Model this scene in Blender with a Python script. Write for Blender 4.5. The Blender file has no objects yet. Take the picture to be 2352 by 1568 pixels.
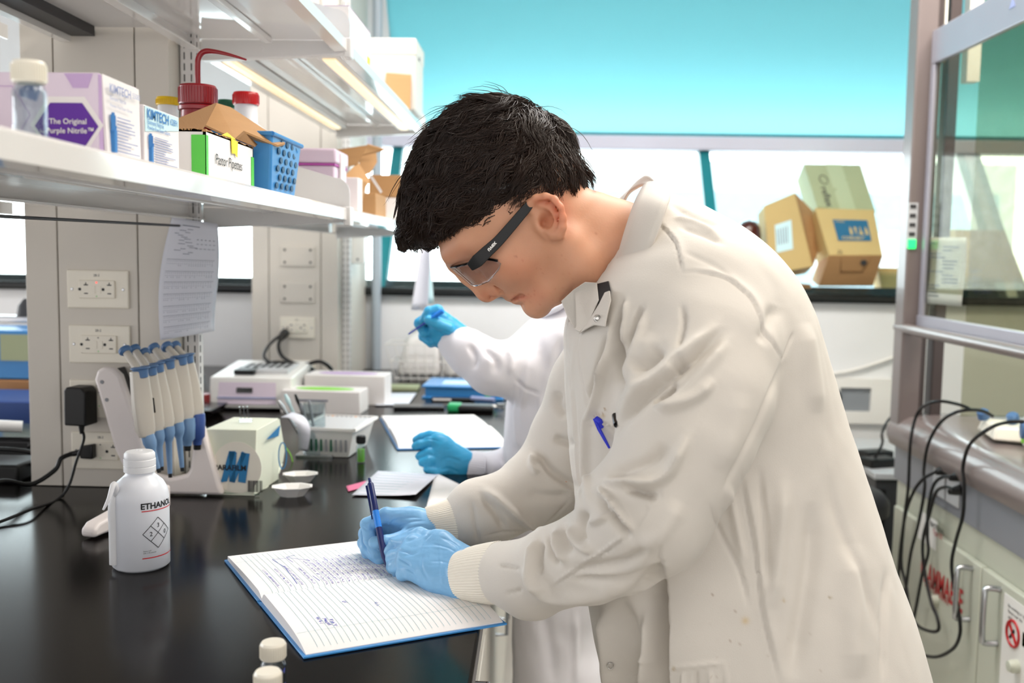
import bpy, bmesh, math, random
import numpy as np
from mathutils import Vector, Matrix, Quaternion
S = bpy.context.scene
C = S.collection
PI = math.pi
R = math.radians
# ---------------------------------------------------------------- camera
FPX = 2287.0
CAMZ = 1.365
yaw, pit, rol = R(1.52), R(5.05), R(0.90)
Fw = Vector((-math.sin(yaw)*math.cos(pit), math.cos(yaw)*math.cos(pit), -math.sin(pit)))
R0 = Vector((math.cos(yaw), math.sin(yaw), 0))
U0 = R0.cross(Fw)
Rt = R0*math.cos(rol) + U0*math.sin(rol)
Up = U0*math.cos(rol) - R0*math.sin(rol)
cd = bpy.data.cameras.new('camera')
cam = bpy.data.objects.new('camera', cd); C.objects.link(cam)
cam.matrix_world = Matrix(((Rt.x, Up.x, -Fw.x, 0), (Rt.y, Up.y, -Fw.y, 0), (Rt.z, Up.z, -Fw.z, CAMZ), (0, 0, 0, 1)))
cd.sensor_width = 36; cd.lens = FPX/2352*36
cd.clip_start = 0.05; cd.clip_end = 200
cd.dof.use_dof = True; cd.dof.focus_distance = 1.27; cd.dof.aperture_fstop = 4.5
S.camera = cam
CO = Vector((0, 0, CAMZ))
def ray(px, py): return Fw + Rt*((px-1176)/FPX) - Up*((py-784)/FPX)
def at(px, py, d): v = ray(px, py); return CO + v*(d/v.y)
def atz(px, py, z): v = ray(px, py); return CO + v*((z-CAMZ)/v.z)
def atx(px, py, x): v = ray(px, py); return CO + v*(x/v.x)
def proj(P):                       # numpy (n,3) -> pixel coordinates
    P = np.asarray(P) - np.array(CO)
    w = P@np.array(Fw)
    return np.stack([1176+FPX*(P@np.array(Rt))/w, 784-FPX*(P@np.array(Up))/w], 1)
# ---------------------------------------------------------------- view, world, lights
S.view_settings.view_transform = 'Standard'; S.view_settings.look = 'None'
S.view_settings.exposure = 0.0; S.view_settings.gamma = 1.0
S.view_settings.use_curve_mapping = False
S.cycles.max_bounces = 8; S.cycles.transparent_max_bounces = 16
S.cycles.caustics_reflective = False; S.cycles.caustics_refractive = False
W = bpy.data.worlds.new('world'); S.world = W; W.use_nodes = True
nt = W.node_tree; nt.nodes.clear()
wo = nt.nodes.new('ShaderNodeOutputWorld'); wb = nt.nodes.new('ShaderNodeBackground')
tc = nt.nodes.new('ShaderNodeTexCoord'); sx = nt.nodes.new('ShaderNodeSeparateXYZ')
mr = nt.nodes.new('ShaderNodeMapRange'); mr.inputs[1].default_value = -0.05; mr.inputs[2].default_value = 0.2
mr.inputs[3].default_value = 0.0; mr.inputs[4].default_value = 1.0
mx = nt.nodes.new('ShaderNodeMix'); mx.data_type = 'RGBA'
mx.inputs[6].default_value = (1.72, 1.67, 1.65, 1)        # the lit lab behind the photographer
mx.inputs[7].default_value = (7.4, 7.7, 8.2, 1)         # bright overcast sky over snow
nt.links.new(tc.outputs['Generated'], sx.inputs[0]); nt.links.new(sx.outputs['Y'], mr.inputs[0])
mz = nt.nodes.new('ShaderNodeMapRange'); mz.inputs[1].default_value = -.30; mz.inputs[2].default_value = .02; mz.inputs[3].default_value = .10
nt.links.new(sx.outputs['Z'], mz.inputs[0]); sk = nt.nodes.new('ShaderNodeVectorMath'); sk.operation = 'SCALE'; sk.inputs[0].default_value = (8.6, 8.8, 9.2)   # bright overcast sky, dimmer ground
nt.links.new(mz.outputs[0], sk.inputs['Scale']); nt.links.new(sk.outputs[0], mx.inputs[7])
nt.links.new(mr.outputs[0], mx.inputs[0]); nt.links.new(mx.outputs[2], wb.inputs[0])
wb.inputs[1].default_value = 1.0; nt.links.new(wb.outputs[0], wo.inputs[0])
def area(name, loc, rot, sx_, sy_, power, col):
    l = bpy.data.lights.new(name, 'AREA'); l.shape = 'RECTANGLE'; l.size = sx_; l.size_y = sy_
    l.energy = power; l.color = col
    o = bpy.data.objects.new(name, l); C.objects.link(o); o.location = loc; o.rotation_euler = rot
    return o
area('ceiling_light_aisle', (1.1, 1.5, 2.86), (0, 0, 0), 1.0, 2.6, 62, (1.0, 0.91, 0.80))
area('wall_fill_light', (.3, 2.3, 2.86), (0, 0, 0), 2.6, .5, 60, (1.0, 0.98, 0.97))  # added fill lamp, brightens the wall below the window
sl = bpy.data.lights.new('facade_fill_sun', 'SUN'); sl.energy = 7; sl.angle = R(2); sl.color = (1, .97, .92)  # sun lamp added to brighten the building and ground outside
so = bpy.data.objects.new('facade_fill_sun', sl); C.objects.link(so); so.rotation_euler = Vector((-.25, .9, -1.25)).to_track_quat('-Z', 'Y').to_euler()
area('ceiling_light_near', (-0.5, -0.9, 2.86), (0, 0, 0), 1.2, 1.2, 14, (1.0, 0.94, 0.86))
# ---------------------------------------------------------------- materials
def hexc(h, a=1.0):
    h = h.lstrip('#'); v = [int(h[i:i+2], 16)/255 for i in (0, 2, 4)]
    return tuple(x/12.92 if x <= 0.04045 else ((x+0.055)/1.055)**2.4 for x in v) + (a,)
MATS = {}
def mat(name, col, rough=0.5, metal=0.0, bump=0.0, bscale=60, var=0.0, vscale=8, trans=0.0, ior=1.45,
        sss=0.0, sssc=None, coat=0.0, sheen=0.0, alpha=1.0, emit=None, estr=0.0, spec=0.5, stretch=None):
    m = bpy.data.materials.new(name); m.use_nodes = True; n = m.node_tree.nodes; L = m.node_tree.links
    p = n['Principled BSDF']; col = hexc(col) if isinstance(col, str) else col
    p.inputs['Base Color'].default_value = col; p.inputs['Roughness'].default_value = rough
    p.inputs['Metallic'].default_value = metal; p.inputs['IOR'].default_value = ior
    p.inputs['Specular IOR Level'].default_value = spec
    p.inputs['Transmission Weight'].default_value = trans; p.inputs['Alpha'].default_value = alpha
    p.inputs['Coat Weight'].default_value = coat; p.inputs['Sheen Weight'].default_value = sheen
    if sss:
        p.inputs['Subsurface Weight'].default_value = sss; p.inputs['Subsurface Scale'].default_value = 0.01
        p.inputs['Subsurface Radius'].default_value = sssc or (1, .35, .2)
    if emit: p.inputs['Emission Color'].default_value = hexc(emit); p.inputs['Emission Strength'].default_value = estr
    t = n.new('ShaderNodeTexCoord'); src = t.outputs['Object']
    if stretch:
        mp = n.new('ShaderNodeMapping'); mp.inputs['Scale'].default_value = stretch; L.new(src, mp.inputs[0]); src = mp.outputs[0]
    nz = n.new('ShaderNodeTexNoise'); nz.inputs['Scale'].default_value = vscale; nz.inputs['Detail'].default_value = 4
    L.new(src, nz.inputs['Vector'])
    v = max(var, 0.02)
    r = n.new('ShaderNodeMapRange'); r.inputs[3].default_value = 1-v; r.inputs[4].default_value = 1+v
    r.inputs[1].default_value = .25; r.inputs[2].default_value = .75
    L.new(nz.outputs['Fac'], r.inputs[0])
    ml = n.new('ShaderNodeVectorMath'); ml.operation = 'SCALE'; ml.inputs[0].default_value = col[:3]
    L.new(r.outputs[0], ml.inputs['Scale']); L.new(ml.outputs[0], p.inputs['Base Color'])
    if bump:
        n2 = n.new('ShaderNodeTexNoise'); n2.inputs['Scale'].default_value = bscale; n2.inputs['Detail'].default_value = 3
        L.new(src, n2.inputs['Vector'])
        b = n.new('ShaderNodeBump'); b.inputs['Strength'].default_value = bump; b.inputs['Distance'].default_value = 0.002
        L.new(n2.outputs['Fac'], b.inputs['Height']); L.new(b.outputs[0], p.inputs['Normal'])
    MATS[name] = m
    return m
def glassy(name, col, rough=0.02, a=0.15, fs=1.0):     # thin pane: transparent with a Fresnel gloss
    m = bpy.data.materials.new(name); m.use_nodes = True; n = m.node_tree.nodes; L = m.node_tree.links
    n.remove(n['Principled BSDF']); out = n['Material Output']
    tr = n.new('ShaderNodeBsdfTransparent'); tr.inputs[0].default_value = hexc(col)
    g = n.new('ShaderNodeBsdfGlossy'); g.inputs['Roughness'].default_value = rough
    nz = n.new('ShaderNodeTexNoise'); nz.inputs['Scale'].default_value = 30
    fr0 = n.new('ShaderNodeLayerWeight'); fr0.inputs[0].default_value = .5
    fr = n.new('ShaderNodeMath'); fr.operation = 'POWER'; fr.inputs[1].default_value = 5.0; L.new(fr0.outputs['Facing'], fr.inputs[0])
    mt = n.new('ShaderNodeMath'); mt.operation = 'MULTIPLY_ADD'; mt.inputs[1].default_value = fs
    mm = n.new('ShaderNodeMath'); mm.operation = 'MULTIPLY'; mm.inputs[1].default_value = a
    L.new(nz.outputs['Fac'], mm.inputs[0]); L.new(fr.outputs[0], mt.inputs[0]); L.new(mm.outputs[0], mt.inputs[2])
    mi = n.new('ShaderNodeMixShader'); L.new(mt.outputs[0], mi.inputs[0]); L.new(tr.outputs[0], mi.inputs[1]); L.new(g.outputs[0], mi.inputs[2])
    L.new(mi.outputs[0], out.inputs[0]); MATS[name] = m
    return m
mat('wall', '#EAEBED', .6, bump=.03); mat('ceil', '#A9AAAC', .8); mat('floor', '#B9B4AC', .35, var=.06, vscale=3)
mat('panel', '#D6D0C6', .45, bump=.03, bscale=200); mat('seam', '#8E877E', .6)
mat('enamel', '#E9E7E4', .12, coat=.5); mat('enamel2', '#DAD8D6', .3); mat('steel', '#B9BBBE', .25, 1.0)
mat('bench', '#0B0807', .17, bump=.02, bscale=500, var=.12, vscale=40, spec=.14); mat('benchedge', '#221E1B', .3)
mat('cab', '#D9D6CE', .4); mat('white', '#EDEBE7', .4); mat('whiteglossy', '#EFEDEA', .15); mat('black', '#0B0B0C', .45)
mat('blackgloss', '#08080A', .15); mat('dgrey', '#3A3A3C', .5); mat('grey', '#8F9196', .4); mat('lgrey', '#C3C4C6', .45)
mat('frost', '#6FD0D8', .2, var=.05, vscale=.8)
n_ = MATS['frost'].node_tree; p_ = n_.nodes['Principled BSDF']; tl = n_.nodes.new('ShaderNodeBsdfTranslucent'); tl.inputs[0].default_value = (.60, .94, .97, 1)
ms = n_.nodes.new('ShaderNodeMixShader'); ms.inputs[0].default_value = .88; n_.links.new(p_.outputs[0], ms.inputs[1]); n_.links.new(tl.outputs[0], ms.inputs[2]); n_.links.new(ms.outputs[0], n_.nodes['Material Output'].inputs[0])
mat('teal', '#74DCE4', .22, var=.05, vscale=.8); mat('tealdark', '#1E7C84', .4); mat('framedark', '#1E2A2E', .3)
mat('sillblack', '#121516', .25); mat('lav', '#CFCBDA', .4); mat('hood', '#776C69', .3, coat=.2, bump=.02); mat('hooddark', '#4A403E', .4)
mat('hoodgrey', '#84868C', .35); mat('sash', '#9E9CA6', .3, .3); mat('cabgreen', '#C2C4B4', .4)
glassy('pane', '#F4FBFA'); glassy('hoodglass', '#E2E2D6', a=.03, fs=.35); glassy('clear', '#EEF3F4', a=.10); glassy('lens', '#F4F6FA', a=.10)
mat('card', '#B58B5E', .8, bump=.15, bscale=90, var=.05, stretch=(1, 1, 12)); mat('carddark', '#8E6A45', .85, bump=.2, bscale=120)
mat('cardsage', '#A9B08C', .7, var=.04); mat('cardtan', '#C6AC74', .75, var=.04); mat('tape', '#B8C2A0', .3)
mat('paper', '#F1EEEC', .7, bump=.02); mat('paperblue', '#E3E5EF', .7); mat('ink', '#5A63BE', .6); mat('inkblack', '#1B1B1E', .6)
mat('ltext', '#6C7388', .7); mat('purple', '#5B2396', .5); mat('lilac', '#DFD0DF', .6); mat('lilac2', '#C2A5CF', .6); mat('boxwhite', '#EBE6E4', .6)
mat('kblue', '#3C7FC0', .6); mat('ktext', '#8D97BC', .6); mat('cyanpale', '#CBE9EE', .6)
mat('green', '#5CC94E', .5); mat('yellow', '#F0DC3C', .6); mat('red', '#B3161C', .35); mat('redcap', '#C9141A', .3, coat=.3)
mat('darkred', '#8A0F1C', .3, coat=.3); mat('yellowcap', '#E6BE16', .35); mat('greencap', '#0F5B40', .4)
mat('hdpe', '#F0F1F3', .4, trans=.12, sss=.4, sssc=(1, 1, 1)); mat('ldpe', '#EEF1FA', .32, trans=.12, sss=.5, sssc=(1, 1, 1))
mat('liquid', '#C9D2EA', .05, trans=.85, ior=1.36)
mat('bluebin', '#3E86C4', .4); mat('bluebinin', '#2F74AE', .4); mat('bluedark', '#174468', .5); mat('pinkish', '#E4CFE0', .4, trans=.2); mat('magenta', '#B04AA0', .5)
mat('cream', '#EFE9DA', .35, coat=.2); mat('pipbody', '#C3BDB2', .4); mat('pipblue', '#4C709C', .4); mat('pipblue2', '#6E8FB4', .4); mat('pipdeep', '#3C5696', .4)
mat('standwhite', '#EAE2DF', .35, bump=.02); mat('nbblue', '#3E8FD2', .35, coat=.2); mat('pagelines', '#9FC6CE', .7); mat('pinkline', '#E2AFA8', .7)
mat('boxgreen', '#E1E5D2', .6); mat('pmblue', '#2A7CB2', .6); mat('cornblue', '#1F6488', .6); mat('pmpale', '#EDE8DA', .6)
mat('navy', '#14235E', .3); mat('penblue', '#2C86E6', .25, trans=.05); mat('penroyal', '#2B34C8', .3)
mat('skin', '#D09A7A', .5, sss=.22, sssc=(1, .4, .22), bump=.06, bscale=420, var=.06, vscale=28)
mat('skinred', '#CF8A72', .5, sss=.25, sssc=(1, .35, .2), bump=.06, bscale=400, var=.08, vscale=30); mat('lip', '#B96F62', .45, sss=.2)
mat('mole', '#6B3B28', .6); mat('shirtblack', '#14161B', .8); mat('trouser', '#2C3346', .8, bump=.2)
mat('hair', '#281910', .34); mat('eyewhite', '#E8E4DE', .2); mat('iris', '#3A2618', .2)
mat('coat', '#D0CAC1', .75, bump=.12, bscale=900, sheen=.15); mat('coatplain', '#D0CAC1', .75, bump=.12, bscale=900, sheen=.15); mat('coat2', '#E4E2E8', .75, bump=.1, bscale=700, sheen=.15)
mat('rib', '#E9E3D6', .85); mat('glove', '#7DB2DC', .36, bump=.4, bscale=70, var=.06, vscale=40, spec=.45); mat('glove2', '#38A4D4', .42, bump=.12, bscale=130)
mat('chrome', '#C8C6C2', .18, 1.0); mat('amber', '#4A1E14', .15, coat=.5); mat('orange', '#E9A05A', .7); mat('wood', '#A8794E', .5)
mat('lampwarm', '#FFF3DC', .4, emit='#FFE3AE', estr=.62); mat('ledred', '#FF3A30', .3, emit='#FF2A20', estr=3); mat('ledgreen', '#30E070', .3, emit='#20F070', estr=1.6)
mat('rosin', '#ED7AA0', .6); mat('lime', '#8AD63C', .5); mat('greenbag', '#1E9A5C', .5); mat('duct', '#A9B4BE', .35); mat('stoolseat', '#1B1C1E', .5)
mat('recess', '#8B9096', .5); mat('bldg', '#D7DEE2', .8); mat('bldgwin', '#9CB9C6', .4); mat('branch', '#8F8A8C', .9); mat('snow', '#E9EEF2', .9)
# ---------------------------------------------------------------- mesh helpers
class MB:
    def __init__(s): s.v = []; s.f = []; s.m = []; s.mi = 0
    def add(s, vs, fs):
        b = len(s.v); s.v += [tuple(v) for v in vs]
        for f in fs: s.f.append(tuple(b+i for i in f)); s.m.append(s.mi)
        return s
    def box(s, a, b):
        (x0, y0, z0), (x1, y1, z1) = a, b
        vs = [(x0,y0,z0),(x1,y0,z0),(x1,y1,z0),(x0,y1,z0),(x0,y0,z1),(x1,y0,z1),(x1,y1,z1),(x0,y1,z1)]
        return s.add(vs, [(3,2,1,0),(4,5,6,7),(0,1,5,4),(1,2,6,5),(2,3,7,6),(3,0,4,7)])
    def cbox(s, c, d): return s.box([c[i]-d[i]/2 for i in range(3)], [c[i]+d[i]/2 for i in range(3)])
    def hexa(s, p):      # eight corners: bottom ring 0-3, top ring 4-7
        return s.add(p, [(3,2,1,0),(4,5,6,7),(0,1,5,4),(1,2,6,5),(2,3,7,6),(3,0,4,7)])
    def prism(s, pts, ax, a, b):   # polygon in the two other axes, extruded along ax
        n = len(pts)
        def mk(p, t): return {0:(t,p[0],p[1]),1:(p[0],t,p[1]),2:(p[0],p[1],t)}[ax]
        vs = [mk(p, a) for p in pts]+[mk(p, b) for p in pts]
        return s.add(vs, [tuple(range(n)), tuple(range(2*n-1, n-1, -1))]+[(i, (i+1)%n, n+(i+1)%n, n+i) for i in range(n)])
    def slab(s, pts, nrm, t):      # free polygon with a thickness
        n = len(pts); P = [Vector(p) for p in pts]; N = Vector(nrm).normalized()*t
        return s.add(P+[p+N for p in P], [tuple(range(n)), tuple(range(2*n-1, n-1, -1))]+[(i, (i+1)%n, n+(i+1)%n, n+i) for i in range(n)])
    def lathe(s, prof, c=(0,0,0), n=32, axis=(0,0,1), closed=True):   # prof: (radius, height)
        q = Vector((0,0,1)).rotation_difference(Vector(axis).normalized()); c = Vector(c); vs = []; fs = []
        for r, h in prof:
            for i in range(n):
                a = 2*PI*i/n; vs.append(c+q@Vector((r*math.cos(a), r*math.sin(a), h)))
        for j in range(len(prof)-1):
            for i in range(n): fs.append((j*n+i, j*n+(i+1)%n, (j+1)*n+(i+1)%n, (j+1)*n+i))
        if closed: fs.append(tuple(range(n-1, -1, -1))); fs.append(tuple((len(prof)-1)*n+i for i in range(n)))
        return s.add(vs, fs)
    def cyl(s, a, b, r, r2=None, n=24):
        a = Vector(a); b = Vector(b); r2 = r if r2 is None else r2; d = (b-a)
        return s.lathe([(r, 0), (r2, d.length)], a, n, d)
    def tube(s, pts, r, n=10, closed=True):
        P = [Vector(p) for p in pts]; rs = r if isinstance(r, (list, tuple)) else [r]*len(P); vs = []; fs = []
        ref = None
        for k, p in enumerate(P):
            t = (P[min(k+1, len(P)-1)]-P[max(k-1, 0)]).normalized()
            if ref is None: ref = t.orthogonal().normalized()
            ref = (ref-t*ref.dot(t)).normalized(); b = t.cross(ref)
            for i in range(n):
                a = 2*PI*i/n; vs.append(p+(ref*math.cos(a)+b*math.sin(a))*rs[k])
        for j in range(len(P)-1):
            for i in range(n): fs.append((j*n+i, j*n+(i+1)%n, (j+1)*n+(i+1)%n, (j+1)*n+i))
        if closed: fs.append(tuple(range(n-1, -1, -1))); fs.append(tuple((len(P)-1)*n+i for i in range(n)))
        return s.add(vs, fs)
    def grid(s, fn, nu, nv, flip=False):
        vs = [fn(i/nu, j/nv) for j in range(nv+1) for i in range(nu+1)]; fs = []
        for j in range(nv):
            for i in range(nu):
                a = j*(nu+1)+i; q = (a, a+1, a+nu+2, a+nu+1); fs.append(q[::-1] if flip else q)
        return s.add(vs, fs)
def smoothpts(pts, n=8):       # Catmull-Rom
    P = [Vector(p) for p in pts]; out = []
    for i in range(len(P)-1):
        p0 = P[max(i-1, 0)]; p1 = P[i]; p2 = P[i+1]; p3 = P[min(i+2, len(P)-1)]
        for k in range(n):
            t = k/n; out.append(0.5*((2*p1)+(p2-p0)*t+(2*p0-5*p1+4*p2-p3)*t*t+(3*p1-p0-3*p2+p3)*t**3))
    out.append(P[-1]); return out
def obj(name, mb, m, parent=None, bevel=0, smooth=None, solid=0, sub=0, loc=None):
    me = bpy.data.meshes.new(name); me.from_pydata(mb.v, [], mb.f); me.update()
    ms = m if isinstance(m, (list, tuple)) else [m]
    for k in ms: me.materials.append(MATS[k])
    if len(ms) > 1: me.polygons.foreach_set('material_index', mb.m)
    bm = bmesh.new(); bm.from_mesh(me); bmesh.ops.recalc_face_normals(bm, faces=bm.faces); bm.to_mesh(me); bm.free()
    o = bpy.data.objects.new(name, me); C.objects.link(o)
    if parent: o.parent = parent
    if loc: o.location = loc
    if solid: q = o.modifiers.new('solid', 'SOLIDIFY'); q.thickness = solid; q.offset = 0
    if bevel: q = o.modifiers.new('bevel', 'BEVEL'); q.width = bevel; q.segments = 3; q.limit_method = 'ANGLE'; q.angle_limit = R(35)
    if sub: q = o.modifiers.new('sub', 'SUBSURF'); q.levels = sub; q.render_levels = sub
    if smooth is None or smooth:
        me.polygons.foreach_set('use_smooth', [True]*len(me.polygons))
        try: me.set_sharp_from_angle(angle=R(smooth or 40))
        except Exception: pass
    return o
def tag(o, label=None, cat=None, group=None, kind=None):
    if label: o['label'] = label
    if cat: o['category'] = cat
    if group: o['group'] = group
    if kind: o['kind'] = kind
    return o
def thing(name, label, cat, loc=(0,0,0), rotz=0, group=None):
    o = bpy.data.objects.new(name, None); C.objects.link(o); o.location = loc; o.rotation_euler = (0, 0, rotz)
    o.empty_display_size = .02
    return tag(o, label, cat, group)
def struct(name, mb, m, parent=None, **k):
    o = obj(name, mb, m, parent, **k)
    if not parent: o['kind'] = 'structure'
    return o
def copytree(o, parent=None, loc=None, rotz=None, label=None):
    kids = list(o.children); c = o.copy(); C.objects.link(c)
    if parent: c.parent = parent
    if loc is not None: c.location = loc
    if rotz is not None: c.rotation_euler = (0, 0, rotz)
    if label: c['label'] = label
    for k in kids: copytree(k, c)
    return c
_tc = {}
def text_mb(txt, size, bold=0.0, shear=0.0, mb=None, M=None, align='LEFT', wrap=None):
    """letters as thin flat meshes, in the XY plane, moved by M"""
    cu = bpy.data.curves.new('t', 'FONT'); cu.body = txt; cu.size = size; cu.offset = bold*size; cu.shear = shear
    cu.align_x = align; cu.resolution_u = 3; cu.fill_mode = 'FRONT'
    to = bpy.data.objects.new('t', cu); C.objects.link(to); dg = bpy.context.evaluated_depsgraph_get()
    me = bpy.data.meshes.new_from_object(to.evaluated_get(dg))
    vs = [v.co.copy() for v in me.vertices]; fs = [tuple(p.vertices) for p in me.polygons]
    bpy.data.objects.remove(to); bpy.data.curves.remove(cu); bpy.data.meshes.remove(me)
    mb = mb or MB()
    if wrap: vs = [wrap(v) for v in vs]
    elif M: vs = [M@v for v in vs]
    mb.add(vs, fs); return mb
def frame(o, xd, yd):            # matrix whose X/Y are given directions
    x = Vector(xd).normalized(); y = Vector(yd); y = (y-x*y.dot(x)).normalized(); z = x.cross(y)
    return Matrix(((x.x,y.x,z.x,o[0]),(x.y,y.y,z.y,o[1]),(x.z,y.z,z.z,o[2]),(0,0,0,1)))
BZ = 0.92        # bench top
XB = -0.063      # bench front edge
WY = 3.75        # window wall
# ================================================================ the setting
struct('floor', MB().box((-6, -3, -.1), (6, WY+.2, 0)), 'floor')
struct('ceiling', MB().box((-6, -5, 2.9), (6, WY+.2, 3.0)), 'ceil')
struct('wall_back', MB().box((-6, WY, 0), (6, WY+.18, 1.215)), 'wall')
# slanted window band: glass leans outwards, its head lies further out than its sill
WT = 4.27; SZ = 1.225; HZ = 1.865
def wpt(x, t): return Vector((x, WY+.02+(WT-WY)*t, SZ+(HZ-SZ)*t))     # t: 0 sill .. 1 head
for k, x in enumerate((-5.15, -3.86, -2.57, -1.29-.56, -0.607, 0.68, 1.97-.2, 3.3)):
    w = .022 if x != 1.77 else .05
    a0, a1 = wpt(x-w, 0), wpt(x+w, 0); b0, b1 = wpt(x-w, 1), wpt(x+w, 1)
    off = Vector((0, .06, 0))
    m = MB().hexa([a0, a1, a1+off, a0+off, b0, b1, b1+off, b0+off])
    struct('trim_%d' % (k+1), m, 'tealdark' if x != 1.77 else 'wall')
xs = [-6, -5.15, -3.86, -2.57, -1.85, -.607, .68, 1.77, 3.3, 6]
for k in range(len(xs)-1):
    a, b = xs[k]+.02, xs[k+1]-.02
    g = struct('window_%d' % (k+1), MB().slab([wpt(a, .0), wpt(b, .0), wpt(b, 1), wpt(a, 1)], (0, -1, .8), .006), 'pane')
    fr = MB()
    for t0, t1 in ((0, .05), (.93, 1.0)):
        p = [wpt(a, t0), wpt(b, t0), wpt(b, t0)+Vector((0,.04,0)), wpt(a, t0)+Vector((0,.04,0)), wpt(a, t1), wpt(b, t1), wpt(b, t1)+Vector((0,.04,0)), wpt(a, t1)+Vector((0,.04,0))]
        fr.hexa(p)
    struct('window_frame', fr, 'framedark', g)
# head rail of the window band and black sill
struct('trim_9', MB().box((-6, WT-.06, HZ-.06), (6, WT+.06, HZ-.003)), 'lav', bevel=.006)
struct('trim_10', MB().prism([(WY-.03, 1.20), (WY-.035, 1.215), (WY-.03, 1.232), (WY+.12, 1.232), (WY+.12, 1.20)], 0, -6, 6), 'sillblack', bevel=.004)
# teal soffit leaning back into the room above the window
sx0 = -.607
struct('window_10', MB().hexa([(sx0, WT, HZ), (6, WT, HZ), (6, WT+.01, HZ), (sx0, WT+.01, HZ), (sx0, WT-.80, 2.9), (6, WT-.80, 2.9), (6, WT-.79, 2.9), (sx0, WT-.79, 2.9)]), 'frost')
struct('added_sky_shade', MB().prism([(WT-.3, 3.0), (4.9, 3.0), (4.9, 2.10), (4.8, 2.10), (4.8, 2.92), (WT-.3, 2.92)], 0, -6, 6), 'ceil')  # unseen overhang added outside, blocks sky so the teal panel darkens upwards
struct('wall_upper_left', MB().hexa([(-6, WT, HZ), (sx0, WT, HZ), (sx0, WT+.2, HZ), (-6, WT+.2, HZ), (-6, WT-.86, 2.9), (sx0, WT-.86, 2.9), (sx0, WT+.2, 2.9), (-6, WT+.2, 2.9)]), 'wall')
struct('trim_11', MB().box((sx0-.02, WT-.03, HZ-.004), (6, WT-.005, HZ+.012)), 'tealdark')
struct('wall_right', MB().box((5.9, -3, 0), (6, WY+.6, 2.9)), 'wall')
struct('trim_12', MB().box((.0, WY-.05, .0), (6, WY, .62)), 'panel')
# outside: snow ground and a pale building with window bands
g = obj('snowy_ground', MB().box((-60, 12, -4), (60, 60, -3.9)), 'snow'); tag(g, kind='structure')
b = thing('office_building', 'pale office building with bluish window bands seen through the right window', 'building', (5, 30, -4))
obj('wall', MB().box((-7, 0, 0), (9, 8, 8.2)), 'bldg', b)
for k in range(3): obj('window', MB().box((-6.5, -.05, 1.6+k*2.3), (8.5, .02, 2.7+k*2.3)), 'bldgwin', b)
t = thing('bare_tree', 'bare winter tree with thin branches outside the far right window', 'tree', (8.2, 13, -4))
random.seed(4); m = MB(); m.tube([(0,0,0), (.1,0,2), (.05,0,4), (.3,0,6)], [.12,.1,.07,.04]); obj('trunk', m, 'branch', t)
m = MB()
for k in range(26):
    z = random.uniform(3.0, 6); a = random.uniform(-1, 1); L = random.uniform(1.0, 2.4); s = random.choice((-1, 1))
    p0 = Vector((.1, 0, z)); p1 = p0+Vector((s*L*.5, random.uniform(-.5,.5), L*.25+.1)); p2 = p0+Vector((s*L, random.uniform(-.8,.8), L*.2*a+.3))
    m.tube([p0, p1, p2], [.035,.022,.008], n=6)
    m.tube([p1, p1+Vector((s*.3,0,.6)), p1+Vector((s*.8,0,.8))], [.018,.012,.005], n=5)
obj('branches', m, 'branch', t)
# ================================================================ bench island
bt = obj('worktop', MB().box((-1.53, -.3, BZ-.032), (XB, WY, BZ)), 'bench', bevel=.004)
tag(bt, 'long black epoxy worktop of the lab bench', 'worktop')
cabl = ['white base cabinet under the bench, nearest the camera', 'white base cabinet under the bench beside the standing man',
        'white base cabinet under the bench beside the colleague', 'white base cabinet under the bench, next to the window wall']
c0 = None
def base_cabinet(y0, y1, label):
    t = thing('base_cabinet', label, 'cabinet', (-.36, (y0+y1)/2, 0), 0, 'base cabinets under the black worktop')
    w = (y1-y0)/2-.003
    obj('body', MB().box((-.27, -w, .1), (.255, w, BZ-.034)), 'cab', t)
    for s in (-1, 1):
        d = obj('door', MB().box((.257, min(0, s*w)+.004, .12), (.275, max(0, s*w)-.004, .68)), 'cab', t, bevel=.002)
        obj('handle', MB().tube([(.275, s*.05, .5), (.3, s*.05, .5), (.3, s*.05, .62), (.275, s*.05, .62)], .004), 'steel', d)
    d = obj('drawer', MB().box((.257, -w+.004, .69), (.275, w-.004, .87)), 'cab', t, bevel=.002)
    obj('handle', MB().tube([(.275, -.06, .78), (.3, -.06, .78), (.3, .06, .78), (.275, .06, .78)], .004), 'steel', d)
    obj('plinth', MB().box((-.27, -w, 0), (.21, w, .1)), 'dgrey', t)
ys = [-.25, .75, 1.75, 2.75, 3.72]
for k in range(4): base_cabinet(ys[k], ys[k+1], cabl[k])
obj_ = obj('base_cabinet', MB().box((-1.5, -.25, 0), (-.64, 3.7, BZ-.034)), 'cab'); tag(obj_, 'long white cabinet block on the far side of the bench', 'cabinet')
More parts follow.
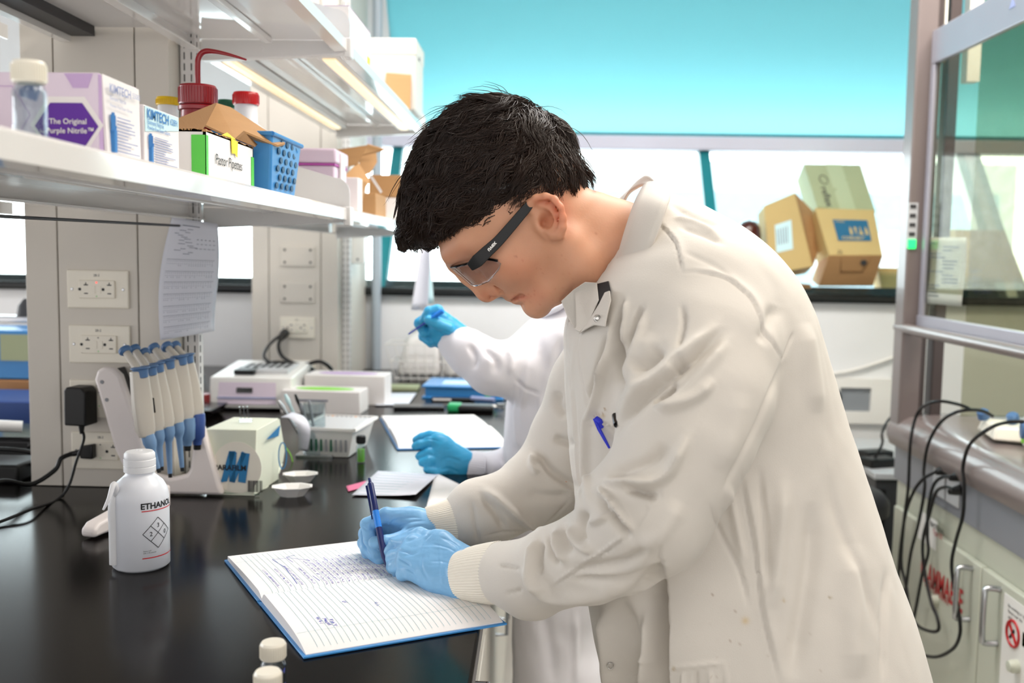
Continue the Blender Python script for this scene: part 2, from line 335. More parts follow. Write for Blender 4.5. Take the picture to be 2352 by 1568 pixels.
# ---------------------------------------------------------------- spine columns with panels
CX0, CX1 = -.937, -.657
def column(y0, y1, label, xa, xb, seams):
    t = thing('service_column', label, 'column', ((xa+xb)/2, y0, BZ), 0, 'service columns carrying the shelves')
    w = (xb-xa)/2; H = 2.9-BZ
    m = MB(); e = [-w]+seams+[w]
    for i in range(len(e)-1): m.box((e[i]+.0012, .0, .001), (e[i+1]-.0012, .02, H))
    obj('front_panel', m, 'panel', t, bevel=.0015)
    obj('core', MB().box((-w+.001, .012, .001), (w-.001, y1-y0, H)), 'panel', t)
    return t
col1 = column(1.80, 1.93, 'near beige service column with stacked sockets behind the pipette stand', CX0-.004, CX1-.012, [-.075, .073])
col2 = column(3.22, WY-.002, 'far beige service column between the windows', CX0, CX1+.005, [-.085, .085])
def upright(x, y, label, xs=.0):
    t = thing('shelf_upright', label, 'shelf upright', (x, y, BZ), 0, 'slotted shelf uprights')
    m = MB(); m.box((-.014, -.0125, .001), (.014, .0125, 1.95)); obj('post', m, 'enamel2', t, bevel=.001)
    m = MB()
    for k in range(96): m.box((-.0075, -.0131, .03+k*.02), (-.0055, -.012, .043+k*.02)); 
    for k in range(96): m.box((.0055, -.0131, .03+k*.02), (.0075, -.012, .043+k*.02))
    for k in range(96): m.box((.0135, -.006, .03+k*.02), (.0146, -.003, .043+k*.02)); 
    obj('slot_row', m, 'black', t)
upright(-.652, 1.86, 'white slotted upright on the side of the near column')
upright(-.638, 3.28, 'white slotted upright on the side of the far column')
# ---------------------------------------------------------------- shelves
XS = -.366
def shelf(y0, y1, z, label, lamps=()):
    t = thing('wall_shelf', label, 'shelf', (XS, y0, z), 0, 'white enamelled steel shelves over the bench')
    L = y1-y0; D = -.29
    pr = [(0, -.003), (-.003, 0), (D, 0), (D, -.028), (D+.02, -.028), (D+.02, -.025), (D+.003, -.025), (D+.003, -.0025),
          (-.0035, -.0025), (-.0028, -.020), (-.022, -.022), (-.022, -.025), (0, -.0225)]
    m = MB(); n = len(pr)
    # cross-section runs in x,z and is extruded along y
    m.prism([(p[0], p[1]) for p in pr], 1, 0, L)
    obj('tray', m, 'enamel', t, smooth=30)
    obj('stiffener', MB().box((-.15, .02, -.014), (-.135, L-.02, -.0027)), 'enamel', t, bevel=.002)
    return t
def bracket(y, z, label, guard=.05):
    t = thing('shelf_bracket', label, 'shelf bracket', (XS, y, z), 0, 'shelf brackets with end guards')
    obj('arm', MB().prism([(.004, -.002), (-.275, -.002), (-.275, -.042), (-.02, -.028), (.004, -.024)], 1, -.012, .012), 'enamel2', t, bevel=.002)
    pts = [(.003, .0), (.003, guard*.55)]
    for k in range(7): a = R(90*k/6); pts.append((.003-.03+.03*math.cos(a), guard*.55+.03*math.sin(a)))
    pts += [(-.10, guard+.028), (-.275, guard+.052), (-.275, 0)]
    obj('end_guard', MB().prism(pts, 1, -.0015, .0015), 'enamel2', t)
    for x in (-.03, -.16): obj('screw', MB().lathe([(.004, 0), (.003, .002)], (x, -.012, -.02), 12, (0, -1, 0)), 'enamel2', t)
    m = MB(); m.box((-.006, -.016, -.034), (.007, .016, .002)); obj('clip', m, 'enamel2', t, bevel=.002)
ZL, ZU = 1.446, 1.758
shelf(.40, 1.885, ZL, 'lower near shelf holding the glove boxes and bottles')
shelf(1.915, 3.12, ZL, 'lower far shelf holding the torn cardboard boxes')
shelf(.40, 1.885, ZU, 'upper near shelf above the red wash bottle')
shelf(1.915, 3.12, ZU, 'upper far shelf with the strip lamps beneath')
bracket(1.90, ZL, 'bracket with rounded guard where the two lower shelves meet'); bracket(1.90, ZU, 'bracket with rounded guard where the two upper shelves meet')
bracket(3.135, ZL, 'bracket at the window end of the lower shelf', .03); bracket(3.135, ZU, 'bracket at the window end of the upper shelf', .03)
for x, lab in ((-.05, 'strip lamp along the front lip of the upper far shelf'), (-.255, 'strip lamp along the back of the upper far shelf')):
    t = thing('strip_lamp', lab, 'lamp', (XS+x, 1.95, ZU-.004), 0, 'under-shelf strip lamps')
    obj('housing', MB().prism([(-.026, 0), (.026, 0), (.024, -.018), (-.024, -.018)], 1, 0, 1.12), 'enamel2', t, bevel=.002)
    obj('diffuser', MB().prism([(-.014, -.0185), (.014, -.0185), (.010, -.024), (-.010, -.024)], 1, .01, 1.09), 'lampwarm', t, bevel=.002)
# rail and back strip between the two rows of shelves
for z, lab in ((ZU, 'grey centre rail behind the upper near shelf'), (ZL, 'grey centre rail behind the lower near shelf')):
    t = thing('centre_rail', lab, 'rail', (-.79, 1.1, z), 0)
    obj('strip', MB().box((-.005, -.7, -.004), (.125, .69, .0)), 'enamel2', t)
    if z == ZU: obj('channel', MB().box((-.05, -.7, -.02), (-.008, .69, .0)), 'dgrey', t); obj('lip', MB().box((-.07, -.7, -.03), (-.052, .69, .002)), 'enamel', t)
# shelves of the other bench side
for z, lab in ((ZL, 'lower shelf on the far side of the bench spine'), (ZU, 'upper shelf on the far side of the bench spine')):
    t = thing('wall_shelf', lab, 'shelf', (-.96, .4, z), 0); obj('tray', MB().prism([(0, 0), (-.27, 0), (-.27, -.025), (-.267, -.025), (-.267, -.003), (-.003, -.003), (-.003, -.025), (0, -.025)], 1, 0, 1.4), 'enamel', t, smooth=30)
obj_ = obj('shelf_cable', MB().tube([(-.64, .4, ZL-.040), (-.65, 1.2, ZL-.046), (-.655, 1.84, ZL-.04)], .0022), 'dgrey')
tag(obj_, 'thin dark cable running under the lower near shelf', 'cable')
# ================================================================ fume hood and flammables cabinet on the right
XH = 1.05
t = thing('fume_hood', 'grey-brown fume hood with a raised glass sash on the right', 'fume hood', (XH, 2.8, .0))
def L(p): return (p[0]-XH, p[1]-2.8, p[2])
obj('post', MB().box((-.045, -.03, .885), (.012, .04, 2.9)), 'hood', t, bevel=.006)
m = MB(); m.box((.012, -.015, .9), (.028, .03, 2.9)); m.box((.046, -.02, .9), (.075, .03, 2.9)); obj('track', m, 'hooddark', t, bevel=.002)
obj('track_strip', MB().box((.03, -.02, 1.9), (.036, .02, 2.9)), 'cream', t)
obj('side_jamb', MB().box((.10, -.01, 1.85), (.135, .03, 2.9)), 'cab', t)
s = obj('sash', MB().box((-.012, -2.0, 1.885), (.004, -.045, 1.975)), 'sash', t, bevel=.003)
m = MB(); m.box((-.012, -.07, 1.2), (.004, -.045, 1.885)); m.box((-.016, -2.0, 1.165), (.006, -.045, 1.215)); obj('sash_frame', m, 'sash', s, bevel=.003)
obj('sash_glass', MB().box((-.003, -2.0, 1.215), (.001, -.07, 1.885)), 'hoodglass', s)
m = MB(); m.tube(smoothpts([(-.02, -2.0, 1.175), (-.035, -1, 1.175), (-.035, -.03, 1.175), (-.02, .0, 1.175)], 4), .014); obj('sash_handle', m, 'hood', s)
pts = [(.22, .925), (.06, .935), (.0, .93)] + [(.0-.055*math.sin(R(a)), .875+.055*math.cos(R(a))) for a in (15, 35, 55, 75, 95)] + [(-.045, .845), (-.03, .84), (.22, .84)]
obj('airfoil', MB().prism(pts, 1, -2.0, .03), 'hood', t, smooth=50)
obj('service_panel', MB().box((-.028, -2.0, .745), (.03, .03, .845)), 'hoodgrey', t)
obj('work_surface', MB().box((.2, -2.0, .86), (.95, .03, .93)), 'hoodgrey', t)
obj('logo', MB().slab([(-.0125, -.52, 1.925), (-.0125, -.505, 1.95), (-.0125, -.49, 1.925)], (-1, 0, 0), .0006), 'ktext', s)
m = MB(); m.box((-.0462, -.0305, 1.40), (-.020, -.0295, 1.52)); obj('airflow_monitor', m, 'lgrey', t)
m = MB(); [m.box((-.042, -.032, 1.43+k*.025), (-.026, -.0305, 1.44+k*.025)) for k in range(4)]; obj('monitor_key', m, 'dgrey', t)
obj('indicator_lamp', MB().box((-.044, -.034, 1.395), (-.022, -.0296, 1.42)), 'ledgreen', t, bevel=.001)
obj('side_glass', MB().box((.14, .0, .93), (.95, .006, 2.9)), 'hoodglass', t)
# cabinet below
t = thing('flammables_cabinet', 'pale green flammables cabinet under the fume hood', 'cabinet', (XH-.02, 2.8, 0))
obj('body', MB().box((0, -1.6, 0), (.7, .02, .742)), 'cabgreen', t)
sy_ = atx(2256, 1290, XH-.038).y-2.8
fy = [(sy_+.003, -.012, 1), (sy_-.55, sy_-.003, 1), (-1.58, sy_-.556, -1)]
drs = []
for a, b, s in fy:
    d = obj('door', MB().box((-.018, a, .06), (-.001, b, .675)), 'cabgreen', t, bevel=.003); drs.append(d)
def hnd(d, y, z0, z1): obj('handle', MB().tube(smoothpts([(-.018, y, z1), (-.045, y+.004, z1), (-.052, y, z1-.02), (-.052, y, z0+.02), (-.045, y+.004, z0), (-.018, y, z0)], 5), .0065), 'steel', d)
def hz_(px, py): v_ = atx(px, py, XH-.072); return v_.y-2.8, v_.z
ya, za = hz_(2196, 1302); yb_, zb_ = hz_(2196, 1424); hnd(drs[0], (ya+yb_)/2, zb_, za)
ya, za = hz_(2258, 1350); yb_, zb_ = hz_(2258, 1480); hnd(drs[1], (ya+yb_)/2, zb_, za)
hp = lambda px, py: L(atx(px, py, XH-.0385))
# ---- writing on the flammables cabinet, sockets and plugs of the hood
drm = drs[0]
def onx(px, py, x, off=0): v = atx(px, py, x); return v
def lab_on_door(txt, px, py, x, size, m, par, bold=0.0, xs=1.0):
    o = atx(px, py, x); o = Vector((o.x-XH+.02, o.y-2.8, o.z))
    M_ = frame(o, (0, -1, 0), (0, 0, 1))@Matrix.Diagonal((xs, 1, 1, 1))
    mb = text_mb(txt, size, bold, M=M_)
    return obj('lettering', mb, m, par, smooth=0)
xd = XH-.0385
lab_on_door('FLAMMABLE', 2113, 1326, xd-.001, .078, 'red', drs[0], .02, .62)
p = atx(2122, 1345, xd)
lab_on_door('KEEP FIRE AWAY', 2124, 1345, xd-.001, .028, 'red', drs[0], .015, .72)
def plate(px, py, w, h, m, par, x=xd):
    o = atx(px, py, x); y = o.y-2.8; z = o.z; xx = x-XH+.02
    return obj('label_sticker', MB().box((xx-.0008, y-w, z-h), (xx+.0003, y, z)), m, par)
plate(2112, 1170, .12, .075, 'white', drs[0])
lab_on_door('NATIONAL', 2136, 1206, xd-.0016, .018, 'inkblack', drs[0], .01)
lab_on_door('Type 30', 2142, 1224, xd-.0016, .018, 'red', drs[0], .01)
plate(2308, 1360, .13, .25, 'white', drs[1])
for k, s in enumerate(('No smoking or open', 'flames near this', 'cabinet')): lab_on_door(s, 2315, 1392+13*k, xd-.0016, .010, 'inkblack', drs[1])
o = atx(2326, 1455, xd-.002); o = Vector((o.x-XH+.02, o.y-2.8, o.z))
m = MB(); q = [o+Vector((0, -.027*math.cos(a), .027*math.sin(a))) for a in [2*PI*k/24 for k in range(25)]]
m.tube(q, .003, n=6); m.tube([o+Vector((0, .018, .018)), o+Vector((0, -.018, -.018))], .003, n=6); obj('prohibition_sign', m, 'red', drs[1])
m = MB(); m.tube([o+Vector((.001, .012, -.012)), o+Vector((.001, -.004, .008))], .0035, n=6); obj('cigarette_symbol', m, 'inkblack', drs[1])
plate(2350, 1450, .03, .03, 'yellowcap', drs[1])
for (px, py), d in (((2152, 1378), drs[0]), ((2338, 1530), drs[1])):
    o = atx(px, py, xd); o = Vector((xd-XH+.02, o.y-2.8, o.z))
    obj('lock_knob', MB().lathe([(.014, 0), (.014, .012), (.011, .02), (.004, .021)], o, 24, (-1, 0, 0)), 'cabgreen', d)
# hood sockets
hood = [o for o in C.objects if o.name == 'fume_hood'][0]
xs_ = XH-.028
for (px, py, w, h) in ((2160, 1090, .075, .11), (2192, 1108, .075, .11)):
    o = atx(px, py, xs_); obj('socket_plate', MB().box((-.032, o.y-2.8-w/2, o.z-h/2), (-.0275, o.y-2.8+w/2, o.z+h/2)), 'lgrey', hood, bevel=.003)
o = atx(2255, 1088, xs_); obj('number_plate', MB().box((-.030, o.y-2.8-.028, o.z-.012), (-.0275, o.y-2.8+.028, o.z+.012)), 'white', hood)
mb = text_mb('C-23B', .016, .01, M=frame(Vector((-.0303, o.y-2.8+.024, o.z-.005)), (0, -1, 0), (0, 0, 1))); obj('lettering', mb, 'inkblack', hood, smooth=0)
plugs = [((2172, 1078), (2148, 1085)), ((2212, 1092), (2180, 1098)), ((2208, 1124), (2178, 1130))]
plab = ['black plug in the leftmost hood socket', 'black plug in the upper right hood socket', 'black plug in the lower right hood socket']
P = lambda px, py, x=1.0: atx(px, py, x)
cables = [
 [(2230, 940), (2200, 928), (2150, 922), (2110, 945), (2092, 1010), (2086, 1120), (2076, 1200), (2070, 1290), (2080, 1340), (2092, 1410), (2110, 1438), (2140, 1450), (2156, 1444), (2152, 1415), (2138, 1380), (2122, 1300), (2120, 1240), (2135, 1180), (2150, 1130), (2172, 1118), (2190, 1124)],
 [(2280, 955), (2250, 942), (2200, 945), (2160, 970), (2132, 1020), (2122, 1080), (2124, 1120), (2110, 1200), (2092, 1270), (2082, 1340), (2078, 1370), (2095, 1420), (2104, 1395), (2118, 1320), (2132, 1270), (2130, 1230), (2132, 1170), (2144, 1115), (2165, 1095), (2185, 1095)],
 [(2352, 968), (2310, 970), (2270, 985), (2228, 1020), (2212, 1070), (2214, 1110), (2212, 1180), (2196, 1240), (2186, 1290), (2190, 1340), (2204, 1420), (2204, 1460), (2188, 1490), (2150, 1508), (2105, 1500), (2085, 1488)],
 [(2150, 1083), (2120, 1100), (2098, 1130), (2080, 1180), (2068, 1260), (2064, 1330), (2072, 1370), (2078, 1400)],
]
clab = ['black cable looping lowest to the left door of the cabinet', 'black cable hanging in a narrow loop over the red lettering', 'thick black cable draped over the hood edge past the door handle', 'black cable hanging straight down at the corner of the hood']
for c, lb in zip(cables, clab):
    pts = [P(x, y, 0.985 if y > 960 else (0.975 if y > 945 else 1.0)) for x, y in c]
    if c is not cables[3]:
        for k in range(3): pts[k] = P(*c[k], (1.09, 1.05, .99)[k])
    for q in pts:
        pass
    o = obj('power_cable', MB().tube(smoothpts(pts, 6), .0042, n=8), 'black'); tag(o, lb, 'cable', 'black cables hanging over the hood edge')
for (a, b), lb in zip(plugs, plab):
    a = P(*a, xs_-.006); b = P(*b, xs_-.03); t = thing('power_plug', lb, 'plug', a, 0, 'plugs on the hood panel')
    obj('body', MB().tube([(0, 0, 0), (b-a)*.5, (b-a)], [.013, .011, .006], n=12), 'black', t)
# paper taped behind the sash
pt = atx(2133, 545, XH+.004); p2 = atx(2220, 545, XH+.004); p3 = atx(2212, 704, XH+.004); p4 = atx(2128, 696, XH+.004)
def quadpt(a, b, c_, d_, u, v): return (a*(1-u)+b*u)*(1-v)+(d_*(1-u)+c_*u)*v
m = MB(); m.grid(lambda u, v: quadpt(pt, p2, p3, p4, u, v)+Vector((.004*math.sin(5*v)*v, 0, 0)), 6, 10)
o = obj('notice_sheet', m, 'paperblue', solid=.0004); tag(o, 'white printed sheet taped behind the hood sash glass', 'paper')
m = MB(); random.seed(2)
for k in range(16):
    v = .08+.84*k/16; u0 = random.choice((.08, .45)); u1 = u0+random.uniform(.15, .45)
    a = quadpt(pt, p2, p3, p4, u0, v); b = quadpt(pt, p2, p3, p4, u1, v); m.slab([a-Vector((.004, 0, 0)), b-Vector((.004, 0, 0)), b-Vector((.004, 0, .003)), a-Vector((.004, 0, .003))], (-1, 0, 0), .0004)
obj('printed_lines', m, 'ltext', o)
# things lying on the hood ledge: multichannel pipette controller, timer box, green-labelled bottle
t = thing('pipette_filler', 'white and blue electronic pipette controller lying on the hood ledge', 'pipette controller', Vector((XH+.08, 2.46, .942)))
obj('body', MB().hexa([(-.05, -.10, 0), (.06, -.16, 0), (.08, .02, 0), (-.02, .06, 0), (-.04, -.09, .03), (.05, -.14, .035), (.07, .01, .03), (-.01, .05, .03)]), 'cream', t, bevel=.006)
for q, s_ in (((-.02, .02, .035), .014), ((.02, -.05, .038), .014)): obj('knob', MB().lathe([(s_, 0), (s_, .018), (s_*.7, .022)], q, 16, (-.4, -.3, 1)), 'pipblue', t)
t = thing('timer_dial', 'round blue and white timer dial with a green patch on the hood ledge', 'timer', Vector((XH+.09, 2.27, .945)), R(-15))
obj('body', MB().prism([(.03*math.cos(a), .035+.035*math.sin(a)) for a in [2*PI*k/24 for k in range(24)]], 0, -.03, .03), 'whiteglossy', t, bevel=.003)
obj('dial', MB().lathe([(.022, 0), (.02, .006), (.01, .008)], (-.03, 0, .038), 20, (-1, 0, 0)), 'pipblue', t)
obj('display_patch', MB().box((-.033, -.012, .008), (-.0305, .010, .018)), 'lime', t)
t = thing('reagent_bottle', 'grey-capped bottle with a green label leaning over the hood ledge', 'bottle', Vector((XH+.19, 2.30, .935)))
obj('base', MB().lathe([(.05, 0), (.05, .05), (.04, .06)], (0, 0, .0), 28), 'sash', t)
obj('body', MB().lathe([(.03, .06), (.035, .08), (.034, .17), (.02, .18)], (0, 0, 0), 28), 'whiteglossy', t)
obj('green_label', MB().lathe([(.0355, .10), (.0352, .165)], (0, 0, 0), 28, closed=False), 'greenbag', t, solid=.001)
# ---------------------------------------------------------------- boxes on the window sill
def qbox(name, label, cat, pts, depth, d, m, group=None, flap=False):
    """front face given by four points (tl,tr,br,bl) in the picture at distance d, pushed back by depth"""
    c = [at(x, y, dd) for (x, y), dd in zip(pts, d)]
    n = (c[1]-c[0]).cross(c[3]-c[0]).normalized()
    if n.y < 0: n = -n
    base = Vector(((c[2].x+c[3].x)/2, c[3].y, min(c[2].z, c[3].z)))
    t = thing(name, label, cat, base, 0, group)
    mb = MB().hexa([c[3]-base, c[2]-base, c[2]+n*depth-base, c[3]+n*depth-base, c[0]-base, c[1]-base, c[1]+n*depth-base, c[0]+n*depth-base])
    return t, obj('carton', mb, m, t, bevel=.003), [x-base for x in c], n
SY = 3.80
# corning box: printed front, open trapezoid bottom facing down
t, o, c, n = qbox('cardboard_box', 'tan cardboard box with a blue printed square leaning on the window sill', 'box',
    [(1872, 477), (2008, 481), (2028, 586), (1905, 586)], .13, (3.86, 3.86, 3.74, 3.74), 'cardtan', 'cartons on the right window sill')
def onq(c, u, v, off=.0012, n=None): q = quadpt(c[0], c[1], c[2], c[3], u, v); return q-n*off
a = onq(c, .24, .25, .0012, n); b_ = onq(c, .84, .25, .0012, n); cc = onq(c, .84, .70, .0012, n); d_ = onq(c, .24, .70, .0012, n)
obj('printed_square', MB().slab([a, b_, cc, d_], -n, .0006), 'cornblue', o)
m = MB(); X = (b_-a); Y = (a-d_)
def flask(u, kind):
    base = d_+X*u+Y*.30; s = X*.075; h = Y*.36
    if kind == 0: pts = [base, base+s, base+s+h*.7, base+s*.7+h*.8, base+s*.7+h, base+s*.3+h, base+s*.3+h*.8, base+h*.7]
    if kind == 1: pts = [base+s*.4+h*0, base+s*.6, base+s*1.0+h, base+h]
    if kind == 2: pts = [base-s*.4, base+s*1.4, base+s*.7+h*.6, base+s*.7+h, base+s*.3+h, base+s*.3+h*.6]
    m.slab([q-n*.0008 for q in pts], -n, .0006)
for u, k in ((.40, 0), (.54, 1), (.68, 2), (.84, 0)): flask(u, k)
obj('flask_symbols', m, 'cardtan', o)
mb = text_mb('CORNING', .0195, .02, M=frame(d_+X*.12+Y*.07-n*.0012, X, Y)); obj('lettering', mb, 'cardtan', o, smooth=0)
mb = text_mb('PYREX', .012, .01, M=frame(d_+X*.06+Y*.86-n*.0012, X, Y)); obj('lettering', mb, 'cardtan', o, smooth=0)
mb = text_mb('2L', .025, .0, .3, M=frame(onq(c, .14, .97, .001, n), X, Y)); obj('lettering', mb, 'inkblack', o, smooth=0)
und = [at(1905, 587, 3.74)-t.location, at(2028, 587, 3.74)-t.location, at(2005, 657, 3.80)-t.location, at(1880, 657, 3.80)-t.location]
bk = [q+Vector((0, .1, .02)) for q in und]
obj('bottom_flaps', MB().hexa([und[3], und[2], bk[2], bk[3], und[0], und[1], bk[1], bk[0]]), 'card', t)
m = MB(); m.slab([quadpt(*und, .22, .02)-Vector((0, .001, 0)), quadpt(*und, .3, .55)-Vector((0, .001, 0)), quadpt(*und, .72, .55)-Vector((0, .001, 0)), quadpt(*und, .8, .02)-Vector((0, .001, 0)), quadpt(*und, .70, .5)-Vector((0, .002, 0)), quadpt(*und, .32, .5)-Vector((0, .002, 0))], (0, -1, 0), .0008); obj('flap_seam', m, 'carddark', t)
m = MB(); q0 = quadpt(*und, .68, .22)-Vector((0, .0015, 0)); m.lathe([(.012, 0), (.012, .0006)], q0, 20, (0, -1, -.3)); obj('printed_seal', m, 'dgrey', t)
# upper box
t, o, c, n = qbox('cardboard_box', 'sage green cardboard box stacked on top, taped down the middle', 'box',
    [(1846, 376), (1977, 378), (2012, 487), (1878, 476)], .12, (4.02, 4.02, 3.92, 3.92), 'cardsage', 'cartons on the right window sill')
m = MB(); m.slab([onq(c, .38, 0, .001, n), onq(c, .66, 0, .001, n), onq(c, .66, 1, .001, n), onq(c, .38, 1, .001, n)], -n, .0004); obj('packing_tape', m, 'tape', o)
m = MB(); ring = [onq(c, .26+.07*math.cos(a), .36+.10*math.sin(a), .001, n) for a in [2*PI*k/20 for k in range(21)]]; m.tube(ring, .0018, n=5); obj('printed_ring', m, 'dgrey', o)
mb = text_mb('reflex', .04, .01, M=frame(onq(c, .16, .53, .0015, n), c[3]-c[0], c[1]-c[0])); obj('lettering', mb, 'dgrey', o, smooth=0)
# left box
t, o, c, n = qbox('cardboard_box', 'tan cardboard box with a square white label, leftmost on the sill', 'box',
    [(1755, 472), (1826, 442), (1868, 612), (1768, 630)], .10, (3.84, 3.86, 3.78, 3.76), 'cardtan', 'cartons on the right window sill')
e = [at(1826, 442, 3.86)-t.location, at(1872, 490, 3.92)-t.location, at(1885, 560, 3.9)-t.location, at(1868, 612, 3.78)-t.location]
obj('side_flap', MB().slab(e, (0, 1, 0), .004), 'card', t)
m = MB(); m.slab([onq(c, .25, .33, .0012, n), onq(c, .72, .33, .0012, n), onq(c, .62, .72, .0012, n), onq(c, .2, .72, .0012, n)], -n, .0005); obj('white_label', m, 'cyanpale', o)
m = MB(); 
for k in range(5): m.slab([onq(c, .28+.07*k, .40, .002, n), onq(c, .30+.07*k, .40, .002, n), onq(c, .28+.06*k, .62, .002, n), onq(c, .26+.06*k, .62, .002, n)], -n, .0004)
obj('printed_lines', m, 'ltext', o)
bb = obj('flattened_carton', MB().box((-.02, -.06, 0), (.13, .08, .035)), 'carddark', bevel=.002, loc=Vector((.895, 3.85, 1.232)))
tag(bb, 'flat brown carton on the sill under the tilted labelled box', 'box')
bb = obj('small_carton', MB().hexa([(-.03, -.03, 0), (.06, -.03, 0), (.06, .05, 0), (-.03, .05, 0), (-.04, -.01, .10), (.045, -.01, .10), (.045, .07, .10), (-.04, .07, .10)]), 'cardtan', bevel=.002, loc=Vector((1.33, 3.85, 1.233)))
tag(bb, 'small pale carton standing on the sill right of the printed box', 'box')
t = thing('amber_bottle', 'dark brown round-topped bottle on the sill beside the tilted box', 'bottle', Vector((.79, 3.82, 1.232)))
obj('body', MB().lathe([(.03, 0), (.038, .004), (.04, .03), (.038, .12), (.044, .18), (.047, .215), (.042, .245), (.028, .265), (.008, .273)], (0, 0, 0), 32), 'amber', t)
bb = obj('large_carton', MB().hexa([(-.13, 0, 0), (.13, 0, 0), (.13, .12, 0), (-.13, .12, 0), (-.13, .09, .25), (.06, .09, .25), (.06, .21, .25), (-.13, .21, .25)]), 'cardtan', bevel=.003, loc=Vector((1.72, 3.80, 1.233)))
tag(bb, 'large tan carton on the sill seen through the hood glass, with handwriting', 'box')
m = MB()
for k, s in enumerate(('Bulk', 'Lab 1', '12 x', '4 L', 'Syringes')): text_mb(s, .02, 0, .2, mb=m, M=frame(Vector((-.09, .044-.0145*k-.001, .115-.026*k)), (1, 0, 0), (0, .36, 1)))
obj('lettering', m, 'ink', bb, smooth=0)
bb = obj('grey_carton', MB().hexa([(-.04, 0, 0), (.05, 0, 0), (.05, .1, 0), (-.04, .1, 0), (-.06, .12, .22), (.02, .12, .18), (.02, .2, .18), (-.06, .2, .22)]), 'grey', bevel=.003, loc=Vector((1.50, 3.81, 1.233)))
tag(bb, 'grey carton behind the taped sheet on the sill', 'box')
# ---------------------------------------------------------------- wall box, cable, chair, cart
t = thing('wall_socket_box', 'white wall panel with a recessed grey socket niche', 'wall panel', Vector((1.30, WY, .80)))
m = MB(); m.box((-.30, -.02, 0), (.0, 0, .045)); m.box((-.30, -.02, .135), (.0, 0, .17)); m.box((-.075, -.02, .045), (0, 0, .135)); m.box((-.30, -.02, .045), (-.19, 0, .135)); obj('frame', m, 'white', t)
obj('niche', MB().box((-.19, -.006, .045), (-.075, -.001, .135)), 'recess', t)
t.location = at(2040, 972, WY); t.location.y = WY
o = obj('hanging_cable', MB().tube(smoothpts([at(1880, 862, WY-.01), at(1950, 852, WY-.012), at(2010, 835, WY-.012), at(2075, 812, WY-.01)], 6), .006), 'white'); tag(o, 'white cable sagging along the wall towards the hood', 'cable')
t = thing('lab_chair', 'black lab chair with round seat behind the standing man', 'chair', Vector((.79, 2.72, 0)))
obj('seat', MB().lathe([(.02, .66), (.15, .665), (.175, .68), (.175, .71), (.16, .73), (.11, .742), (.02, .742)], (0, 0, 0), 40), 'stoolseat', t)
obj('column', MB().cyl((0, 0, .12), (0, 0, .66), .025), 'steel', t)
obj('foot_ring', MB().tube([(.19*math.cos(a), .19*math.sin(a), .25) for a in [2*PI*k/32 for k in range(33)]], .009), 'chrome', t)
for k in range(5):
    a = 2*PI*k/5; l = obj('leg', MB().tube([(0, 0, .13), (.14*math.cos(a), .14*math.sin(a), .09), (.215*math.cos(a), .215*math.sin(a), .06)], [.022, .02, .015]), 'black', t)
    obj('caster', MB().lathe([(.03, -.012), (.03, .012)], (.205*math.cos(a), .205*math.sin(a), .03), 20, (math.sin(a), -math.cos(a), 0)), 'black', l)
obj('back_stem', MB().tube(smoothpts([(-.05, .12, .67), (-.02, .25, .68), (.0, .27, .78), (.0, .25, .9)], 5), .014), 'black', t)
obj('backrest', MB().prism([(-.10, .80), (-.16, .86), (-.16, 1.0), (-.04, 1.045), (.06, 1.035), (.115, .96), (.10, .88), (.06, .80)], 1, .22, .26), 'stoolseat', t, bevel=.012)
t = thing('instrument_cart', 'dark grey cart with a white top standing at the corner of the hood', 'cart', Vector((1.13, 3.28, 0)))
obj('cabinet', MB().box((-.10, -.28, .05), (.3, .3, .70)), 'dgrey', t, bevel=.003); obj('top', MB().box((-.105, -.285, .70), (.305, .305, .72)), 'lgrey', t, bevel=.003)
obj('side_slot', MB().box((-.103, -.285, .10), (-.07, -.279, .67)), 'black', t)
obj('plinth', MB().box((-.08, -.26, 0), (.28, .28, .05)), 'black', t)
for q, lb in (((1.07, 3.10, .72), 'black adapter block lying on the dark cart, front one'), ((1.10, 3.22, .72), 'black adapter block lying on the dark cart, rear one')):
    t = thing('power_adapter', lb, 'adapter', Vector(q), R(20), 'adapters on the dark cart'); obj('body', MB().box((-.05, -.03, 0), (.05, .03, .028)), 'black', t, bevel=.005)
o = obj('cart_cable', MB().tube(smoothpts([at(2062, 945, 3.2), at(2040, 965, 3.15), at(2026, 995, 3.1), at(2026, 1020, 3.1), (1.05, 3.1, .73)], 6), .004), 'black'); tag(o, 'black cable arching from the hood post down to the cart', 'cable')
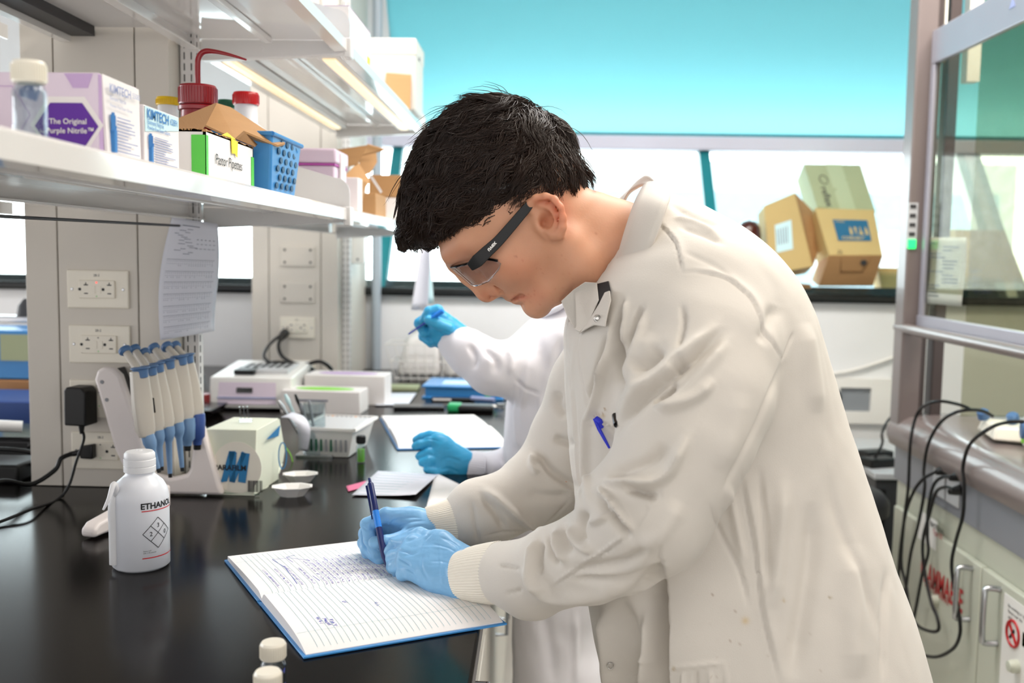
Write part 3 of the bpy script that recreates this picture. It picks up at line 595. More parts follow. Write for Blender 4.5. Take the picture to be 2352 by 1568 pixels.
# ================================================================ sockets on the near column
def outlet(px, py, y, label, lit=False, scale=1.0, covered=False):
    c = at(px, py, y); c.y = y
    t = thing('wall_outlet', label, 'outlet', c, 0, 'double sockets on the service columns')
    obj('cover_plate', MB().box((-.057, -.0055, -.035), (.057, 0, .035)), 'cream', t, bevel=.004)
    r = obj('receptacle', MB().box((-.033, -.0095, -.0165), (.033, -.0055, .0165)), 'cream', t, bevel=.0015)
    m = MB()
    for s in (-1, 1):
        cx = s*.0215+.002; m.box((cx-.004, -.0098, .007), (cx+.004, -.0094, .009)); m.box((cx-.0008, -.0098, .009), (cx+.0008, -.0094, .0125)); m.box((cx-.0035, -.0098, -.0085), (cx+.0035, -.0094, -.0065))
        m.lathe([(.0028, 0), (.0028, .0004)], (cx-.0115, -.0094, .0), 12, (0, -1, 0))
    obj('socket_slots', m, 'black', r)
    m = MB()
    for s in (-1, 1): m.box((s*.0052-.003, -.0105, -.0075), (s*.0052+.003, -.0094, .0065))
    obj('test_button', m, 'cream', r, bevel=.0005)
    obj('indicator', MB().lathe([(.0012, 0), (.0012, .0006)], (0, -.0094, .0125), 10, (0, -1, 0)), 'ledred' if lit else 'black', r)
    obj('indicator', MB().lathe([(.001, 0), (.001, .0006)], (0, -.0094, -.0125), 10, (0, -1, 0)), 'green', r)
    for s in (-1, 1): obj('screw', MB().lathe([(.0028, 0), (.002, .0014)], (s*.047, -.0055, 0), 12, (0, -1, 0)), 'steel', t)
    obj('lettering', text_mb('2B-2', .006, .01, M=frame(Vector((-.007, -.0057, .0235)), (1, 0, 0), (0, 0, 1))), 'inkblack', t, smooth=0)
    return t
outlet(227, 664, 1.7995, 'topmost double socket on the near column, with a lit red dot', True)
outlet(231, 790, 1.7995, 'double socket second from the top on the near column')
outlet(233, 915, 1.7995, 'double socket on the near column hidden behind the black adapter')
outlet(236, 1034, 1.7995, 'lowest double socket on the near column, with a black plug in it')
outlet(684, 752, 3.2195, 'blurred double socket on the far column with two black leads')
outlet(684, 852, 3.2195, 'lower double socket on the far column above the heating block')
for py, lb in ((588, 'upper blank cover plate with four screws on the far column'), (672, 'lower blank cover plate with four screws on the far column')):
    c = at(684, py, 3.2195); t = thing('blank_plate', lb, 'cover plate', c, 0, 'blank plates on the far column')
    obj('plate', MB().box((-.057, -.004, -.033), (.057, 0, .033)), 'panel', t, bevel=.003)
    for sx_ in (-1, 1):
        for sz in (-1, 1): obj('screw', MB().lathe([(.004, 0), (.003, .003)], (sx_*.042, -.004, sz*.02), 10, (0, -1, 0)), 'dgrey', t)
# black wall adapter, plug and their leads
c = at(193, 930, 1.78); t = thing('power_adapter', 'large black plug-in adapter on the near column', 'adapter', c, R(-8))
obj('body', MB().prism([(-.021, -.034), (.021, -.034), (.021, .028), (.013, .036), (-.016, .036), (-.021, .03)], 1, -.030, .010), 'black', t, bevel=.003)
obj('strain_relief', MB().tube([(.004, -.015, -.033), (.004, -.015, -.05)], [.006, .0035]), 'black', t)
pts = [c+Vector((.004, -.015, -.048)), at(192, 1012, 1.755), at(175, 1060, 1.74), at(158, 1115, 1.72), at(130, 1148, 1.70), atz(70, 1170, BZ+.01), atz(0, 1198, BZ+.005), atz(-60, 1215, BZ+.005)]
o = obj('adapter_lead', MB().tube(smoothpts(pts, 8), .0026), 'black'); tag(o, 'thin black lead running down from the large adapter', 'cable')
c = at(205, 1034, 1.785); t = thing('power_plug', 'black plug in the lowest socket of the near column', 'plug', c)
obj('body', MB().hexa([(-.012, -.014, -.013), (.012, -.014, -.014), (.012, .004, -.014), (-.012, .004, -.013), (-.012, -.014, .009), (.012, -.014, .013), (.012, .004, .013), (-.012, .004, .009)]), 'black', t, bevel=.003)
obj('strain_relief', MB().tube([(-.01, -.006, -.002), (-.032, -.01, -.006)], [.006, .0045]), 'black', t)
pts = [c+Vector((-.028, -.01, -.005)), at(140, 1053, 1.76), at(125, 1080, 1.75), at(70, 1112, 1.72), atz(0, 1132, BZ+.02)+Vector((0, .0, .02)), atz(-80, 1150, BZ+.01)]
o = obj('plug_lead', MB().tube(smoothpts(pts, 8), .0042), 'black'); tag(o, 'thick black lead running left from the lowest socket', 'cable')
# ================================================================ pipette stand and pipettes
st = thing('pipette_stand', 'white pipette stand with slanted arm and long foot', 'stand', Vector((-.64, 1.70, BZ)))
def sp(px, py, d): return at(px, py, d)-st.location
yb = 1.745
fr = [sp(*q, yb) for q in ((216, 872), (222, 850), (240, 842), (258, 846), (275, 862), (335, 1050), (350, 1090), (392, 1098), (428, 1090), (436, 1075), (446, 990), (456, 960), (468, 990), (505, 1118), (512, 1138), (500, 1148), (330, 1150), (298, 1110), (262, 1030))]
m = MB(); m.slab(fr, (0, 1, 0), .022); o = obj('side_frame', m, 'standwhite', st, bevel=.006)
for v in o.data.vertices:
    if v.co.z < .003: v.co.z = .003
foot = [(sp(250, 1178, 1.62)), ]
m = MB()
a = atz(172, 1238, BZ)-st.location; b = atz(300, 1240, BZ)-st.location
e0 = sp(300, 1140, 1.745); 
ft = MB().prism([(.0, .003), (.0, .016), (.012, .024), (.17, .042), (.20, .042), (.20, .003)], 0, -.013, .013)
fo = obj('foot', ft, 'standwhite', st, bevel=.005); dirf = atz(405, 1146, BZ)-atz(176, 1239, BZ); 
fo.location = Vector((a.x+.02, a.y, 0)); fo.rotation_euler = (0, 0, -math.atan2(dirf.x, dirf.y))
for q in ((234, 877), (245, 918)): obj('rivet', MB().lathe([(.0035, 0), (.003, .001)], sp(*q, yb-.0005), 14, (0, -1, 0)), 'grey', st)
obj('carousel_plate', MB().slab([sp(258, 848, yb+.022), sp(272, 845, yb+.022), sp(305, 925, yb+.03), sp(310, 1000, yb+.03), sp(295, 940, yb+.022)], (0, 1, 0), .03), 'dgrey', st, bevel=.002)
pip = [ # plunger top, collar, body bottom, tip, distance, kind
 ((288, 806), (322, 846), (340, 1002), (366, 1085), 1.600, 0),
 ((309, 803), (342, 842), (362, 990), (372, 1080), 1.640, 0),
 ((332, 812), (358, 836), (386, 981), (391, 1096), 1.660, 1),
 ((354, 800), (383, 828), (408, 972), (419, 1082), 1.690, 1),
 ((384, 797), (412, 819), (431, 962), (430, 1034), 1.715, 2),
 ((403, 796), (427, 816), (454, 952), (453, 1032), 1.735, 3)]
plb = ['grey pipette nearest the ethanol bottle, with a dark label on its barrel', 'grey pipette second from the left, close behind the first', 'grey pipette third from the left, long slim blue tip cone',
       'grey pipette fourth from the left, blue tip cone ending in a black tip', 'grey pipette fifth from the left, wide slate blue end', 'grey pipette at the right end of the stand, wide deep blue end']
for (pl, co, bo, ti, d, kd), lb in zip(pip, plb):
    A = at(*bo, d); B = at(co[0], co[1], d); K = at(pl[0], pl[1], d+.012)
    t = thing('pipette', lb, 'pipette', A, 0, 'pipettes hanging on the white stand')
    ax = (B-A); Ln = ax.length; ax.normalize(); side = Vector((-.6, -.8, 0)); side = (side-ax*side.dot(ax)).normalized()
    q = Matrix((( side.cross(ax).x, side.x, ax.x), (side.cross(ax).y, side.y, ax.y), (side.cross(ax).z, side.z, ax.z)))
    def loc(x, y, z): return q@Vector((x, y, z))
    m = MB(); prof = [(-.0095, -.008), (-.0055, -.0125), (.0055, -.0125), (.0095, -.006), (.0095, .014), (.006, .019), (-.006, .019), (-.0095, .014)]
    for (s, z) in ((.75, 0), (.98, .012), (1.05, Ln*.5), (.9, Ln*.97)):
        m.v += [tuple(loc(x*s, y*s, z)) for x, y in prof]
    for j in range(3):
        for i in range(8): m.f.append((j*8+i, j*8+(i+1) % 8, (j+1)*8+(i+1) % 8, (j+1)*8+i)); m.m.append(0)
    m.f += [tuple(range(7, -1, -1)), tuple(range(24, 32))]; m.m += [0, 0]
    bd = obj('barrel', m, 'pipbody', t, bevel=.002)
    obj('finger_hook', MB().lathe([(.0095, Ln*.86), (.0115, Ln*.87), (.012, Ln*.95), (.0125, Ln*.985), (.0155, Ln*1.0), (.0155, Ln*1.015), (.010, Ln*1.03)], (0, 0, 0), 20, ax), 'pipblue', t)
    k0 = loc(0, .004, Ln*.98); k1 = (K-A)
    obj('plunger_rod', MB().cyl(k0, k0+(k1-k0)*.93, .0065, .0062, 16), 'pipbody', t)
    dk = (k1-k0).normalized(); obj('plunger_button', MB().lathe([(.0078, -.004), (.0105, -.001), (.0105, .004), (.0085, .0055)], k1, 20, dk), 'pipblue', t)
    tp = at(*ti, d)-A; dt = tp.normalized(); l = tp.length
    if kd < 2:
        prof = [(.0105, -.002), (.011, .01), (.009, .018), (.0055, .026), (.0048, l*.6), (.0038, l-.007)]; cm = 'pipblue2'
    else:
        prof = [(.0125, -.002), (.0135, .01), (.0130, l*.62), (.0085, l*.72), (.0075, l-.009)]; cm = 'pipblue2' if kd == 2 else 'pipdeep'
    obj('tip_cone', MB().lathe(prof, (0, 0, 0), 20, dt), cm, t)
    obj('tip_end', MB().lathe([(prof[-1][0]*.9, l-.008), (prof[-1][0]*.85, l)], (0, 0, 0), 16, dt), 'black', t)
    if lb.startswith('grey pipette nearest'): 
        obj('label_patch', MB().slab([loc(-.0065, -.0142, Ln*.55), loc(-.0015, -.0142, Ln*.55), loc(-.0015, -.0142, Ln*.33), loc(-.0065, -.0142, Ln*.33)], side*-1, .0006), 'inkblack', bd)
# ================================================================ ethanol wash bottle
c = atz(325, 1298, BZ); eb = thing('wash_bottle', 'translucent wash bottle marked ETHANOL with a short side spout', 'bottle', c)
rr = .0385; sc = 1.0
def H(py): return (at(325, py, c.y)).z-BZ
h1 = H(1118); 
prof = [(.005, 0), (rr-.004, 0), (rr, .004), (rr, h1-.012), (rr-.002, h1-.002), (rr-.008, h1+.009), (rr-.016, h1+.016), (.0195, h1+.019), (.0185, h1+.028)]
obj('body', MB().lathe(prof, (0, 0, 0), 56), 'ldpe', eb, smooth=60)
obj('ethanol', MB().lathe([(rr-.003, .003), (rr-.0025, .03), (rr-.003, .028)], (0, 0, 0), 40), 'liquid', eb)
h2 = H(1034)
cp = obj('screw_cap', MB().lathe([(.0195, h1+.022), (.0215, h1+.023), (.0215, h1+.030), (.0205, h1+.031), (.0215, h1+.032), (.0215, h1+.040), (.0205, h1+.041), (.021, h1+.042), (.0205, h2-.004), (.018, h2-.001), (.004, h2), (.0035, h2+.0015)], (0, 0, 0), 40), 'hdpe', eb)
a0 = Vector((-.029, -.023, 0)); ang = math.atan2(-.72, -.70)
ux = Vector((math.cos(ang), math.sin(ang), 0))
obj('dip_channel', MB().tube(smoothpts([ux*(rr-.001)+Vector((0, 0, .01)), ux*(rr-.001)+Vector((0, 0, h1*.5)), ux*(rr-.001)+Vector((0, 0, h1-.02)), ux*(rr-.008)+Vector((0, 0, h1-.004))], 6), .0075), 'hdpe', eb)
spout = [ux*(rr-.006)+Vector((0, 0, h1-.012)), at(262, 1112, c.y-.035)-c, at(250, 1145, c.y-.045)-c, at(237, 1171, c.y-.05)-c]
obj('spout', MB().tube(smoothpts(spout, 6), [.0058+(0.0014-.0058)*k/18 for k in range(19)]), 'hdpe', eb)
def wrapb(r, th0, z0):
    def f(v):
        th = th0+v.x/r; return Vector((r*math.sin(th), -r*math.cos(th), z0+v.y))
    return f
th0 = R(24)
W0 = wrapb(rr+.0004, th0+R(-2), H(1155)); m = text_mb('ETHANOL', .0115, .03, wrap=W0); obj('lettering', m, 'inkblack', eb, smooth=0)
def band(z, a, b, h, mt):
    m = MB(); m.grid(lambda u, v: Vector(((rr+.0004)*math.sin(a+(b-a)*u), -(rr+.0004)*math.cos(a+(b-a)*u), z+h*v)), 24, 1); obj('red_line', m, mt, eb)
band(H(1160)-.0005, th0, th0+R(140), .0013, 'redcap'); band(H(1266), th0, th0+R(140), .0013, 'redcap')
# hazard diamond wrapped round the bottle
m = MB(); zc = H(1211); cx = .0225; D = .0215
wz = wrapb(rr+.0004, th0, 0)
def seg(x0, z0, x1, z1, w=.0009):
    d = Vector((x1-x0, z1-z0)).normalized(); nn = Vector((-d.y, d.x))*w/2; N = 8; vs = []
    for k in range(N+1):
        u = k/N; x = x0+(x1-x0)*u; z = z0+(z1-z0)*u
        for s in (-1, 1): vs.append(wz(Vector((x+nn.x*s, z+nn.y*s, 0))))
    m.add(vs, [(2*k, 2*k+1, 2*k+3, 2*k+2) for k in range(N)])
for q in (((-D, 0), (0, D)), ((0, D), (D, 0)), ((D, 0), (0, -D)), ((0, -D), (-D, 0)), ((-D/2, D/2), (D/2, -D/2)), ((-D/2, -D/2), (D/2, D/2))):
    seg(cx+q[0][0], zc+q[0][1], cx+q[1][0], zc+q[1][1])
obj('hazard_diamond', m, 'inkblack', eb)
m = MB()
for s, x, z in (('2', -.0125, -.0035), ('3', -.002, .0075), ('0', .0095, -.0035)): text_mb(s, .0085, .01, mb=m, wrap=wrapb(rr+.0004, th0+(cx+x)/rr, zc+z))
for k in range(2): text_mb('UN 1170 ethanol' if k else 'Store cool', .0025, 0, mb=m, wrap=wrapb(rr+.0004, th0+R(2), H(1250)-.003*k))
obj('lettering', m, 'inkblack', eb, smooth=0)
# ================================================================ vials at the front
def vial(c, label, grp, h=.061, cap='cream', r=.0126, cont=None, fill=.35, rot=0):
    t = thing('glass_vial', label, 'vial', c, rot, grp)
    zc = h-.016
    obj('glass_body', MB().lathe([(.004, .0), (r-.001, 0), (r, .002), (r, zc-.008), (r-.002, zc-.003), (r-.004, zc-.001), (r-.004, zc+.004), (r-.005, zc+.004), (r-.005, zc-.002), (r-.0015, zc-.008), (r-.0013, .003), (.004, .002)], (0, 0, 0), 36), 'clear', t, smooth=60)
    m = MB(); m.lathe([(r-.001, zc-.001), (r-.0002, zc), (r-.0002, h-.002), (r-.0015, h), (.002, h)], (0, 0, 0), 36)
    for k in range(36): a = 2*PI*k/36; m.box((r*math.cos(a)-.0004, r*math.sin(a)-.0004, zc+.001), (r*math.cos(a)+.0004, r*math.sin(a)+.0004, h-.003)) if k % 1 == 0 else None
    obj('cap', m, cap, t, smooth=30)
    if cont: obj('contents', MB().lathe([(r-.0022, .0025), (r-.0022, fill*h), (.001, fill*h+.001)], (0, 0, 0), 24), cont, t)
    return t
c = at(627, 1466, .91); c.z = BZ
def vz(px, pytop, ycap, d): p = at(px, pytop, d); return p
def vdepth(px, py, h):      # distance at which a point h above the bench shows at this picture height
    lo_d, hi_d = .5, 2.0
    for _ in range(40):
        m_ = (lo_d+hi_d)/2
        if at(px, py, m_).z > BZ+h: lo_d = m_
        else: hi_d = m_
    return m_
dv = vdepth(627, 1473, .061); tp = at(627, 1473, dv); v1 = vial(Vector((tp.x, tp.y, BZ)), 'glass sample vial with cream cap and blue handwriting, behind the front vial', 'cream-capped vials on the bench', h=.061)
tp = at(615, 1540, vdepth(615, 1540, .061)); v2 = vial(Vector((tp.x, tp.y, BZ)), 'glass sample vial with cream cap cut off by the bottom edge of the frame', 'cream-capped vials on the bench', h=.061)
r_ = .0128
def vw(th, z): return lambda v: Vector((r_*math.sin(th+v.x/r_), -r_*math.cos(th+v.x/r_), z+v.y))
m = text_mb('WP 1-14', .0082, .0, .2, wrap=vw(-1.0, .031)); text_mb('Bout', .006, .0, .3, mb=m, wrap=vw(.5, .018)); obj('lettering', m, 'ink', v1, smooth=0)
# ================================================================ the open notebook in front of the man
def notebook(Pn, Pf, Pr, label, name='lab_notebook', lines=True, th=.016, spread=None):
    """Pn near-left outer corner, Pf far-left corner (open spread), Pr near right corner, all on the bench top"""
    t = thing(name, label, 'notebook', Pn)
    u = (Pf-Pn); Lu = u.length; u.normalize(); v = (Pr-Pn); Lv = v.length; v.normalize()
    w = Vector((0, 0, 1)); Lh = Lu/2
    def T(a, b, z): return u*a+v*b+w*z
    # cover: two boards and a spine
    for a0, a1, nm in ((0, Lh-.006, 'cover_board'), (Lh+.006, Lu, 'cover_board')):
        obj(nm, MB().hexa([T(a0, 0, .0005), T(a1, 0, .0005), T(a1, Lv, .0005), T(a0, Lv, .0005), T(a0, 0, .003), T(a1, 0, .003), T(a1, Lv, .003), T(a0, Lv, .003)]), 'nbblue', t, bevel=.0008)
    obj('spine', MB().hexa([T(Lh-.008, 0, .0004), T(Lh+.008, 0, .0004), T(Lh+.008, Lv, .0004), T(Lh-.008, Lv, .0004), T(Lh-.006, 0, .002), T(Lh+.006, 0, .002), T(Lh+.006, Lv, .002), T(Lh-.006, Lv, .002)]), 'nbblue', t)
    in_ = .004
    def zr(a):     # near block height over its width (a from outer edge 0 to gutter 1)
        return .004+ (th-.004)*(1-math.exp(-a*5.5))*1.05 if a < .93 else (.004+(th-.004)*1.03)*(1-((a-.93)/.07)**2*.55)
    def zl(a):
        return .004+(th*.8-.004)*(.55+.45*math.sin(min(1, a*1.3)*PI/2)) if a < .9 else (.004+(th*.8-.004))*(1-((a-.9)/.1)**2*.45)
    def block(a0, a1, zf, nm):
        N = 28; top = []
        for k in range(N+1): s = k/N; top.append((a0+(a1-a0)*s, zf(s)))
        m = MB(); vs = []; fs = []
        for b in (in_, Lv-in_):
            for a, z in top: vs.append(T(a, b, z))
            for a, z in top: vs.append(T(a, b, .003))
        n = N+1
        for k in range(N):
            fs += [(k, k+1, 2*n+k+1, 2*n+k), (k, n+k, n+k+1, k+1), (2*n+k, 2*n+k+1, 3*n+k+1, 3*n+k)]
        fs += [(0, 2*n, 3*n, n), (N, n+N, 3*n+N, 2*n+N)]
        m.add(vs, fs); o = obj(nm, m, 'paper', t, smooth=30); return lambda a, b, off=.0004: T(a0+(a1-a0)*a, b, zf(a)+off), o
    fa, oa = block(in_, Lh-.001, zr, 'page_block'); fb, ob = block(Lu-in_, Lh+.001, zl, 'page_block')
    def strip(m, f, pts, wd):
        for (a0, b0), (a1, b1) in zip(pts[:-1], pts[1:]):
            p0 = f(a0, b0); p1 = f(a1, b1); d = (p1-p0)
            if d.length < 1e-6: continue
            nn = d.cross(w).normalized()*wd/2; m.add([p0-nn, p0+nn, p1+nn, p1-nn], [(0, 1, 2, 3)])
    if lines:
        for f, o_ in ((fa, oa), (fb, ob)):
            m = MB(); N = 30
            for k in range(1, N):
                b = .012+(Lv-.020)*k/N; strip(m, f, [(a/24, b) for a in range(1, 25)], .00045)
            strip(m, f, [(.22, .006+(Lv-.012)*k/30) for k in range(31)], .0005)
            obj('ruled_lines', m, 'pagelines', o_)
    return t, fa, fb, oa, ob, strip, Lv
Pn = atz(697, 1515, BZ); Pf = atz(515, 1290, BZ); Pr = atz(1165, 1436, BZ)
Pr = Pn+(Pr-Pn)
nb, fa, fb, oa, ob, strip, Lv = notebook(Pn, Pf, Pr, 'open blue-covered notebook with ruled pages under the writing hands')
random.seed(11)
def scribble(m, f, a0, b0, n, sc=1.0, da=.012, wd=.0006, dirn=-1):
    """one handwritten line running along a (the ruled direction), n letters"""
    a = a0
    for k in range(n):
        if random.random() < .16: a += dirn*da*.8; continue
        pts = []; K = random.choice((3, 4, 5)); 
        for i in range(K+1): pts.append((a+dirn*da*(i/K)*.8+random.uniform(-.002, .002), b0+random.choice((-1, 1))*random.uniform(.0004, .0018)*sc*(1.7 if random.random() < .15 else 1)))
        strip(m, f, [(min(.985, max(.02, x)), y) for x, y in pts], wd); a += dirn*da
m = MB()
step = (Lv-.020)/30
for k in range(2, 29):          # far page, handwriting
    b = .012+step*k+step*.45
    if k < 10: 
        if k % 2: continue
        scribble(m, fb, .93, b, random.randint(26, 38), 1.0, .014, .0004)
    else: scribble(m, fb, .96, b, random.randint(34, 46), 1.0, .014, .0004)
obj('handwriting', m, 'ink', ob)
m = MB(); strip(m, fb, [(.9, .055), (.5, .06), (.25, .055)], .0008); strip(m, fb, [(.25, .055), (.27, .075), (.9, .085)], .0008); strip(m, fb, [(.2, .09), (.24, .075), (.4, .1)], .0008); obj('drawn_diagram', m, 'ink', ob)
m = MB()
for j, b in enumerate((.040, .046, .052)): scribble(m, fa, .40-.03*j, b, 7, 1.3, .016)
scribble(m, fa, .6, .085, 2, 1.5, .02); scribble(m, fa, .5, .118, 4, 1.4, .018)
obj('handwriting', m, 'ink', oa)
# ================================================================ signed-distance modelling for people and cloth
class Field:
    def __init__(s, lo, hi, h):
        s.lo = np.array(lo, float); s.h = h
        s.n = np.ceil((np.array(hi, float)-s.lo)/h).astype(int)+1
        s.F = np.full(s.n, .15, np.float32)
        s.ax = [s.lo[i]+h*np.arange(s.n[i]) for i in range(3)]
    def sl(s, lo, hi):
        a = np.clip(np.floor((np.array(lo)-s.lo)/s.h).astype(int), 0, s.n); b = np.clip(np.ceil((np.array(hi)-s.lo)/s.h).astype(int)+1, 0, s.n)
        return a, b
    def put(s, fn, lo, hi, k=.01, sub=False):
        a, b = s.sl(lo, hi)
        if np.any(b <= a): return
        X, Y, Z = np.meshgrid(s.ax[0][a[0]:b[0]], s.ax[1][a[1]:b[1]], s.ax[2][a[2]:b[2]], indexing='ij', sparse=True)
        d = fn(X, Y, Z).astype(np.float32); v = s.F[a[0]:b[0], a[1]:b[1], a[2]:b[2]]
        if sub: hh = np.clip(.5-.5*(v+d)/k, 0, 1); v[...] = v*(1-hh)+(-d)*hh+k*hh*(1-hh)
        else: hh = np.clip(.5+.5*(v-d)/k, 0, 1); v[...] = v*(1-hh)+d*hh-k*hh*(1-hh)
    def cap(s, a, b, ra, rb=None, k=.01, sub=False):
        rb = ra if rb is None else rb; a = np.array(a, float); b = np.array(b, float); m = max(ra, rb)+k*1.5+s.h*2
        ab = b-a; L2 = max(1e-9, float(ab@ab))
        def f(X, Y, Z):
            t = np.clip(((X-a[0])*ab[0]+(Y-a[1])*ab[1]+(Z-a[2])*ab[2])/L2, 0, 1)
            return np.sqrt((X-a[0]-t*ab[0])**2+(Y-a[1]-t*ab[1])**2+(Z-a[2]-t*ab[2])**2)-(ra+(rb-ra)*t)
        s.put(f, np.minimum(a, b)-m, np.maximum(a, b)+m, k, sub)
    def chain(s, pts, k=.01, sub=False):       # [(point, radius)...]
        for (p, r), (q, r2) in zip(pts[:-1], pts[1:]): s.cap(p, q, r, r2, k, sub)
    def ell(s, c, r, M=None, k=.01, sub=False):
        c = np.array(c, float); r = np.array(r, float); M = np.eye(3) if M is None else np.array(M, float)   # rows = axes
        m = max(r)+k*1.5+s.h*2
        def f(X, Y, Z):
            x, y, z = X-c[0], Y-c[1], Z-c[2]
            l = [M[i][0]*x+M[i][1]*y+M[i][2]*z for i in range(3)]
            k0 = np.sqrt(sum((l[i]/r[i])**2 for i in range(3)))+1e-9; k1 = np.sqrt(sum((l[i]/r[i]**2)**2 for i in range(3)))+1e-9
            return k0*(k0-1)/k1
        s.put(f, c-m, c+m, k, sub)
    def mesh(s):
        F = s.F; neg = F < 0; nx, ny, nz = s.n
        c = np.zeros((nx-1, ny-1, nz-1), np.uint8)
        for i in (0, 1):
            for j in (0, 1):
                for k in (0, 1): c += neg[i:nx-1+i, j:ny-1+j, k:nz-1+k]
        I = np.argwhere((c > 0) & (c < 8)); idx = np.full(c.shape, -1, np.int64); idx[I[:, 0], I[:, 1], I[:, 2]] = np.arange(len(I))
        acc = np.zeros((len(I), 3)); cnt = np.zeros(len(I))
        for ax in range(3):
            o = [q for q in range(3) if q != ax]
            for u in (0, 1):
                for v in (0, 1):
                    p = I.copy(); p[:, o[0]] += u; p[:, o[1]] += v; q = p.copy(); q[:, ax] += 1
                    fa = F[p[:, 0], p[:, 1], p[:, 2]]; fb = F[q[:, 0], q[:, 1], q[:, 2]]
                    m = (fa < 0) != (fb < 0); t = fa/np.where(fa == fb, 1, fa-fb); pos = p.astype(float); pos[:, ax] += t
                    acc[m] += pos[m]; cnt[m] += 1
        V = s.lo+s.h*acc/cnt[:, None]; Q = []
        for ax in range(3):
            o1, o2 = (ax+1) % 3, (ax+2) % 3
            sa = [slice(None)]*3; sb = [slice(None)]*3; sa[ax] = slice(0, -1); sb[ax] = slice(1, None)
            A = neg[tuple(sa)]; B = neg[tuple(sb)]; E = np.argwhere(A != B)
            E = E[(E[:, o1] > 0) & (E[:, o2] > 0) & (E[:, o1] < s.n[o1]-1) & (E[:, o2] < s.n[o2]-1)]
            f = A[E[:, 0], E[:, 1], E[:, 2]]
            def ci(d1, d2): q = E.copy(); q[:, o1] -= d1; q[:, o2] -= d2; return idx[q[:, 0], q[:, 1], q[:, 2]]
            q = np.stack([ci(1, 1), ci(0, 1), ci(0, 0), ci(1, 0)], 1); q[~f] = q[~f][:, ::-1]; Q.append(q)
        Q = np.concatenate(Q); Q = Q[(Q >= 0).all(1)]
        return V, Q
def smooth_vq(V, Q, it=2, lam=.5):
    e = np.concatenate([Q[:, [0, 1]], Q[:, [1, 2]], Q[:, [2, 3]], Q[:, [3, 0]]]); e = np.unique(np.sort(e, 1), axis=0); n = len(V)
    deg = np.bincount(e.ravel(), minlength=n).astype(float); deg[deg == 0] = 1
    for k in range(it*2):
        A = np.zeros_like(V)
        for d in range(3): A[:, d] = np.bincount(e[:, 0], V[e[:, 1], d], n)+np.bincount(e[:, 1], V[e[:, 0], d], n)
        V = V+(lam if k % 2 == 0 else -lam*1.03)*(A/deg[:, None]-V)
    return V
def mesh_np(name, V, Q):
    me = bpy.data.meshes.new(name); me.vertices.add(len(V)); me.vertices.foreach_set('co', np.asarray(V, np.float32).ravel())
    k = Q.shape[1]; me.loops.add(len(Q)*k); me.loops.foreach_set('vertex_index', Q.ravel().astype(np.int32))
    me.polygons.add(len(Q)); me.polygons.foreach_set('loop_start', np.arange(0, len(Q)*k, k, dtype=np.int32)); me.polygons.foreach_set('loop_total', np.full(len(Q), k, np.int32))
    me.update(calc_edges=True); me.validate(); me.polygons.foreach_set('use_smooth', [True]*len(me.polygons)); return me
def subdiv(me, lv=1):
    o = bpy.data.objects.new('tmp', me); C.objects.link(o); q = o.modifiers.new('s', 'SUBSURF'); q.levels = lv
    m2 = bpy.data.meshes.new_from_object(o.evaluated_get(bpy.context.evaluated_depsgraph_get())); bpy.data.objects.remove(o); return m2
def getv(me): a = np.empty(len(me.vertices)*3, np.float32); me.vertices.foreach_get('co', a); return a.reshape(-1, 3).astype(float)
def getn(me): a = np.empty(len(me.vertices)*3, np.float32); me.vertices.foreach_get('normal', a); return a.reshape(-1, 3).astype(float)
def setv(me, V): me.vertices.foreach_set('co', np.asarray(V, np.float32).ravel()); me.update()
def place(name, me, m, parent, off=(0, 0, 0)):
    V = getv(me)-np.array(off); setv(me, V); me.materials.clear(); me.materials.append(MATS[m])
    o = bpy.data.objects.new(name, me); C.objects.link(o); o.parent = parent; return o
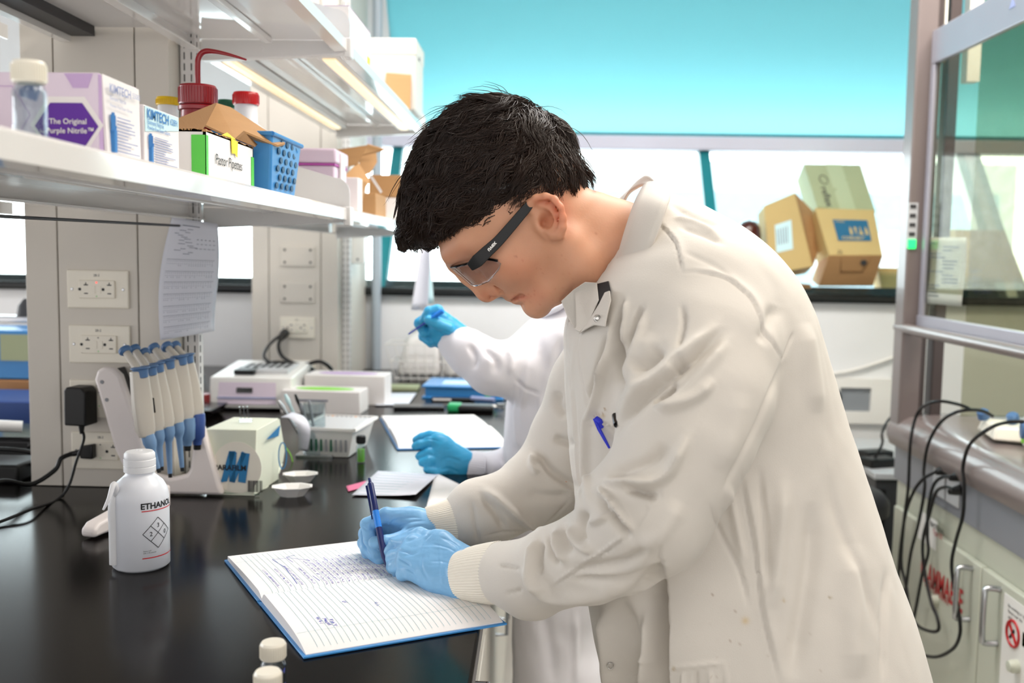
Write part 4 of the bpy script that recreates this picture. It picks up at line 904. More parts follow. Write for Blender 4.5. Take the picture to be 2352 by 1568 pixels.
def loftfield(slices, dm, lo, hi, h, capr=.03, nres=5):
    """slices: (Fpx,Fpy,Bpx,Bpy,halfwidth,exponent,ycentre offset); returns fn(X,Y,Z)"""
    P = []
    for s in slices:
        a = at(s[0], s[1], dm); b = at(s[2], s[3], dm)
        P.append([a.x, a.z, b.x, b.z, s[4], s[5], s[6] if len(s) > 6 else 0.])
    P = np.array(P); out = []
    for i in range(len(P)-1):
        p0, p1, p2, p3 = P[max(i-1, 0)], P[i], P[i+1], P[min(i+2, len(P)-1)]
        for k in range(nres):
            t = k/nres; out.append(.5*((2*p1)+(p2-p0)*t+(2*p0-5*p1+4*p2-p3)*t*t+(3*p1-p0-3*p2+p3)*t**3))
    out.append(P[-1]); P = np.array(out)
    def fn(X, Y, Z):
        xs = X[:, 0, 0]; zs = Z[0, 0, :]; gx, gz = np.meshgrid(xs, zs, indexing='ij')
        best = np.full(gx.shape, 9.); S_ = np.full(gx.shape, 9.); Wd = np.full(gx.shape, .1); Nn = np.full(gx.shape, 2.); Hh = np.full(gx.shape, .1); Ee = np.zeros(gx.shape); Yc = np.zeros(gx.shape)
        for i in range(len(P)-1):
            c0 = (P[i, :2]+P[i, 2:4])/2; a0 = (P[i, 2:4]-P[i, :2])/2; c1 = (P[i+1, :2]+P[i+1, 2:4])/2-c0; a1 = (P[i+1, 2:4]-P[i+1, :2])/2-a0
            dx, dz = gx-c0[0], gz-c0[1]
            cr = lambda ax_, az_, bx_, bz_: ax_*bz_-az_*bx_
            A = -cr(c1[0], c1[1], a1[0], a1[1]); B = cr(dx, dz, a1[0], a1[1])-cr(c1[0], c1[1], a0[0], a0[1]); Cc = cr(dx, dz, a0[0], a0[1])
            if abs(A) < 1e-9: ts = [-Cc/np.where(abs(B) < 1e-12, 1e-12, B)]
            else:
                D = np.sqrt(np.maximum(B*B-4*A*Cc, 0)); ts = [(-B+D)/(2*A), (-B-D)/(2*A)]
            for t in ts:
                first, last = i == 0, i == len(P)-2
                tc = np.clip(t, 0, 1); ok = ((t >= -1e-6) | first) & ((t <= 1+1e-6) | last)
                ax_, az_ = a0[0]+tc*a1[0], a0[1]+tc*a1[1]; L2 = ax_**2+az_**2+1e-12
                rx, rz = dx-tc*c1[0], dz-tc*c1[1]; s = (rx*ax_+rz*az_)/L2
                e = np.sqrt(np.maximum(0, rx**2+rz**2-s*s*L2))/capr*((t < 0) | (t > 1))
                sc = np.abs(s)+e*3
                m = ok & (sc < best)
                for arr, val in ((best, sc), (S_, s), (Wd, P[i, 4]+tc*(P[i+1, 4]-P[i, 4])), (Nn, P[i, 5]+tc*(P[i+1, 5]-P[i, 5])), (Hh, np.sqrt(L2)), (Ee, e), (Yc, P[i, 6]+tc*(P[i+1, 6]-P[i, 6]))):
                    arr[m] = np.broadcast_to(val, gx.shape)[m]
        S3 = np.abs(S_)[:, None, :]; N3 = Nn[:, None, :]; W3 = Wd[:, None, :]
        g = (S3**N3+(np.abs(Y-dm-Yc[:, None, :])/W3)**N3)**(1/N3); g = np.sqrt(g*g+Ee[:, None, :]**2)
        return np.clip((g-1)*np.minimum(Hh[:, None, :], W3), -.2, .15)
    return fn
def folds(V, N, lines, back=False):
    """cloth folds and seams: polylines on the camera side, (points, height mm, width left, width right)"""
    px = proj(V); D = np.zeros(len(V)); view = (np.array(CO)-V); view /= np.linalg.norm(view, axis=1)[:, None]
    fac = np.clip((np.einsum('ij,ij->i', N, view)+.05)*3, 0, 1)
    for pts, A, wl, wr in lines:
        pts = np.array(pts, float)
        if len(pts) > 2: pts = np.array([(v.x, v.y) for v in smoothpts([(a, b, 0) for a, b in pts], 4)])
        m = max(wl, wr)*2.6; sel = np.where((px[:, 0] > pts[:, 0].min()-m) & (px[:, 0] < pts[:, 0].max()+m) & (px[:, 1] > pts[:, 1].min()-m) & (px[:, 1] < pts[:, 1].max()+m) & (fac > 0))[0]
        if not len(sel): continue
        P = px[sel]; bd = np.full(len(sel), 1e9); sd = np.zeros(len(sel)); st = np.zeros(len(sel)); L = np.linalg.norm(np.diff(pts, axis=0), axis=1); T = L.sum(); acc = 0
        for a, b, l in zip(pts[:-1], pts[1:], L):
            ab = b-a; t = np.clip(((P-a)@ab)/max(l*l, 1e-9), 0, 1); q = P-a-t[:, None]*ab; d = np.hypot(q[:, 0], q[:, 1])
            cr = ab[0]*(P[:, 1]-a[1])-ab[1]*(P[:, 0]-a[0]); m = d < bd; bd[m] = d[m]; sd[m] = np.sign(cr[m]); st[m] = (acc+t*l)[m]; acc += l
        w = np.where(sd > 0, wl, wr); tp = np.clip(np.minimum(st, T-st)/(.22*T)+.12, 0, 1)
        D[sel] += A*.001*np.exp(-(bd/w)**2)*tp*fac[sel]
    return V+N*D[:, None]
def vp(px, py, d): return np.array(at(px, py, d))
def cnoise(V, sc, seed=0):       # cheap smooth noise from summed sines
    r = np.random.RandomState(seed); out = np.zeros(len(V))
    for k in range(7):
        d = r.normal(size=3); d /= np.linalg.norm(d); out += np.sin(V@d*sc*(1+k*.35)+r.uniform(0, 6.28)+1.3*np.sin(V@r.normal(size=3)*sc*.5))
    return out/7
# ================================================================ the standing man
man_c = Vector((.34, 1.27, 0))
man = thing('person', 'person in white lab coat, blue gloves and safety glasses bending over the bench to write', 'person', man_c)
off = tuple(man_c)
HM = 1.25      # head mid-plane distance
fh = Vector((-.643, 0, -.766)); uh = Vector((-.766, 0, .643)); O_ = at(1252, 505, HM)
def hd(f, u, s=0): return np.array(O_+fh*f+uh*u+Vector((0, -s, 0)))     # s > 0 towards the camera
def hpx(px, py, s=0): p = at(px, py, HM); return np.array((p.x, HM-s, p.z))   # profile-plane position, shifted sideways
# ---- head and neck
xa = at(900, 180, HM); xb = at(1560, 830, HM)
FH = Field((xa.x, HM-.16, xb.z), (xb.x, HM+.16, xa.z), .0024)
sl = [  # face side -> back of head, half width, exponent
 (1035, 322, 1110, 262, .038, 2.0), (1005, 350, 1165, 262, .058, 2.05), (975, 405, 1235, 285, .071, 2.15), (972, 460, 1290, 318, .0765, 2.25),
 (985, 515, 1318, 352, .078, 2.3), (1006, 560, 1335, 392, .0775, 2.3), (1027, 594, 1343, 418, .0755, 2.25), (1052, 618, 1348, 428, .073, 2.2), (1092, 632, 1355, 434, .0705, 2.1), 
 (1122, 650, 1368, 438, .068, 2.0), (1146, 672, 1380, 441, .0655, 1.95), (1164, 682, 1390, 444, .063, 1.9), (1182, 686, 1400, 448, .061, 1.9), (1205, 695, 1412, 452, .059, 1.9),
 (1224, 706, 1425, 456, .0575, 1.9), (1243, 710, 1438, 460, .0565, 1.9), (1262, 704, 1450, 464, .0560, 1.9), (1281, 689, 1462, 468, .0555, 1.95), (1297, 664, 1476, 474, .0555, 2), (1312, 650, 1490, 480, .056, 2),
 (1335, 652, 1510, 492, .058, 2), (1372, 660, 1535, 510, .062, 2), (1395, 700, 1555, 540, .072, 2), (1415, 760, 1580, 580, .085, 2)]
FH.put(loftfield(sl, HM, None, None, None, capr=.012, nres=4), (xa.x, HM-.13, xb.z), (xb.x, HM+.13, xa.z), k=.004)
for s_ in (1, -1):
    # jaw line, cheek, brow
    FH.chain([(hpx(1238, 696, .014*s_), .0135), (hpx(1275, 660, .036*s_), .014), (hpx(1308, 612, .050*s_), .0155), (hpx(1300, 560, .0585*s_), .0135)], k=.022)
    FH.ell(hd(.070, .000, .047*s_), (.026, .022, .020), k=.03)
    FH.chain([(hd(.108, .052, .012*s_), .0085), (hd(.104, .056, .032*s_), .008), (hd(.088, .052, .052*s_), .007)], k=.02)
    FH.ell(hd(.112, .030, .031*s_), (.017, .016, .013), k=.014, sub=True)          # eye socket
    FH.ell(hd(.0895, .029, .031*s_), (.0125, .0125, .0125), k=.003)
    FH.chain([(hd(.100, .036, .019*s_), .003), (hd(.1025, .038, .031*s_), .0035), (hd(.095, .034, .044*s_), .003)], k=.006)   # upper lid
    FH.chain([(hd(.099, .024, .019*s_), .0022), (hd(.100, .0215, .031*s_), .0026), (hd(.094, .024, .044*s_), .0022)], k=.006)
# nose
br = [(hpx(1046, 613), .0075), (hpx(1064, 626), .0065), (hpx(1083, 647), .0075), (hpx(1096, 664), .0085), (hpx(1110, 677), .0105)]
FH.chain([(hpx(1058, 600), .011), (hpx(1090, 628), .012), (hpx(1122, 655), .014)], k=.014)
FH.chain([(hpx(1048, 610), .0055), (hpx(1072, 633), .0058), (hpx(1092, 650), .0068)], k=.012)
FH.chain([(hpx(1093+7, 652-3), .0085), (hpx(1103+9, 668-1), .0098), (hpx(1117, 672), .0100)], k=.008)
FH.chain([(hpx(1120, 673), .0085), (hpx(1140, 667), .006)], k=.008)
for s_ in (1, -1):
    FH.ell(hpx(1139, 663, .0125*s_), (.0088, .0068, .0085), k=.006)
    FH.cap(hpx(1129, 681, .0075*s_), hpx(1144, 669, .0125*s_), .0028, .0024, k=.003, sub=True)   # nostril
    FH.chain([(hpx(1139, 650, .0185*s_), .0020), (hpx(1151, 658, .0205*s_), .0022), (hpx(1152, 668, .0185*s_), .0018)], k=.005, sub=True)     # wing crease
# lips
def arc(px, py, px2, py2, w, n=6, r=.004):
    out = []
    for k in range(n+1):
        t = k/n; out.append((hpx(px+(px2-px)*t**1.6, py+(py2-py)*t**1.6, w*math.sin(t*PI/2)), r*(1-.45*t)))
    return out
for s_ in (1, -1):
    up = [(np.array((p[0], HM-(HM-p[1])*s_, p[2])), r) for p, r in arc(1170, 679, 1203, 672, .021, r=.0052)]
    lo_ = [(np.array((p[0], HM-(HM-p[1])*s_, p[2])), r) for p, r in arc(1186, 684, 1209, 675, .020, r=.0060)]
    FH.chain(up, k=.006); FH.chain(lo_, k=.006)
    gp = [(np.array((p[0], HM-(HM-p[1])*s_, p[2])), .0013) for p, r in arc(1175, 688, 1208, 672.5, .0265, r=.002)]
    FH.chain(gp, k=.004, sub=True)
FH.cap(hpx(1206, 695, .012), hpx(1206, 695, -.012), .003, .003, k=.010, sub=True)
FH.ell(hpx(1236, 696), (.014, .018, .013), k=.016)
# ears
def ear(s_):
    E_ = lambda px, py, o: hpx(px, py, s_*(.0715+o))
    FH.ell(E_(1256, 508, .002), (.017, .006, .024), M=[[.94, 0, .34], [0, 1, 0], [-.34, 0, .94]], k=.008)
    FH.chain([(E_(1232, 500, .001), .003), (E_(1221, 488, .004), .0038), (E_(1219, 474, .007), .0042), (E_(1232, 464, .011), .0045), (E_(1252, 461, .0145), .0046), (E_(1270, 468, .017), .0048), (E_(1282, 484, .0185), .0048),
              (E_(1288, 506, .018), .0046), (E_(1288, 526, .016), .0048), (E_(1281, 540, .012), .0058), (E_(1270, 541, .008), .0055), (E_(1259, 533, .004), .004)], k=.004)
    FH.chain([(E_(1243, 478, .008), .0032), (E_(1262, 482, .010), .0036), (E_(1270, 500, .0115), .0038), (E_(1268, 520, .010), .0036), (E_(1258, 529, .007), .0035)], k=.006)
    FH.chain([(E_(1240, 507, .006), .0038), (E_(1243, 516, .006), .0034)], k=.005)
    FH.ell(E_(1253, 511, .009), (.0085, .010, .0095), k=.006, sub=True)
    FH.ell(E_(1250, 516, .001), (.004, .010, .005), k=.004, sub=True)
    FH.chain([(E_(1240, 474, .013), .0026), (E_(1260, 473, .016), .0026), (E_(1275, 488, .018), .0024), (E_(1279, 508, .017), .002)], k=.004, sub=True)
ear(1); ear(-1)
# throat muscle and nape
FH.chain([(hpx(1290, 560, .050), .012), (hpx(1345, 610, .046), .011), (hpx(1385, 660, .034), .011)], k=.03)
V, Q = FH.mesh(); V = smooth_vq(V, Q, 1)
# shoulders, chest and arms inside the coat (coarser)
FB = Field((-.25, .85, .75), (.75, 1.65, 1.62), .009)
FB.put(loftfield([(1372, 700, 1545, 520, .07, 2), (1340, 790, 1640, 580, .15, 2.2), (1340, 900, 1760, 700, .17, 2.3), (1360, 1050, 1830, 850, .16, 2.3), (1390, 1250, 1900, 1100, .15, 2.3), (1430, 1450, 1960, 1350, .15, 2.3)], 1.27, None, None, None, capr=.06), (-.25, .85, .75), (.75, 1.65, 1.62), k=.01)
for arm_ in ([(vp(1620, 720, 1.13), .05), (vp(1500, 1190, 1.07), .042), (vp(1150, 1315, 1.20), .028), (vp(1058, 1322, 1.235), .0245)], [(vp(1440, 800, 1.40), .05), (vp(1330, 1080, 1.44), .042), (vp(1080, 1190, 1.39), .028), (vp(985, 1212, 1.378), .022)]):
    FB.chain(arm_, k=.01)
VB, QB = FB.mesh()
V = np.concatenate([V, VB]); Q = np.concatenate([Q, QB+len(V)-len(VB)])
me = mesh_np('body', V, Q)
# skin tint (lips, ear, nose, cheek, stubble) as a colour attribute
tint = np.ones((len(V), 4)); pxv = proj(V)
def spot(px, py, r, col, r2=None):
    d = ((pxv[:, 0]-px)/r)**2+((pxv[:, 1]-py)/(r2 or r))**2; w = np.exp(-d)[:, None]; tint[:, :3] = tint[:, :3]*(1-w)+tint[:, :3]*np.array(col)*w
spot(1186, 684, 13, (.86, .62, .60), 7); spot(1203, 682, 11, (.88, .66, .64), 5)
spot(1282, 490, 26, (1.0, .70, .64), 40); spot(1245, 462, 26, (1.0, .74, .68), 12); spot(1118, 680, 24, (.95, .78, .74), 16); spot(1180, 620, 60, (.98, .86, .84), 40); spot(1230, 680, 30, (.93, .82, .8), 22)
spot(1050, 590, 50, (.86, .80, .80), 25)
rs = random.Random(5)
for (a, b, r) in ((1185, 589, 2.6), (1365.5, 439, 4), (1288, 482, 1.7), (1370, 535, 2), (1291, 585, 1.4)): spot(a, b, r, (.6, .45, .42))
for k in range(60): spot(rs.uniform(1175, 1320), rs.uniform(590, 700), rs.uniform(1, 1.6), (.9, .78, .76))
ca = me.color_attributes.new('tint', 'FLOAT_COLOR', 'POINT'); ca.data.foreach_set('color', tint.ravel())
def use_tint(mn):
    n = MATS[mn].node_tree; p = n.nodes['Principled BSDF']; l = [l for l in n.links if l.to_socket == p.inputs['Base Color']][0]; src = l.from_socket
    a = n.nodes.new('ShaderNodeAttribute'); a.attribute_name = 'tint'; mu = n.nodes.new('ShaderNodeVectorMath'); mu.operation = 'MULTIPLY'
    n.links.new(src, mu.inputs[0]); n.links.new(a.outputs['Color'], mu.inputs[1]); n.links.new(mu.outputs[0], p.inputs['Base Color'])
use_tint('skin')
place('body', me, 'skin', man, off)
# ---- hair: an inner mass cut by the hairline, covered with strands
outl = [(1340, 430), (1335, 395), (1318, 350), (1298, 305), (1262, 266), (1210, 236), (1155, 224), (1100, 233), (1048, 256), (1005, 290), (975, 330), (952, 375), (938, 420), (928, 470), (922, 520), (935, 560), (975, 575), (1020, 560)]
cx_, cy_ = 1130, 425
ang = np.array([math.atan2(y-cy_, x-cx_) for x, y in outl]); rad = np.array([math.hypot(x-cx_, y-cy_) for x, y in outl])
# close the lower side
extra = [(1080, 560), (1180, 540), (1260, 520), (1320, 480)]
ang = np.concatenate([ang, [math.atan2(y-cy_, x-cx_) for x, y in extra]]); rad = np.concatenate([rad, [math.hypot(x-cx_, y-cy_) for x, y in extra]])
o_ = np.argsort(ang); ang = ang[o_]; rad = rad[o_]; ang = np.concatenate([ang-2*PI, ang, ang+2*PI]); rad = np.tile(rad, 3)
hc = at(cx_, cy_, HM); SC = FPX/HM
hairline = [(1350, 432), (1320, 437), (1290, 438), (1262, 445), (1236, 452), (1216, 464), (1208, 485), (1199, 512), (1190, 530), (1180, 524), (1176, 508), (1150, 512), (1115, 524), (1080, 532), (1058, 548), (1038, 572), (1010, 582), (960, 590), (900, 560), (860, 400), (950, 200), (1200, 150), (1400, 250), (1400, 400)]
HLx = np.array([at(a, b, HM).x for a, b in hairline]); HLz = np.array([at(a, b, HM).z for a, b in hairline])
def polydist(x, z, PX, PZ):     # signed distance, negative inside
    d = np.full(x.shape, 9.); ins = np.zeros(x.shape, bool); n = len(PX)
    for i in range(n):
        ax_, az_, bx_, bz_ = PX[i], PZ[i], PX[(i+1) % n], PZ[(i+1) % n]; ex, ez = bx_-ax_, bz_-az_
        t = np.clip(((x-ax_)*ex+(z-az_)*ez)/(ex*ex+ez*ez), 0, 1); d = np.minimum(d, np.hypot(x-ax_-t*ex, z-az_-t*ez))
        c = ((az_ > z) != (bz_ > z)); ins ^= c & (x < ex*(z-az_)/(ez if abs(ez) > 1e-12 else 1e-12)+ax_)
    return np.where(ins, -d, d)
HW = .088
def radial(x, y, z, sc=1.0):
    a = np.arctan2(-(z-hc.z), x-hc.x); Rr = np.interp(a, ang, rad)/SC*sc; r = np.hypot(x-hc.x, z-hc.z)
    wy = HW*sc*(1-.10*np.clip((r/Rr), 0, 1)**2)
    g = ((r/Rr)**2.3+(np.abs(y-HM)/wy)**2.3)**(1/2.3); return (g-1)*.085
FA = Field((xa.x, HM-.125, at(0, 620, HM).z), (at(1380, 0, HM).x, HM+.125, at(0, 190, HM).z), .004)
def hf(X, Y, Z):
    g = radial(X, Y, Z, .955); p = polydist(X[:, 0, 0][:, None]+0*Z[0, 0, :][None, :], Z[0, 0, :][None, :]+0*X[:, 0, 0][:, None], HLx, HLz)[:, None, :]
    return np.maximum(g, p+.004)
FA.put(hf, (xa.x, HM-.13, 1.2), (.5, HM+.13, 1.8), k=.004)
VA, QA = FA.mesh(); VA = smooth_vq(VA, QA, 2)
NA = np.zeros_like(VA); fn_ = np.cross(VA[QA[:, 2]]-VA[QA[:, 0]], VA[QA[:, 3]]-VA[QA[:, 1]])
for j in range(4): np.add.at(NA, QA[:, j], fn_)
NA /= np.linalg.norm(NA, axis=1)[:, None]+1e-12
VA = VA+NA*(cnoise(VA, 75, 3)*.0055)[:, None]
# strands
rng = np.random.RandomState(7)
g0 = radial(VA[:, 0], VA[:, 1], VA[:, 2], .955)
roots = np.where(g0 > -.012)[0]
whorl = np.array((at(1215, 262, HM).x, HM, at(1215, 262, HM).z))
def rgrad(P):
    e = 1e-4; g = np.stack([(radial(P[:, 0]+(e if i == 0 else 0), P[:, 1]+(e if i == 1 else 0), P[:, 2]+(e if i == 2 else 0))-radial(P[:, 0]-(e if i == 0 else 0), P[:, 1]-(e if i == 1 else 0), P[:, 2]-(e if i == 2 else 0)))/(2*e) for i in range(3)], 1)
    return g/(np.linalg.norm(g, axis=1)[:, None]+1e-9)
NS = 15000; K = 13
pick = rng.choice(roots, NS); P = VA[pick]+rng.normal(size=(NS, 3))*.002
short = (proj(P)[:, 1] > 385) & (proj(P)[:, 0] > 1180)        # clipped sides and nape
ln = np.where(short, rng.uniform(.010, .022, NS), rng.uniform(.045, .095, NS))
clump = cnoise(P, 120, 5); clump2 = cnoise(P, 70, 9); ph = clump*9
lift = rng.uniform(-.002, .0045, NS)+clump*.004+clump2*.005; fly = (rng.rand(NS) < .09) & (proj(P)[:, 1] < 370)
paths = np.zeros((NS, K, 3)); cur = P.copy(); d0 = None
frw = np.array(fh)*1.0
for k in range(K):
    paths[:, k] = cur
    n = rgrad(cur); away = cur-whorl; away /= np.linalg.norm(away, axis=1)[:, None]+1e-9
    px_ = proj(cur)
    w_back = np.clip((px_[:, 0]-1180)/120, 0, 1)[:, None]
    dn = np.array((-.25, 0, -1.0)); fwd = np.array((-.8, 0, -.35))
    d = away*.8+fwd*(1-w_back)*.9+np.array((.25, 0, -1.))*w_back*.8+dn*np.clip((430-px_[:, 0:1]+560)/200, 0, 1)*.6
    side = np.cross(n, d); side /= np.linalg.norm(side, axis=1)[:, None]+1e-9
    t = k/K
    wave = np.sin(ph+t*11+clump2*3)[:, None]*side*1.05+side*(rng.normal(size=(NS, 1))*.16)+(clump2[:, None]*side*.8)
    d = d+wave; d -= n*np.einsum('ij,ij->i', d, n)[:, None]; d /= np.linalg.norm(d, axis=1)[:, None]+1e-9
    step_ = (ln/K)[:, None]; cur = cur+d*step_
    # keep near the outer shell
    g = radial(cur[:, 0], cur[:, 1], cur[:, 2]); tgt = -.004+lift+(.004 if k > 3 else .001)
    pull = np.where(short, .4, .5); free = (px_[:, 0] < 1075) & (px_[:, 1] > 520)
    corr = (tgt-g)*pull*np.where(free, .12, 1); cur = cur+n*corr[:, None]
    cur = cur+np.where(fly, 1, 0)[:, None]*(n*.0006*k+side*.0022*math.sin(k*1.2))
    crl = np.where(free, 1., 0.)[:, None]; cur = cur+crl*(np.array((math.cos(k*1.1), 0, math.sin(k*1.1)))*.0040+side*.003*math.sin(k*1.3))
gi = rng.choice(np.where(~short)[0], 520, replace=False); gp = paths[gi]; rt0 = paths[:, 0]
gd = np.linalg.norm(rt0[:, None]-gp[None, :, 0], axis=2); nr = gd.argmin(1); tt = np.linspace(0, 1, K)[None, :, None]
rad_ = rt0-gp[nr, 0]; tgt_ = gp[nr]+rad_[:, None]*(1-.72*tt); cw = np.where(short, 0, .82)[:, None, None]*np.clip(tt*1.6, 0, 1)*(gd.min(1) < .03)[:, None, None]*(rng.rand(NS) > .12)[:, None, None]
paths = paths*(1-cw)+tgt_*cw
wdt = np.where(short, .00035, .00052)*rng.uniform(.7, 1.3, NS)
VV = []; T3 = np.linspace(0, 1, K)
tan = np.gradient(paths, axis=1); tan /= np.linalg.norm(tan, axis=2)[:, :, None]+1e-9
nn = rgrad(paths.reshape(-1, 3)).reshape(NS, K, 3); b1 = np.cross(tan, nn); b1 /= np.linalg.norm(b1, axis=2)[:, :, None]+1e-9; b2 = np.cross(tan, b1)
rt = (wdt[:, None]*np.clip(1.15-T3[None]**2.5, .12, 1))[:, :, None]
ring = np.stack([paths+rt*(b1*math.cos(a)+b2*math.sin(a)) for a in (0, 2.094, 4.189)], 2)       # NS,K,3,3
VS = ring.reshape(-1, 3); base = (np.arange(NS)[:, None]*K+np.arange(K-1)[None])*3
fs = []
for j in range(3):
    j2 = (j+1) % 3; fs.append(np.stack([base+j, base+j2, base+3+j2, base+3+j], -1).reshape(-1, 4))
QS = np.concatenate(fs)
me = mesh_np('hair', np.concatenate([VA, VS]), np.concatenate([QA, QS+len(VA)]))
place('hair', me, 'hair', man, off)
# eyebrow and eye details
m = MB(); random.seed(3)
for k in range(70):
    t = random.random(); b = hd(.1175-.030*t**2, .056+.004*math.sin(t*3), .012+.040*t); m.tube([b, b+np.array(fh)*.002+np.array((0, -.006, .0))+np.array(uh)*.002], [.0004, .0001], n=4)
o = obj('eyebrow', m, 'hair', man); o.data.transform(Matrix.Translation(-man_c))
m = MB(); q = hd(.0985, .0285, .0345); m.lathe([(.0055, 0), (.004, .0025), (.0005, .0032)], q, 20, Vector(fh)+Vector((0, -.35, 0))); o = obj('iris', m, 'iris', man); o.data.transform(Matrix.Translation(-man_c))
# ================================================================ the lab coat
FC = Field((-.20, .84, .38), (.86, 1.72, 1.62), .0055)
torso = [
 (1345, 655, 1505, 440, .085, 2.0), (1318, 700, 1560, 452, .135, 2.1), (1300, 745, 1625, 482, .180, 2.3), (1296, 800, 1700, 528, .202, 2.5), (1296, 870, 1775, 595, .208, 2.6), (1300, 950, 1835, 690, .205, 2.6),
 (1308, 1040, 1880, 810, .195, 2.5), (1320, 1140, 1915, 930, .185, 2.5), (1333, 1240, 1958, 1070, .185, 2.5), (1350, 1370, 2022, 1250, .195, 2.5), (1370, 1480, 2080, 1420, .205, 2.5), (1390, 1575, 2118, 1575, .215, 2.5),
 (1420, 1720, 2170, 1740, .225, 2.5), (1450, 1950, 2230, 1980, .24, 2.5)]
FC.put(loftfield(torso, 1.27, None, None, None, capr=.012), (-.2, .84, .38), (.86, 1.72, 1.62), k=.01)
near = [(vp(1640, 690, 1.145), .070), (vp(1625, 790, 1.110), .079), (vp(1600, 900, 1.085), .081), (vp(1572, 1000, 1.065), .072), (vp(1545, 1085, 1.055), .064), (vp(1497, 1175, 1.055), .0655), (vp(1425, 1240, 1.085), .056), (vp(1350, 1280, 1.115), .0495), (vp(1281, 1301, 1.14), .0455), (vp(1210, 1322, 1.17), .042), (vp(1160, 1314, 1.195), .0375)]
far = [(vp(1440, 780, 1.40), .078), (vp(1380, 900, 1.43), .078), (vp(1330, 1010, 1.45), .070), (vp(1290, 1085, 1.45), .066), (vp(1225, 1125, 1.43), .054), (vp(1160, 1160, 1.41), .045), (vp(1110, 1178, 1.40), .044), (vp(1075, 1196, 1.39), .038)]
FC.chain(near, k=.014); FC.chain(far, k=.012)
FC.cap(vp(1095, 1165, 1.395), vp(1130, 1160, 1.40), .040, .040, k=.02)
FC.cap(vp(1180, 1325, 1.185), vp(1225, 1345, 1.165), .032, .036, k=.02)
FC.cap(vp(1390, 1150, 1.07), vp(1450, 1130, 1.06), .030, .04, k=.02)
